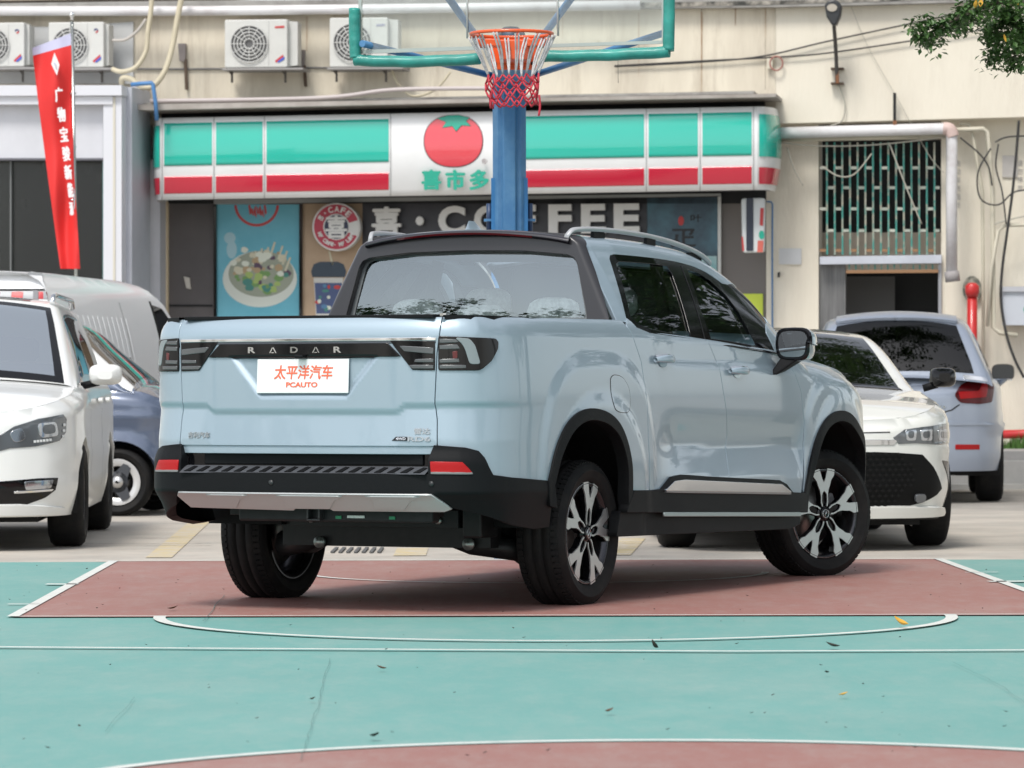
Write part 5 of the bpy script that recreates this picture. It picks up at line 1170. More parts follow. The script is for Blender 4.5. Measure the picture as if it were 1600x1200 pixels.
r = wthing('cable_coil', 'small coil of wire hung on the upper wall', 'coil of wire'); mb = MB(); P = [(*wa(1213+10*math.cos(a), 99+11*math.sin(a), .36), .36) for a in np.linspace(0, 2*PI, 20)[:-1]]; mb.tube(P, .009, 6, M=WM, closed=True); o = mb.build('loop', mat('coil_red', (.35, .16, .13), .6), r); o.matrix_parent_inverse = BI; tpart(r, 'clip', wrect(1198, 91, 1207, 107), .36, .03, PIPEC)
lm = wthing('street_lamp', 'black cobra head lamp on a rusty arm fixed to the upper wall', 'wall lamp')
o = wtube('arm', [(1303, 38, .7), (1306, 80, .50), (1308, 130, .40)], .5, .020, mat('lamp_arm', (.06, .055, .05), .6), lm, label=None); o.matrix_parent_inverse = BI
tpart(lm, 'lamp_head', [(1288, 8), (1293, 1), (1303, -2), (1311, 2), (1315, 10), (1313, 25), (1307, 39), (1300, 40), (1291, 26)], .80, .16, mat('lamp_black', (.03, .032, .035), .4), bevel=.02); tpart(lm, 'lamp_glass', ell(1300, 12, 8, 6, 16), .815, .02, mat('lamp_lens_grey', (.42, .38, .32), .3))
for y in (107, 130): tpart(lm, 'clamp', wrect(1298, y-1.5, 1318, y+1.5), .40, .10, mat('rust_dark', (.10, .07, .05), .9))
tpart(lm, 'rust_sleeve', [(1304.5, 90), (1309, 90), (1311, 130), (1306, 130)], .44, .05, mat('rust_brown', (.22, .10, .05), .9))
r = wthing('iron_stub', 'upright iron stub on top of the rain pipe', 'iron bar'); tpart(r, 'bar', wrect(1395.5, 145, 1400, 188), .42, .04, NIGHT); tpart(r, 'rusty_foot', wrect(1395, 188.2, 1401, 207), .43, .04, mat('rust_brown', (.22, .10, .05), .9))
r = wthing('meter_box', 'white meter box with a grey lid on the right wall', 'meter box'); tpart(r, 'box', wrect(1566, 456, 1700, 508), .30, .25, mat('meter_white', (.52, .55, .60), .5)); tpart(r, 'lid', [(1564, 448), (1700, 446), (1700, 455.7), (1564, 455.7)], .33, .3, mat('lid_grey', (.46, .47, .50), .5))
tpart(r, 'leaf_mark', ell(1604, 484, 5, 7, 8), .303, .003, TGN)
o = wpoly('grey_hatch', wrect(1566, 243, 1590, 277), .02, .03, mat('hatch_grey', (.50, .48, .46), .6, var=.2), label='small grey hatch on the right wall among the cables', cat='hatch')
wtext('暂停使用', 1497, 287, .004, 5, 76, mat('print_grey', (.42, .40, .38), .8), depth=.003, bold=.002, name='wall_writing', label='faded upright writing beside the rain pipe', cat='writing') if False else None
for cx_, lb, n_ in ((1497, 'column of faded grey characters beside the rain pipe', '电动车充电处'), (1594, 'column of faded grey characters near the black cable', '请勿停车')):
    r = wthing('wall_writing', lb, 'painted writing')
    for i, ch in enumerate(n_): ptext(r, ch, cx_, 255+i*13, .003, 8, 10, mat('print_grey', (.40, .39, .38), .8), depth=.002, bold=0, name='character')
# red fire pipe
FR_ = mat('fire_red', (.50, .02, .02), .35, coat=.3)
fp = wthing('fire_pipe', 'red fire main standing against the right wall with a level branch at its foot', 'pipe')
mb = MB()
def wP(x, y, o): a, h = wa(x, y, o); return (a, h, o)
mb.tube([wP(1519, 448, .35), wP(1519, 680, .35)], .052, 14, M=WM); mb.tube([wP(1519, 680, .35), wP(1720, 675, .35)], .045, 14, M=WM); o = mb.build('pipe', FR_, fp); o.matrix_parent_inverse = BI
mb = MB(); mb.tube([wP(1519, 442, .36), wP(1519, 447, .36), wP(1519, 456, .36), wP(1519, 464, .36)], [.04, .072, .072, .056], 14, M=WM); o = mb.build('cap', FR_, fp); o.matrix_parent_inverse = BI
tpart(fp, 'backing_plate', ell(1519, 452, 15, 21, 14), .06, .05, mat('mould_patch', (.12, .13, .11), .9, vscale=9, col2=(.45, .42, .35), thr=(.45, .6)))
# pavement at the foot of the right wall
mb = MB(); p0 = gpt(1400, 762); p1 = gpt(1760, 760); 
mb.box((p0.x, 40.2, 0), (p1.x+4, 40.45, .27)); mb.build('kerb', mat('kerb_pale', (.50, .49, .47), .8, var=.2), kind='structure')
mb = MB(); mb.box((p0.x, 40.453, 0), (p1.x+4, 44, .36)); mb.build('pavement', mat('pavement_grey', (.40, .39, .38), .85, var=.25), kind='structure')
mb = MB(); mb.box((p0.x, 40.0, .0), (p1.x+4, 40.197, .05)); mb.build('gutter_edge', mat('gutter_white', (.58, .57, .54), .8, var=.2), kind='structure')
mb = MB(); rnd = random.Random(9); 
for i in range(500):
    x = 1562+rnd.random()*90; b = Vector((*wP(x, 700, .05),)); b = WM @ Vector((b[0], 0, rnd.uniform(.03, .5))); h = .36+rnd.uniform(.04, .22)*min(1, (x-1555)/40); a = rnd.uniform(0, 6)
    mb.add([(b.x-.008*math.cos(a), b.y-.008*math.sin(a), .36), (b.x+.008*math.cos(a), b.y+.008*math.sin(a), .36), (b.x+rnd.uniform(-.05, .05), b.y+rnd.uniform(-.03, .03), h)], [(0, 1, 2)])
mb.build('grass', mat('grass_green', (.07, .16, .03), .8), kind='stuff', label='tuft of green grass at the foot of the right wall', cat='grass')
# ================================================================ the cars parked round the pickup
def make_car(name, lb, cat, loc, rz, W, uR, uF, ztop, cab, paint, arches, wheelR, wheels, zlow=.26, Rr=.10, cr=(.45, .62), tumble=.50, Wb=None, belt_in=.04, crown=.06, track=None, style='five', glassm=None, step=.05, flip=False, Rrim=.62, flare=.012, nose=1.0, rear_close=True, tyre_w=.22, front_close=True, creases=(), pick='front'):
    root = empty(name, loc, rz, label=lb, cat=cat)
    M = Matrix.Translation(loc) @ Matrix.Rotation(rz, 4, 'Z')
    if flip: M = M @ Matrix.Scale(-1, 4, (1, 0, 0))
    cR, cF = cr
    pts = [(-.3, uR), (0, uR), (W*.55, uR+.03*cR/.45), (W*.80, uR+.12*cR/.45), (W*.95, uR+cR*.75), (W, uR+cR*1.5), (W, uR+cR*2.4+.02), (W, uR+cR*4+.1), (W, (uR+uF)/2), (W, uF-cF*4-.1), (W, uF-cF*2.4), (W, uF-cF*1.5), (W*.955, uF-cF*.80), (W*.82, uF-cF*.33), (W*.55, uF-cF*.10), (0, uF), (-.3, uF)]
    P_ = np.array(pts); dl = np.concatenate([[0], np.cumsum(np.linalg.norm(np.diff(P_, axis=0), axis=1))]); tt = np.arange(0, dl[-1], .02)
    O = np.stack([np.interp(tt, dl, P_[:, 0]), np.interp(tt, dl, P_[:, 1])], 1); kk = np.ones(9)/9
    for _ in range(2): O[4:-4] = np.stack([np.convolve(O[:, i], kk, 'valid') for i in (0, 1)], 1)
    O = O[O[:, 0] >= -1e-9]; O[0, 0] = 0; O[-1, 0] = 0
    L = np.concatenate([[0], np.cumsum(np.linalg.norm(np.diff(O, axis=0), axis=1))]); N_ = np.gradient(O, axis=0); N_ /= np.linalg.norm(N_, axis=1)[:, None]; N_ = np.stack([N_[:, 1], -N_[:, 0]], 1)
    zt_ = np.array(ztop)
    def Sg(s, z):
        s = np.asarray(s, float) + 0*np.asarray(z); z = np.asarray(z, float) + 0*s; a = np.abs(s); g = np.where(s < 0, -1., 1.)
        v, u, nv, nu = (np.interp(a, L, q) for q in (O[:, 0], O[:, 1], N_[:, 0], N_[:, 1]))
        zt = np.interp(u, zt_[:, 0], zt_[:, 1]); t = np.clip((z-(zt-Rr))/Rr, 0, .97)
        off = -Rr*(1-np.sqrt(1-t*t)) - .16*np.clip(z-.72, 0, 2)**2 - .55*np.clip(.42-z, 0, 1)**1.5
        sd = np.clip((nv-.7)*5, 0, 1)
        for uc, R in arches:
            q = np.sqrt((u-uc)**2 + (z-wheelR)**2)/R; off = off + sd*flare*(1-sstep(q, .95, 1.28))
        for (zc, hh, amp) in creases: off = off + sd*amp*(sstep(z, zc-hh, zc)-sstep(z, zc, zc+.015))
        return g*(v+nv*off), u+nu*off, z
    s_u = lambda u: float(np.interp(u, O[:, 1], L))
    zf = lambda u: float(np.interp(u, zt_[:, 0], zt_[:, 1]))
    end = L[-1]
    # one side of the lower body with the wheel arches cut out
    uu = list(np.linspace(uR, uF, 60)); top = [(s_u(u), zf(u)-.002) for u in uu]; top[0] = (0, top[0][1]); top[-1] = (end, top[-1][1])
    low = [(end, zlow)]
    for uc, R in sorted(arches, key=lambda q: -q[0]):
        th = math.asin(max(-1, min(1, (zlow-wheelR)/R)))
        for a in np.linspace(th, PI-th, 22): low.append((s_u(uc)+R*math.cos(a), wheelR+R*math.sin(a)))
    low.append((0, zlow))
    for mir in (False, True): panel('body_side', Sg, top+low, paint, root, step=step, flange=.03, mirror=mir)
    def deck(a, b):
        u = a; v, uu_, _ = Sg(np.interp(u, O[:, 1], L), np.interp(u, zt_[:, 0], zt_[:, 1])-.002); z = np.interp(u, zt_[:, 0], zt_[:, 1])
        e = np.clip((u-uR)/.25, 0, 1)*np.clip((uF-u)/.25, 0, 1)
        return b*v, uu_, z + crown*(1-b*b)*(.3+.7*e)
    o = panel('body_deck', deck, [(uR+.01, -1), (uF-.01, -1), (uF-.01, 1), (uR+.01, 1)], paint, root, holes=([[(cab[0][0]+.12, -.88), (cab[-1][0]-.12, -.88), (cab[-1][0]-.12, .88), (cab[0][0]+.12, .88)]] if cab else []), step=step, scale=(1, .8), flange=0, flip=True)
    C_ = PKC = None
    if cab:
        zc = np.array(spline(cab, 6)); b0 = cab[0][0]; b1 = cab[-1][0]; wb = np.array(Wb) if Wb else np.array([(uR, W-.03), (uF, W-.03)])
        def Cg(u, t):
            u = np.asarray(u, float) + 0*np.asarray(t); t = np.asarray(t, float) + 0*u
            zrr = np.interp(u, zc[:, 0], zc[:, 1]); zb = np.interp(u, zt_[:, 0], zt_[:, 1]) - .03; Wu = np.interp(u, wb[:, 0], wb[:, 1]) - belt_in
            H_ = np.maximum(zrr-zb, .01); W1 = Wu - tumble*H_; Lr = .07; Ls = np.sqrt(H_**2+(Wu-W1)**2); k = np.clip(1-Lr/np.maximum(Ls, .1), .1, 1)
            ax, az = Wu+(W1-Wu)*k, zb+H_*k; cz = crown*.9; bx, bz = W1-.07, zrr+cz*.15
            t1 = np.clip(t/.55, 0, 1); x1, z1 = Wu+(ax-Wu)*t1+.012*np.sin(PI*t1), zb+(az-zb)*t1
            t2 = np.clip((t-.55)/.10, 0, 1); x2, z2 = (1-t2)**2*ax+2*t2*(1-t2)*W1+t2**2*bx, (1-t2)**2*az+2*t2*(1-t2)*zrr+t2**2*bz
            t3 = np.clip((t-.65)/.35, 0, 1); x3, z3 = bx*(1-t3), bz+cz*.85*(1-(1-t3)**2)
            return np.where(t <= .55, x1, np.where(t <= .65, x2, x3)), u, np.where(t <= .55, z1, np.where(t <= .65, z2, z3))
        C_ = Cg; PKC = Picker(Cg, M, (b0, b1), (0.0, 1.0), (120, 70))
    PKS = Picker(Sg, M, {'front': (s_u(uF-1.0), end), 'rear': (0, s_u(uR+1.1)), 'side': (s_u(uR+.3), end*.97)}[pick], (zlow, max(zt_[:, 1])), (220, 60))
    # wheels
    tr = track or W-.115
    for uc in wheels:
        for sg_ in (1, -1):
            make_wheel('wheel', wheelR, tyre_w, wheelR*Rrim, style, root, Matrix.Translation((sg_*tr, uc, wheelR)) @ (Matrix.Rotation(PI, 4, 'Z') if sg_ < 0 else Matrix.Identity(4)), tread=False)
    mb = MB(); mb.box((-W*.72, uR+.25, zlow-.04), (W*.72, uF-.30, .55)); mb.build('underbody', DARKM, root)
    mb = MB()
    for uc, R in arches:
        for sg_ in (1, -1):
            mb2 = MB(); rows = [[(sg_*v, uc+R*1.0*math.cos(q), wheelR+R*1.0*math.sin(q)) for q in np.linspace(-.3, PI+.3, 17)] for v in (W-.03, W*.55)]
            mb2.sheet(rows); mb2.build('wheel_liner', DARKM, root)
    return dict(holes=[], paint=paint, cb=(b0, b1) if cab else None, root=root, M=M, S=Sg, C=C_, PS=PKS, PC=PKC, s_u=s_u, end=end, zf=zf)
def both(car, nm, surf, poly, m, mirror=True, **k):
    k.setdefault('step', .05)
    if surf == 'C' and nm in ('windshield', 'side_window', 'rear_window'): car['holes'].append(list(poly))
    o = panel(nm, car[surf], poly, m, k.pop('parent', car['root']), **k)
    if mirror: panel(nm, car[surf], poly, m, car['root'], mirror=True, **k)
    return o
def finish(car):
    b0, b1 = car['cb']
    for mir in (False, True): panel('cab_shell', car['C'], [(b0, 0), (b1, 0), (b1, 1), (b0, 1)], car['paint'], car['root'], holes=car['holes'], step=.035, scale=(1, 1), flange=0, mirror=mir)
def pp(car, surf, pts): return (car['PS'] if surf == 'S' else car['PC']).poly(pts)
def car_inside(car, u0, u1, W, zs, us=()):
    for u in us:
        for x in (-.36, .36):
            mb = MB(); mb.box((x-.24, u-.06, .45), (x+.24, u+.06, zs), bev=.03); mb.box((x-.12, u-.05, zs+.02), (x+.12, u+.05, zs+.18), bev=.03); mb.build('seat', SEAT, car['root'])
    mb = MB(); mb.box((-W+.1, u0, .5), (W-.1, u1, .92)); mb.build('cabin_floor', INT, car['root'])
CG = glass('car_glass', (.22, .26, .25), .05); CGD = glass('car_glass_dark', (.06, .07, .07), .0)
LG2 = mat('headlamp_body', (.13, .14, .15), .15, .3, coat=1); LGC = mat('headlamp_chrome', (.55, .57, .60), .12, .9)
def rounded_mirror(car, sgx, u, z, wd, hg, dp, m, glassy, arm=True, facing=-1):
    r = empty('door_mirror'); r.parent = car['root']
    rows = []
    for k, du in ((.92, 0), (1, .02), (1, .06), (.85, dp*.75), (.45, dp)):
        rows.append([(sgx + k*wd/2*math.copysign(abs(math.cos(q))**.6, math.cos(q)), u - facing*du, z + k*hg/2*math.copysign(abs(math.sin(q))**.6, math.sin(q))) for q in np.linspace(0, 2*PI, 21)])
    mb = MB(); mb.sheet(rows); mb.add(rows[-1][:-1], [tuple(range(20))]); mb.build('shell', m, r)
    mb = MB(); mb.add(rows[0][:-1], [tuple(range(20))]); mb.build('glass', glassy, r)
    if arm: mb = MB(); s_ = math.copysign(1, sgx); mb.tube([(sgx-s_*wd*.75, u+.02, z-hg*.55), (sgx-s_*wd*.2, u+.03, z-hg*.35)], .025, 8); mb.build('arm', BLK, r)
MG = mat('mirror_glass_dark', (.06, .065, .07), .05, .3)
# ---- white sedan, front right of frame
PEARL = mat('pearl_white_paint', (.74, .74, .70), .25, coat=1)
av = make_car('white_sedan', 'white saloon with a big black grille facing the camera beside the pickup nose', 'car', (1.86, 26.62, 0), math.radians(183), .925, -3.95, .96,
    [(-3.95, .95), (-3.7, 1.04), (-3.0, 1.04), (-1.0, 1.0), (-.45, .995), (0, .945), (.5, .905), (.75, .865), (.96, .81)],
    [(-3.25, 1.03), (-2.9, 1.20), (-2.5, 1.33), (-2.0, 1.375), (-1.6, 1.378), (-1.25, 1.345), (-.95, 1.24), (-.60, 1.08), (-.38, .99)], PEARL,
    [(0, .37), (-2.87, .37)], .335, (0, -2.87), zlow=.20, cr=(.45, .60), Wb=[(-4, .86), (-1, .88), (-.4, .86)], flip=True, style='ten', creases=((.66, .14, .012),), crown=.05, flare=.004)
both(av, 'windshield', 'C', [(-.42, .668), (-1.22, .662), (-1.28, 1), (-.46, 1)], glass('sedan_windshield', (.16, .2, .18), .14), out=.004, flange=.004, step=.04)
both(av, 'windshield_border', 'C', [(-.36, .66), (-.36, 1), (-.44, 1), (-.42, .67)], GBLK, out=.005, flange=.004, step=.04)
both(av, 'side_window', 'C', [(-.75, .12), (-1.3, .50), (-2.3, .50), (-2.9, .15)], CGD, out=.004, flange=.004)
both(av, 'sunroof', 'C', [(-1.34, .70), (-2.0, .70), (-2.0, 1), (-1.34, 1)], GBLK, out=.003, flange=.003)
hl = pp(av, 'S', [(1396, 684), (1413, 672), (1440, 668), (1468, 664), (1484, 660), (1488, 676), (1485, 692), (1462, 694), (1430, 692), (1404, 693)])
both(av, 'headlamp', 'S', hl, LG2, out=.006, flange=.02, step=.03)
for x0, x1 in ((1414, 1431), (1437, 1456), (1464, 1482)):
    both(av, 'headlamp_lens', 'S', roundpoly(pp(av, 'S', [(x0, 672), (x1, 671), (x1-1, 688), (x0+2, 688)]), .015), LGC, out=.009, flange=.003, step=.02); both(av, 'headlamp_bulb', 'S', roundpoly(pp(av, 'S', [(x0+4, 675), (x1-4, 674), (x1-5, 684), (x0+5, 684)]), .015), mat('bulb_dark', (.08, .09, .10), .1, coat=1), out=.011, flange=.002, step=.02)
e_ = av['end']
gp_ = [(x, y) for x, y in [(1369, 707), (1400, 708), (1441, 711), (1458, 730), (1471, 763), (1464, 772), (1440, 785), (1400, 794), (1369, 796)]]
gg = pp(av, 'S', gp_); gg = [(e_, gg[0][1])] + gg + [(e_, gg[-1][1])]
grl = both(av, 'grille', 'S', gg, mat('grille_black', (.005, .005, .005), .6, spec=.15), out=.004, flange=.02, step=.05)
gz0, gz1 = gg[0][1], gg[-1][1]
mb = MB()
for j in range(11):
    for i in range(-14, 15):
        z = gz1+.02+(gz0-gz1-.03)*j/10; s_ = e_ + i*.042 + (.021 if j % 2 else 0)
        if abs(s_-e_) > .66-abs(j-6)*.035: continue
        a = s_ if s_ <= e_ else -(2*e_-s_)
        P = np.array(av['S'](a if s_ <= e_ else a, z)).ravel()
        mb.add([(P[0]-.017, P[1]+.012, P[2]), (P[0], P[1]+.02, P[2]+.010), (P[0]+.017, P[1]+.012, P[2]), (P[0], P[1]+.018, P[2]-.010)], [(3, 2, 1, 0), (0, 1, 2, 3)])
mb.build('grille_mesh', mat('grille_mesh', (.006, .006, .006), .5, spec=.2), av['root'], kind='stuff')
both(av, 'upper_grille', 'S', [(e_, .70), (e_-.50, .695), (e_-.47, .665), (e_, .665)], CHROME, out=.006, flange=.01, step=.05)
both(av, 'side_intake', 'S', pp(av, 'S', [(1472, 720), (1487, 722), (1492, 760), (1489, 790), (1484, 760)]), GBLK, out=.004, flange=.01, step=.03)
both(av, 'fog_lamp', 'S', roundpoly(pp(av, 'S', [(1428, 772), (1442, 771), (1442, 782), (1428, 784)]), .02), LG2, out=.03, flange=.02, step=.02)
both(av, 'bumper_lip', 'S', [(e_, .215), (e_, .285), (e_-.5, .285), (e_-1.0, .27), (e_-1.15, .22)], PEARL, out=.03, flange=.03, step=.05); both(av, 'lip_shadow', 'S', [(e_, .200), (e_, .222), (e_-1.0, .222), (e_-1.0, .200)], BLK, out=.012, flange=.03)
both(av, 'hood_line', 'S', [(e_, .735), (e_-.45, .742), (e_-.45, .748), (e_, .741)], GBLK, out=.001, flange=.0)
def bonnet_crease(car, pts, wdt, m):
    pass
for sg_ in (1, -1): rounded_mirror(av, sg_*1.01, -.62, 1.085, .17, .13, .13, GBLK, MG)
car_inside(av, -2.6, -.6, .86, 1.12, (-1.5, -2.4))
mb = MB(); mb.tube([(.36+.17*math.cos(q), -.95, .95+.16*math.sin(q)) for q in np.linspace(0, 2*PI, 20)[:-1]], .014, 6, closed=True); mb.build('steering_wheel', INT, av['root'])
mb = MB(); mb.box((-.1, -.98, 1.26), (.1, -.95, 1.32)); mb.build('inner_mirror', INT, av['root'])
finish(av)
# ---- white people carrier at the left edge
sh = make_car('white_people_carrier', 'white people carrier facing the camera at the left edge of the photo', 'car', (-3.73, 26.95, 0), math.radians(182.4), .945, -3.90, .93,
    [(-3.90, 1.0), (-3.6, 1.08), (-2.0, 1.08), (-1.0, 1.075), (-.5, 1.06), (0, 1.0), (.45, .965), (.75, .92), (.93, .87)],
    [(-3.95, 1.05), (-3.85, 1.30), (-3.65, 1.55), (-3.3, 1.60), (-2.2, 1.625), (-1.45, 1.61), (-1.2, 1.56), (-.9, 1.41), (-.5, 1.18), (-.30, 1.05)], WHITE,
    [(0, .375), (-2.92, .375)], .34, (0, -2.92), zlow=.22, cr=(.30, .55), Wb=[(-4, .90), (-1, .92), (-.3, .90)], flip=True, style='ten', tumble=.36, creases=((.62, .14, .010), (.90, .08, .006)), crown=.055, flare=.004)
both(sh, 'windshield', 'C', [(-.37, .665), (-1.16, .66), (-1.22, 1), (-.40, 1)], glass('carrier_windshield', (.62, .70, .70), .70, gcol=(.93, .98, 1)), out=.004, flange=.004, step=.04)
both(sh, 'windshield_seal', 'C', [(-.31, .64), (-1.22, .640), (-1.28, 1), (-1.22, 1), (-1.16, .662), (-.37, .668), (-.40, 1), (-.33, 1)], GBLK, out=.005, flange=.003, step=.03)
both(sh, 'side_window', 'C', [(-.72, .10), (-1.02, .40), (-1.25, .50), (-1.9, .51), (-1.9, .08)], CGD, out=.004, flange=.004); both(sh, 'side_window', 'C', [(-1.98, .08), (-1.98, .51), (-2.95, .50), (-2.95, .10)], CGD, out=.004, flange=.004)
both(sh, 'window_chrome', 'C', [(-.66, .06), (-1.0, .43), (-1.24, .53), (-3.0, .53), (-3.0, .515), (-1.25, .512), (-1.02, .41), (-.70, .08)], CHROME, out=.006, flange=.004, step=.04)
hl = pp(sh, 'S', [(-30, 712), (-10, 686), (22, 667), (60, 655), (98, 648), (103, 655), (102, 675), (92, 688), (55, 697), (15, 700)])
both(sh, 'headlamp', 'S', hl, LG2, out=.006, flange=.02, step=.03)
both(sh, 'headlamp_lens', 'S', roundpoly(pp(sh, 'S', [(58, 662), (86, 659), (90, 680), (62, 684)]), .03), LGC, out=.010, flange=.004, step=.02); both(sh, 'headlamp_bulb', 'S', roundpoly(pp(sh, 'S', [(65, 665), (83, 663), (85, 676), (67, 678)]), .04), mat('bulb_dark', (.03, .035, .04), .1, coat=1), out=.014, flange=.004, step=.02)
both(sh, 'headlamp_lens', 'S', roundpoly(pp(sh, 'S', [(14, 676), (34, 668), (40, 686), (22, 692)]), .03), LGC, out=.010, flange=.004, step=.02)
for i in range(9):
    t = i/8; x, y = (52+t*38, 690-t*4) if i < 6 else (97-(8-i)*.8, 664+(8-i)*9)
    both(sh, 'lamp_led', 'S', pp(sh, 'S', [(x, y-1.5), (x+3, y-1.7), (x+3, y+1.3), (x, y+1.5)]), mat('led_white', (.7, .72, .72), .2), out=.013, flange=.002, step=.02)
both(sh, 'lower_intake', 'S', pp(sh, 'S', [(-60, 762), (0, 753), (60, 748), (90, 747), (86, 765), (70, 777), (40, 788), (-60, 800)]), GBLK, out=.005, flange=.01, step=.04)
both(sh, 'fog_lamp', 'S', roundpoly(pp(sh, 'S', [(38, 753), (82, 750), (78, 762), (40, 765)]), .01), LGC, out=.010, flange=.006, step=.03); both(sh, 'intake_chrome', 'S', pp(sh, 'S', [(22, 768), (82, 764), (80, 766.5), (22, 770.5)]), CHROME, out=.010, flange=.006, step=.03)
both(sh, 'bumper_lip', 'S', [(sh['end'], .235), (sh['end'], .30), (sh['end']-.6, .30), (sh['end']-1.0, .27), (sh['end']-1.0, .235)], WHITE, out=.02, flange=.03, step=.05)
for sg_ in (1, -1): rounded_mirror(sh, sg_*1.04, -.72, 1.12, .22, .14, .14, WHITE, MG)
car_inside(sh, -3.0, -.6, .9, 1.2, (-1.35, -2.3))
for sg_ in (1, -1): mb = MB(); mb.tube([(sg_*.64, -1.35, 1.61), (sg_*.645, -1.40, 1.655), (sg_*.65, -1.6, 1.665), (sg_*.65, -3.2, 1.66), (sg_*.65, -3.3, 1.61)], .02, 8); mb.build('roof_rail', CHROME, sh['root'])
both(sh, 'sunroof', 'C', [(-1.34, .72), (-2.6, .72), (-2.6, 1), (-1.34, 1)], GBLK, out=.003, flange=.003)
both(sh, 'door_seam', 'S', [(sh['s_u'](-.62), .35), (sh['s_u'](-.612), .35), (sh['s_u'](-.612), 1.06), (sh['s_u'](-.62), 1.06)], GBLK, out=.0015, flange=0, step=.03); both(sh, 'door_seam', 'S', [(sh['s_u'](-1.90), .35), (sh['s_u'](-1.892), .35), (sh['s_u'](-1.892), 1.06), (sh['s_u'](-1.90), 1.06)], GBLK, out=.0015, flange=0, step=.03)
for u in (-1.62, -2.5): both(sh, 'door_handle', 'S', [(sh['s_u'](u), .93), (sh['s_u'](u+.18), .925), (sh['s_u'](u+.18), .955), (sh['s_u'](u), .96)], WHITE, out=.04, flange=.03, step=.04)
finish(sh)
# ---- pale blue crossover seen from behind
BLP = mat('lavender_blue_paint', (.37, .42, .51), .3, .2, coat=.7)
sv_ = make_car('blue_crossover', 'pale lavender blue crossover seen from behind near the doorway', 'car', (3.37, 36.25, 0), math.radians(-5), .92, -.83, 3.45,
    [(-.83, 1.02), (-.7, 1.07), (0, 1.09), (2.0, 1.05), (2.4, 1.03), (3.0, .95), (3.45, .80)],
    [(-.80, 1.03), (-.68, 1.22), (-.52, 1.44), (-.38, 1.545), (-.1, 1.59), (.5, 1.605), (1.2, 1.58), (1.7, 1.42), (2.3, 1.07)], BLP,
    [(0, .38), (2.65, .38)], .345, (0, 2.65), zlow=.28, cr=(.50, .60), Wb=[(-.9, .84), (0, .89), (2, .89), (2.4, .86)], style='five', tumble=.46, crown=.06, creases=((.68, .12, .02),), pick='rear')
both(sv_, 'rear_window', 'C', [(-.755, .672), (-.44, .668), (-.42, 1), (-.765, 1)], CGD, out=.004, flange=.004, step=.02, scale=(1.4, 1))
both(sv_, 'roof_spoiler', 'C', [(-.41, .66), (-.26, .66), (-.26, 1), (-.43, 1)], BLP, out=.035, flange=.03, step=.03)
both(sv_, 'side_window', 'C', [(-.25, .15), (-.1, .47), (1.1, .50), (1.55, .35), (1.9, .12)], CGD, out=.004, flange=.004)
tl = roundpoly(pp(sv_, 'S', [(1491, 617), (1500, 603), (1516, 594), (1540, 590), (1549, 598), (1549, 628), (1530, 631), (1500, 629)]), .03)
both(sv_, 'tail_lamp', 'S', tl, mat('tail_dark_red', (.09, .004, .006), .2, spec=.4), out=.010, flange=.02, step=.03)
both(sv_, 'tail_lamp_band', 'S', pp(sv_, 'S', [(1498, 613), (1528, 611), (1533, 597), (1539, 597), (1539, 620), (1500, 623)]), TAIL, out=.013, flange=.003, step=.03)
both(sv_, 'rear_reflector', 'S', pp(sv_, 'S', [(1493, 695), (1530, 695), (1530, 702), (1493, 702)]), TAIL, out=.006, flange=.006, step=.03)
both(sv_, 'hatch_seam', 'S', pp(sv_, 'S', [(1400, 645), (1470, 644), (1486, 640), (1499, 631), (1500, 633), (1487, 642), (1470, 646), (1400, 647)]), GBLK, out=.001, flange=0, step=.03)
both(sv_, 'bumper_crease', 'S', [(0, .70), (.6, .70), (.9, .69), (.9, .675), (0, .675)], BLP, out=.012, flange=.01, step=.05)
both(sv_, 'bumper_lower', 'S', [(0, .28), (0, .36), (.85, .36), (1.1, .34), (1.1, .28)], BLP, out=-.01, flange=.02)
for i, ch in enumerate('smart'): pass
a_, z_ = sv_['PS'](1468, 637)
o = text_mesh('1.6L', .03, .002, BADGE, 'badge', M=surf_m(sv_['S'], a_, z_, .003), width=.10, height=.03, parent=sv_['root']) if False else None
mb = MB(); mb.add([], [])
for k in range(4): 
    a_, z_ = sv_['PS'](1457+k*6, 636); Mx = surf_m(sv_['S'], a_, z_, .003); mb = MB(); mb.box((-.010, -.010, 0), (.010, .010, .004), Mx); mb.build('badge_letter', BADGE, sv_['root'])
for sg_ in (1, -1): rounded_mirror(sv_, sg_*.985, 1.78, 1.13, .21, .155, .14, GBLK, MG, facing=-1)
car_inside(sv_, 0, 2.0, .86, 1.18, (.5, 1.4))
both(sv_, 'rear_light_strip', 'C', [(-.79, .60), (-.77, .60), (-.77, .72), (-.79, .72)], CHROME, out=.006, flange=.004)
mb = MB(); mb.tube([(-.55, -.78, .30), (-.55, -.60, .30)], .035, 12); mb.tube([(.30, -.78, .27), (.42, -.78, .27)], .02, 8); mb.build('exhaust', CHROME, sv_['root'])
finish(sv_)
# ---- white car behind the tailgate: only its roof shows
wh = make_car('white_hatchback', 'white car behind the pickup tailgate with only its roof showing left of the cab', 'car', (-1.05, 35.0, 0), math.radians(-4), .90, -.75, 3.3,
    [(-.75, .95), (-.6, 1.02), (0, 1.03), (2.0, 1.0), (3.0, .9), (3.3, .78)], [(-.72, .98), (-.6, 1.2), (-.4, 1.46), (-.2, 1.53), (.4, 1.56), (1.2, 1.53), (1.7, 1.35), (2.3, 1.02)], WHITE, [(0, .36), (2.6, .36)], .33, (0, 2.6), crown=.07, tumble=.42)
both(wh, 'rear_window', 'C', [(-.68, .67), (-.36, .67), (-.34, 1), (-.69, 1)], CGD, out=.004, flange=.004, step=.03); both(wh, 'side_window', 'C', [(-.2, .15), (-.1, .47), (1.1, .50), (1.9, .12)], CGD, out=.004, flange=.004)
finish(wh)
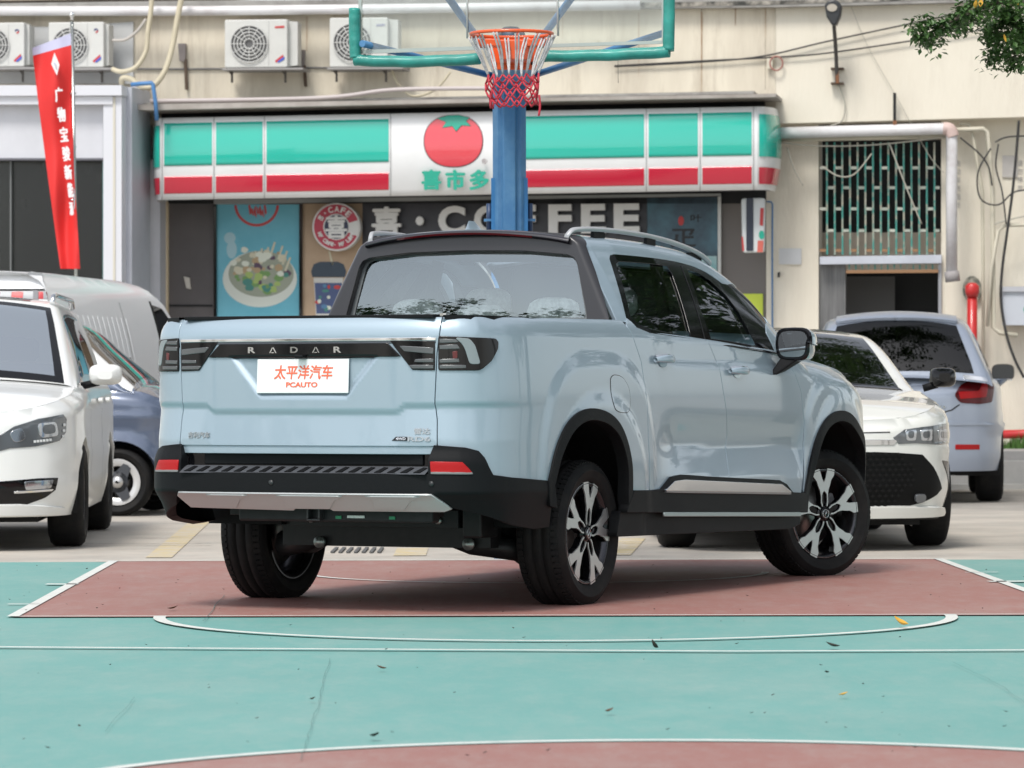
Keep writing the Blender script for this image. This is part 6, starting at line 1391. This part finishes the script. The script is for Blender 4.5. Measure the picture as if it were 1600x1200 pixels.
# ---- small dusk blue car between the people carrier and the pickup
MBL = mat('dusk_blue_paint', (.11, .14, .21), .25, .2, coat=1)
mi = make_car('small_blue_car', 'small dusk blue city car side on between the white people carrier and the pickup', 'car', (-3.045, 33.6, 0), math.radians(-97), .76, -2.55, .50,
    [(-2.55, .95), (-2.3, 1.02), (-.9, 1.03), (-.5, 1.03), (-.1, 1.02), (.2, .99), (.4, .93), (.50, .84)], [(-2.5, 1.0), (-2.3, 1.35), (-2.0, 1.52), (-1.2, 1.58), (-.75, 1.55), (-.42, 1.46), (-.20, 1.27), (.12, 1.0)], MBL, [(0, .33), (-2.1, .33)], .272, (0, -2.1), zlow=.24, cr=(.3, .32), tumble=.30, Wb=[(-2.6, .72), (0, .72)], style='three', Rrim=.70, tyre_w=.16, track=.68, flare=.03, creases=((.80, .10, .02),), Rr=.12, pick='side')
both(mi, 'windshield', 'C', [(.09, .665), (-.50, .665), (-.53, 1), (.06, 1)], glass('mini_glass', (.35, .42, .40), .12), out=.004, flange=.004, step=.04)
both(mi, 'side_window', 'C', [(-.20, .14), (-.50, .45), (-1.3, .48), (-1.3, .12)], CGD, out=.004, flange=.004); both(mi, 'white_pillar', 'C', [(.10, .56), (-.25, .56), (-.55, .56), (-.55, .655), (-.25, .655), (.10, .655)], WHITE, out=.004, flange=.004, step=.04)
hx = pp(mi, 'S', [(241, 622), (249, 622), (249, 645), (243, 642)])
both(mi, 'headlamp', 'S', [(mi['end']-.42, .80), (mi['end']-.22, .80), (mi['end']-.22, .93), (mi['end']-.42, .93)], GBLK, out=.01, flange=.02, step=.03); both(mi, 'headlamp_lens', 'S', [(mi['end']-.38, .83), (mi['end']-.26, .83), (mi['end']-.26, .90), (mi['end']-.38, .90)], LGC, out=.014, flange=.004, step=.03)
both(mi, 'door_mirror', 'S', [(mi['s_u'](-.55), .98), (mi['s_u'](-.40), .98), (mi['s_u'](-.40), 1.0), (mi['s_u'](-.55), 1.0)], WHITE, out=.10, flange=.08)
for o in list(mi['root'].children):
    if o.name.startswith('wheel') and 'liner' not in o.name and o.location.y > -1 and o.location.x > 0:
        h = .08
        m_ = MB(); X = Matrix.Rotation(PI/2, 4, 'Y'); m_.lathe([(.185, h-.01), (.13, h-.006), (.125, h-.02), (.185, h-.03)], 40, X); m_.build('rim_ring', mat('rim_white', (.62, .62, .62), .3, .3), o)
        m_ = MB()
        for k in range(3): m_.prism([(.03, -.06), (.15, -.035), (.158, .0), (.15, .035), (.03, .06)], h-.02, h+.0, X @ Matrix.Rotation(2*PI*k/3+.5, 4, 'Z'))
        m_.lathe([(.085, h-.02), (.085, h-.0), (0, h)], 30, X); m_.build('hub_cover', mat('cover_dark', (.06, .065, .075), .4), o)
        m_ = MB(); m_.lathe([(.048, h), (.048, h+.006), (0, h+.008)], 30, X); c_ = m_.build('hub_cap', SILV, o)
        m_ = MB(); m_.add([(h+.009, -.022, .0), (h+.009, .0, -.012), (h+.009, .024, -.004), (h+.009, .006, .002), (h+.009, .0, .016)], [(0, 1, 2, 3, 4)]); m_.build('emblem', BLK, c_)
finish(mi)
# ---- white van
VW = mat('van_white', (.82, .83, .84), .4, coat=.3)
vn = make_car('white_van', 'white panel van with ribbed sides parked behind the people carrier', 'van', (-4.42, 33.0, 0), math.radians(-7.5), .855, 0, 5.5,
    [(0, 1.90), (.1, 1.94), (1.5, 1.96), (3.6, 1.955), (4.3, 1.93), (4.6, 1.86), (4.85, 1.66), (5.05, 1.45), (5.3, 1.2), (5.5, .95)], None, VW, [(.85, .38), (4.3, .38)], .32, (.85, 4.3), zlow=.35, Rr=.16, cr=(.10, .35), crown=.03, step=.06)
su = vn['s_u']
for i in range(15):
    u = .35+i*.175; zt = 1.62; both(vn, 'pressed_rib', 'S', roundpoly([(su(u), 1.10), (su(u+.05), 1.10), (su(u+.05), zt-.02), (su(u), zt)], .02), VW, out=.003, flange=.003, step=.06)
both(vn, 'slot', 'S', roundpoly([(su(1.95), 1.16), (su(2.60), 1.16), (su(2.60), 1.27), (su(1.95), 1.27)], .01), GBLK, out=.016, flange=.01)
both(vn, 'door_seam', 'S', [(su(2.72), .5), (su(2.735), .5), (su(2.735), 1.75), (su(2.72), 1.75)], mat('seam_grey', (.30, .30, .29), .6), out=.002, flange=0)
both(vn, 'side_window', 'S', roundpoly([(su(4.02), 1.22), (su(4.85), 1.22), (su(4.62), 1.60), (su(4.40), 1.72), (su(4.02), 1.75)], .04), CGD, out=.006, flange=.004); both(vn, 'window_seal', 'S', [(su(3.96), 1.18), (su(4.02), 1.18), (su(4.02), 1.78), (su(3.96), 1.78)], BLK, out=.004, flange=.004)
TR, TW = mat('tape_red', (.50, .02, .03), .4), mat('tape_grey', (.34, .36, .38), .4)
for i in range(9):
    both(vn, 'reflective_tape', 'S', [(i*.10-.0 if i else 0.0, 1.735), (i*.10+.095, 1.735), (i*.10+.095, 1.79), (i*.10 if i else 0, 1.79)], (TR, TW)[i % 2], out=.004, flange=.002)
for i in range(20): both(vn, 'reflective_tape', 'S', [(su(.3+i*.2), 1.00), (su(.3+i*.2+.1), 1.00), (su(.3+i*.2+.1), 1.055), (su(.3+i*.2), 1.055)], (TR, VW)[i % 2], out=.006, flange=.002)
both(vn, 'rear_door_seam', 'S', [(0, 1.80), (.76, 1.80), (.80, 1.77), (.80, .5), (.81, .5), (.81, 1.78), (.77, 1.815), (0, 1.815)], GBLK, out=.003, flange=0, step=.05)
both(vn, 'rear_window', 'S', roundpoly([(.08, 1.15), (.66, 1.15), (.66, 1.62), (.08, 1.62)], .05), CGD, out=.004, flange=.003)
mb = MB(); mb.box((.62, -.02, 1.42), (.66, .0, 1.80)); mb.build('hinge', mat('hinge_grey', (.3, .3, .32), .5), vn['root'])
# ================================================================ flag
FD = 37.6
fl = empty('banner_flag', (0, FD, 0), label='tall red banner with white lettering hung from a steel pole behind the van', cat='banner')
def fp_(px, py, D=FD): p = dpt(px, py, D); return (p.x, p.y-FD, p.z)
mb = MB(); mb.tube([fp_(124, 800), fp_(118.5, 410), fp_(112.5, 33)], .016, 12); pl_ = mb.build('pole', mat('steel_pole', (.42, .44, .42), .2, .9), fl)
mb = MB(); c_ = fp_(112.5, 26); mb.lathe([(.0, -.03), (.018, -.03), (.014, -.012), (.022, 0), (.027, .02), (.018, .038), (0, .042)], 16, Matrix.Translation(c_)); mb.build('finial', CHROME, fl)
def cloth(a, b):      # a across 0..1 (left..pole), b down 0..1
    xl = 52+43*b**1.1; xr = 112.5+ (118.5-112.5)*b + 7.5*np.clip((b-.55)/.45, 0, 1); yt = 75-23*a; y = yt + (420-yt)*b; x = xl+(xr-xl)*a
    d = FD - .02 + .035*np.sin(a*7+b*5)*(1-.5*a) + .02*np.sin(b*16+a*3)
    X = (x-800)/FPX*d; 
    P = np.array([X, d-FD, CAMH + (YH-y-.003*(x-800))/FPX*d]); return P[0], P[1], P[2]
RF = mat('flag_red', (.68, .022, .020), .6, var=.12, vscale=2)
panel('cloth', cloth, [(0, .035), (1, .05), (1, 1), (0, 1)], RF, fl, step=.04, scale=(1, 3), flange=0, flip=True)
panel('cloth_hem', cloth, [(0, 0), (1, 0), (1, .05), (0, .035)], mat('hem_lilac', (.50, .50, .66), .6), fl, step=.04, scale=(1, 3), flange=0, flip=True)
WF = mat('flag_white', (.78, .76, .76), .6)
def ftext(ch, px, py, w_, h_, rot=-.10, body=None):
    p = fp_(px, py, FD-.125); M = Matrix.Translation(p) @ Matrix.Rotation(PI/2, 4, 'X') @ Matrix.Rotation(.10, 4, 'Z')
    return text_mesh(ch, .2, .001, WF, 'character', bold=.0, fat=.0045, M=M, width=w_/158, height=h_/160, parent=fl)
mb = MB(); 
for ring in ([(85, 82), (93, 101), (89, 118), (80, 100)],): mb.add([fp_(x, y, FD-.125) for x, y in ring], [(3, 2, 1, 0)])
mb.build('emblem', WF, fl)
mb = MB(); mb.tube([fp_(84, 98, FD-.13), fp_(87, 101, FD-.13), fp_(88, 108, FD-.13)], .003, 5); mb.build('emblem_line', mat('lilac_line', (.4, .4, .6), .6), fl)
for ch, x, y, w_, h_ in (('广', 92, 148, 12, 22), ('物', 96, 179, 12, 22), ('宝', 100, 210, 12, 22), ('骏', 103.5, 240, 11.5, 22), ('新', 106.5, 269, 11, 22), ('能', 110, 297, 8, 22), ('源', 111.5, 326, 6, 20)): ftext(ch, x, y, w_, h_)
for y in (146, 230, 312): mb = MB(); c_ = fp_(114, y); mb.tube([(c_[0]-.03, c_[1], c_[2]), (c_[0]+.03, c_[1], c_[2])], .010, 8); mb.build('clip', CHROME, fl)
# ================================================================ basketball hoop
HD = 23.35
HT = .22
hoop = empty('basketball_hoop', (0, HD, 0), label='basketball hoop on a blue steel post with a glass backboard edged in teal padding', cat='basketball hoop')
hx_ = Vector((1, -HT, 0)).normalized(); hn_ = Vector((-HT, -1, 0)).normalized(); HM = frame_m(Vector((0, 0, 0)), hx_, (0, 0, 1), hn_); HW = frame_m(Vector((0, HD, 0)), hx_, (0, 0, 1), hn_)
def ha(px, py, off=0.0):
    d = Vector(ray(px, py)); o = Vector((0, 0, CAMH)); t = ((Vector((0, HD, 0)) + hn_*off) - o).dot(hn_)/d.dot(hn_); P = o + d*t - Vector((0, HD, 0)); return (P.dot(hx_), P.z, off)
PAD = mat('teal_padding', (.025, .30, .25), .5, coat=.2, var=.35, vscale=7, bump=.5, bscale=9); BLU = mat('post_blue', (.045, .17, .36), .5, vscale=5, col2=(.11, .27, .45), thr=(.4, .8), coat=.1); ALU = mat('backboard_frame', (.42, .46, .43), .35, .4)
pc_ = MB(); r_ = .040
for seg in ([(554, 14), (554, 55), (555.5, 92)], [(1045.5, -60), (1045.5, 20), (1044.5, 80)], [(554, 94), (640, 96.5), (750, 92)], [(850, 88), (950, 86), (1046, 81)]):
    pts = [ha(*p, .03) for p in seg]; pts = spline(pts, 8); pts = [Vector(p)+Vector((0, .0015*math.sin(i*1.3), .002*math.sin(i*2.1))) for i, p in enumerate(pts)]
    mb = MB(); mb.tube(pts, .033, 14, M=HM); o = mb.build('edge_padding', PAD, hoop)
for x0, y0, x1, y1 in ((566, 81, 1036, 66), ):
    mb = MB(); mb.add([], []); P = [ha(562, 78), ha(1038, 63), ha(1038, 68), ha(562, 84)]; mb.prism([p[:2] for p in P][::-1], -.02, .0, HM); mb.build('frame_rail', ALU, hoop)
for x in (562, 1036): mb = MB(); P = [ha(x-2, -80), ha(x+3, -80), ha(x+3, 78 if x < 800 else 64), ha(x-2, 78 if x < 800 else 64)]; mb.prism([p[:2] for p in P][::-1], -.02, .002, HM); mb.build('frame_rail', ALU, hoop)
mb = MB(); P = [ha(565, -80), ha(1034, -95), ha(1034, 63), ha(565, 79)]; mb.prism([p[:2] for p in P][::-1], -.012, -.004, HM); mb.build('glass_board', glass('board_glass', (.90, .93, .92), .02), hoop)
mb = MB()
for s_ in ([(730, -80), (730, 60)], [(870, -80), (872, 56)]): mb.tube([ha(*p, .001) for p in s_], .006, 6, M=HM)
mb.build('board_line', mat('board_line_white', (.55, .58, .56), .5), hoop)
RD_ = 22.75; s22 = FPX/RD_
def rpz(py, D=RD_): return CAMH + (YH-py)/FPX*D
RC = Vector(((801-800)/s22, RD_-HD, rpz(53))); RR = .2245
ORG = mat('rim_orange', (.78, .10, .015), .35, coat=.4, var=.15, vscale=20)
mb = MB(); mb.tube([RC+Vector((RR*math.cos(a), RR*math.sin(a), 0)) for a in np.linspace(0, 2*PI, 61)[:-1]], .0095, 10, closed=True); rim_ = mb.build('rim', ORG, hoop)
mb = MB()
for i in range(12): a = 2*PI*i/12+.13; mb.tube([RC+Vector(((RR)*math.cos(a), RR*math.sin(a), -.008)), RC+Vector(((RR+.004)*math.cos(a), (RR+.004)*math.sin(a), -.026)), RC+Vector(((RR+.002)*math.cos(a+.05), (RR)*math.sin(a+.05), -.008))], .003, 5)
mb.build('net_hooks', ORG, rim_, kind='stuff')
zc_ = RC.z
mb = MB(); mb.box((-.065, .21, zc_-.125), (.105, .52, zc_-.015)); mb.box((-.115, .50, zc_-.16), (.145, .53, zc_+.02)); mb.box((-.19, .16, zc_-.055), (-.06, .30, zc_-.012)); mb.box((.09, .16, zc_-.055), (.22, .30, zc_-.012))
for o in (mb.build('rim_bracket', ORG, hoop, bevel=.006),): o.location = (0, RC.y, 0)
for x in (-.09, .12): mb = MB(); mb.lathe([(0, 0), (.010, 0), (.010, .008), (0, .009)], 8, Matrix.Translation((x, RC.y+.50, zc_-.125)) @ Matrix.Rotation(PI/2, 4, 'X')); mb.build('bolt', DARKM, hoop)
mb = MB(); mb.lathe([(0, .16), (.04, .155), (.075, .13), (.085, .10), (.085, .02), (0, .02)], 20, Matrix.Translation((.0, RC.y+.68, zc_-.06)) @ Matrix.Scale(1.0, 4)); mb.build('mount_cap', mat('cap_navy', (.03, .06, .10), .5), hoop)
# net: 12 straps in white, then red diamonds
NW = mat('net_white', (.60, .60, .60), .8, var=.5, vscale=30); NR = mat('net_red', (.50, .035, .055), .7)
def netp(i, lev):      # lev 0..7 ring radius and height
    z = (0, -.14, -.225, -.27, -.315, -.36, -.40)[lev]; r = (.226, .180, .135, .148, .142, .134, .128)[lev]
    a = 2*PI*(i + (.5 if lev % 2 else 0))/12 + .13; rn = random.Random(i*7+lev); j = rn.uniform(-.012, .012)
    return RC + Vector(((r+j)*math.cos(a) + .012*lev/6, (r+j)*math.sin(a), z + rn.uniform(-.012, .012)))
net = empty('net'); net.parent = hoop
for i in range(12):
    a0, a1 = netp(i, 0), netp(i, 2); m1 = a0.lerp(a1, .5)+Vector((random.uniform(-.012, .012), 0, 0))
    mb = MB(); mb.tube(spline([a0+Vector((.009, 0, -.01)), m1+Vector((.006, 0, 0)), a1], 4), .0062, 6); mb.tube(spline([a0-Vector((.009, 0, .01)), m1-Vector((.008, 0, 0)), a1], 4), .0055, 6); mb.build('net_strap', NW, net)
for lev in range(2, 6):
    for i in range(12):
        for d in ((0, 0 if lev % 2 == 0 else 1), (0, -1 if lev % 2 == 0 else 0)):
            A, B = netp(i, lev), netp((i + d[1]) % 12, lev+1); mb = MB(); m_ = A.lerp(B, .5) + Vector((0, 0, -.006)); mb.tube([A, m_, B], .0052, 6); mb.build('net_cord', NR if lev > 2 or i % 3 else NR, net)
mb = MB(); A = netp(10, 5); mb.tube(spline([(RC.x+.15, RC.y-.06, RC.z-.34), (RC.x+.155, RC.y-.06, RC.z-.40), (RC.x+.148, RC.y-.06, RC.z-.455)], 4), .007, 6); mb.build('net_cord', NR, net)
# post and struts
PD = 25.0-HD; sp_ = FPX/25.0; zt2 = CAMH + (YH-84)/FPX*25.0
x0, x1 = (771-800)/sp_, (823-800)/sp_
mb = MB(); xc = (x0+x1)/2; hw_ = (x1-x0)/2
mb.prism([(x0, PD-.06), (x0+.03, PD-.10), (xc-.045, PD-.10), (xc-.035, PD-.135), (xc+.035, PD-.135), (xc+.045, PD-.10), (x1-.03, PD-.10), (x1, PD-.06), (x1, PD+.08), (x0, PD+.08)], .0, zt2); mb.build('post', BLU, hoop, bevel=.004)
mb = MB(); mb.box((x0-.012, PD-.10, CAMH+(YH-279)/FPX*25), (x1+.012, PD+.1, CAMH+(YH-271)/FPX*25)) if False else mb.box((x0-.010, PD-.075, 1.10), (x1+.010, PD+.09, CAMH+(YH-279)/FPX*25)); mb.build('post_sleeve', mat('sleeve_blue', (.035, .20, .46), .4, var=.2, vscale=3), hoop)
mb = MB()
for xx in (x0-.022, x1+.022): mb.tube([(xx, PD, CAMH+(YH-318)/FPX*25), (xx, PD, CAMH+(YH-362)/FPX*25)], .018, 8)
mb2 = MB(); [mb2.box((xx-.035, PD-.03, CAMH+(YH-346)/FPX*25), (xx+.035, PD+.05, CAMH+(YH-342)/FPX*25)) for xx in (x0-.02, x1+.02)]
o = mb.build('winch_screw', mat('winch_navy', (.02, .05, .12), .4), hoop, kind='stuff'); mb2.build('winch_bracket', BLU, hoop)
def pD(px, py, D): p = dpt(px, py, D); return (p.x, p.y-HD, p.z)
for a, b, r_ in (((696, -10, 23.45), (752, 68, 24.9), .022), ((898, -10, 23.45), (846, 60, 24.9), .022), ((566, 68, 23.45), (768, 118, 24.95), .020), ((1036, 52, 23.30), (832, 118, 24.95), .020)):
    mb = MB(); mb.tube([pD(*a), pD(*b)], r_, 10); mb.build('strut', BLU, hoop)
mb = MB(); mb.box((-.11, RC.y+.52, zc_-.13), (.13, PD-.05, zc_-.03)); mb.build('arm', BLU, hoop)
# thread hanging under the board
mb = MB(); mb.tube([ha(965.5, 92, 0), ha(966, 130, 0)], .0012, 4, M=HM); mb.build('thread', CAB, hoop)
# ================================================================ trees
BARK = mat('bark', (.12, .095, .07), .9, var=.4, vscale=8, bump=.6, bscale=14)
LV = []
for i, (c, c2) in enumerate((((.035, .085, .018), (.07, .15, .03)), ((.025, .06, .014), (.045, .10, .02)))):
    LV.append(mat('leaf_green_%s' % 'ab'[i], c, .45, vscale=2.2, col2=c2, thr=(.35, .65)))
def leaf_cloud(pts, r, n, size, rnd, sub=5):
    V = []; F = []
    for c in pts:
        for q in range(n):
            d = Vector((rnd.gauss(0, 1), rnd.gauss(0, 1), rnd.gauss(0, .8))); d *= r*rnd.uniform(.1, 1)/max(.3, d.length); p = Vector(c)+d
            a, b = rnd.uniform(0, 2*PI), rnd.uniform(-.9, .9); t = Vector((math.cos(a)*math.cos(b), math.sin(a)*math.cos(b), math.sin(b)-.25)); t.normalize(); s_ = t.cross(Vector((rnd.uniform(-.4, .4), rnd.uniform(-.4, .4), 1))); s_.normalize(); nn = s_.cross(t); L = size*rnd.uniform(.7, 1.3); w_ = L*.27
            i = len(V); V += [p, p+t*L*.5+s_*w_+nn*w_*.3, p+t*L, p+t*L*.5-s_*w_+nn*w_*.3]; F += [(i, i+1, i+2), (i, i+2, i+3)]
    return V, F
def tree(loc, h, spread, crowns, lb, size=.09, n=160, seed=1):
    rnd = random.Random(seed); r = empty('tree', loc, label=lb, cat='tree'); L = Vector(loc)
    mb = MB(); mb.tube(spline([(0, 0, -.1), (.05, .02, h*.3), (-.05, .1, h*.6), (.1, 0, h)], 5), [.22-.14*i/15 for i in range(16)], 12); mb.build('trunk', BARK, r)
    V = []; F = []
    for cpt in crowns:
        c = Vector(cpt)-L; b0 = Vector((0, 0, h*rnd.uniform(.45, .9))); mid_ = b0.lerp(c, .55)+Vector((rnd.uniform(-.2, .2), rnd.uniform(-.2, .2), .25))
        mb = MB(); k = spline([b0, mid_, c], 5); mb.tube(k, [.06-.05*i/10 for i in range(11)], 7); mb.build('limb', BARK, r)
        v, f = leaf_cloud([c+Vector((rnd.gauss(0, spread), rnd.gauss(0, spread), rnd.gauss(0, spread*.6))) for _ in range(9)], spread*.5, n//9, size, rnd); o = len(V); V += v; F += [tuple(a+o for a in q) for q in f]
    me = bpy.data.meshes.new('crown'); me.from_pydata([tuple(v) for v in V], [], F); me.materials.append(LV[seed % 2]); link('crown', me, r)
    return r
# the tree whose branch hangs into the top right corner
bt = empty('tree', (6.4, 26.5, 0), label='leafy tree outside the right edge whose twigs hang into the top right corner', cat='tree')
rnd = random.Random(21)
mb = MB(); mb.tube(spline([(0, 0, -.1), (.05, 0, 1.5), (-.1, .1, 3.2), (.1, .05, 5.5)], 5), [.24-.12*i/15 for i in range(16)], 12); mb.build('trunk', BARK, bt)
def bl_(px, py, D): p = dpt(px, py, D); return Vector((p.x-6.4, p.y-26.5, p.z))
BD = 25.0
twigs = [[(1800, -150), (1680, -60), (1600, -10), (1530, 12), (1490, 32), (1452, 52), (1436, 60)], [(1680, -60), (1640, 10), (1610, 50), (1590, 85), (1545, 92)], [(1600, -10), (1570, 20), (1555, 48), (1542, 66)], [(1530, 12), (1512, 20), (1500, 40)], [(1640, 10), (1605, 25), (1580, 58), (1597, 98)]]
mb0 = []
for k, tw in enumerate(twigs):
    P = spline([bl_(x, y, BD+.1*k) for x, y in tw], 6); n_ = len(P); mb = MB(); r0 = .035 if k == 0 else .014; mb.tube(P, [max(.004, r0*(1-i/n_)) for i in range(n_)], 6); mb.build('twig', BARK, bt); mb0.append(P)
V = []; F = []
cl_ = []
for k, P in enumerate(mb0):
    for i, p in enumerate(P):
        if i > 4: cl_.append(Vector(p)+Vector((rnd.gauss(0, .03), rnd.gauss(0, .08), rnd.gauss(0, .03))))
cl_ += [bl_(x, y, BD+rnd.uniform(-.3, .3)) for x, y in [(1560, 10), (1575, 25), (1590, 15), (1600, 40), (1540, 30), (1520, 28), (1585, 60), (1600, 5), (1560, 40), (1555, 85), (1570, 80), (1600, 75), (1530, 8), (1580, -5), (1470, 46), (1450, 62), (1456, 70)]]
v, f = leaf_cloud(cl_, .085, 42, .045, rnd); V += v; F += f
for c, r_, n in (((-1.6, -.6, 4.7), .9, 4500), ((-.6, .3, 5.6), 1.3, 7000), ((.8, -.3, 5.0), 1.3, 6000), ((.3, -1.8, 4.9), 1.2, 5000), ((-4.0, 7.4, 7.6), 1.3, 7000), ((-2.8, 8.2, 8.4), 1.2, 6000), ((-5.0, 8.0, 8.8), 1.2, 6000), ((-3.2, 4.6, 7.6), 1.3, 6000), ((-4.6, 4.2, 8.0), 1.2, 6000), ((-1.5, 4.5, 7.2), 1.3, 6000), ((-5.6, 5.5, 9.0), 1.2, 5000)):
    v, f = leaf_cloud([Vector(c)+Vector((rnd.gauss(0, r_*.5), rnd.gauss(0, r_*.5), rnd.gauss(0, r_*.35))) for _ in range(24)], r_*.4, n//24, .08, rnd); o = len(V); V += v; F += [tuple(a+o for a in q) for q in f]
me = bpy.data.meshes.new('crown'); me.from_pydata([tuple(v) for v in V], [], F); me.materials.append(LV[0]); link('crown', me, bt)
mb = MB()
for x, y in ((1525, 7), (1569, 60), (1588, 3), (1533, 5)):
    c = bl_(x, y, BD-.2); leafshape(mb, c, .05, rnd.uniform(0, 6), .5, 1.2)
mb.build('yellow_leaf', LEAF[2], bt, kind='stuff')
# trees standing behind the photographer and beside the court: they darken reflections in glass and paint
rnd = random.Random(5)
k = 0
PLACES = ('low and far left behind the court', 'far left behind the court beside a low tree', 'far left of the court', 'far left of the court towards the cars', 'behind the photographer on the left', 'behind the photographer left of the middle', 'straight behind the photographer', 'behind the photographer right of the middle', 'behind the photographer on the far right', 'right of the court near the camera', 'right of the court level with the pickup', 'right of the court beside the parked cars', 'right of the parked cars near the building', 'at the far right beside the building', 'far right beyond the court')
for (x, y, h) in ((-20, -8, 4.6), (-23, -3, 5.0), (-26, 2, 4.8), (-27, 7, 5.2), (-17, -20, 7), (-7, -22, 8), (2, -20, 8), (10, -14, 8), (18, -4, 9), (15, 6, 8), (11, 18, 8.5), (10.5, 25, 8.5), (12, 33, 9), (14, 40, 9), (20, 28, 9)):
    k += 1; cr = [(x+rnd.gauss(0, 1.6), y+rnd.gauss(0, 1.6), h*rnd.uniform(.45, 1.0)) for _ in range(9)]
    tree((x, y, 0), h*.7, 1.25, cr, 'broad leafy tree standing ' + PLACES[k-1], size=.32, n=600, seed=k)
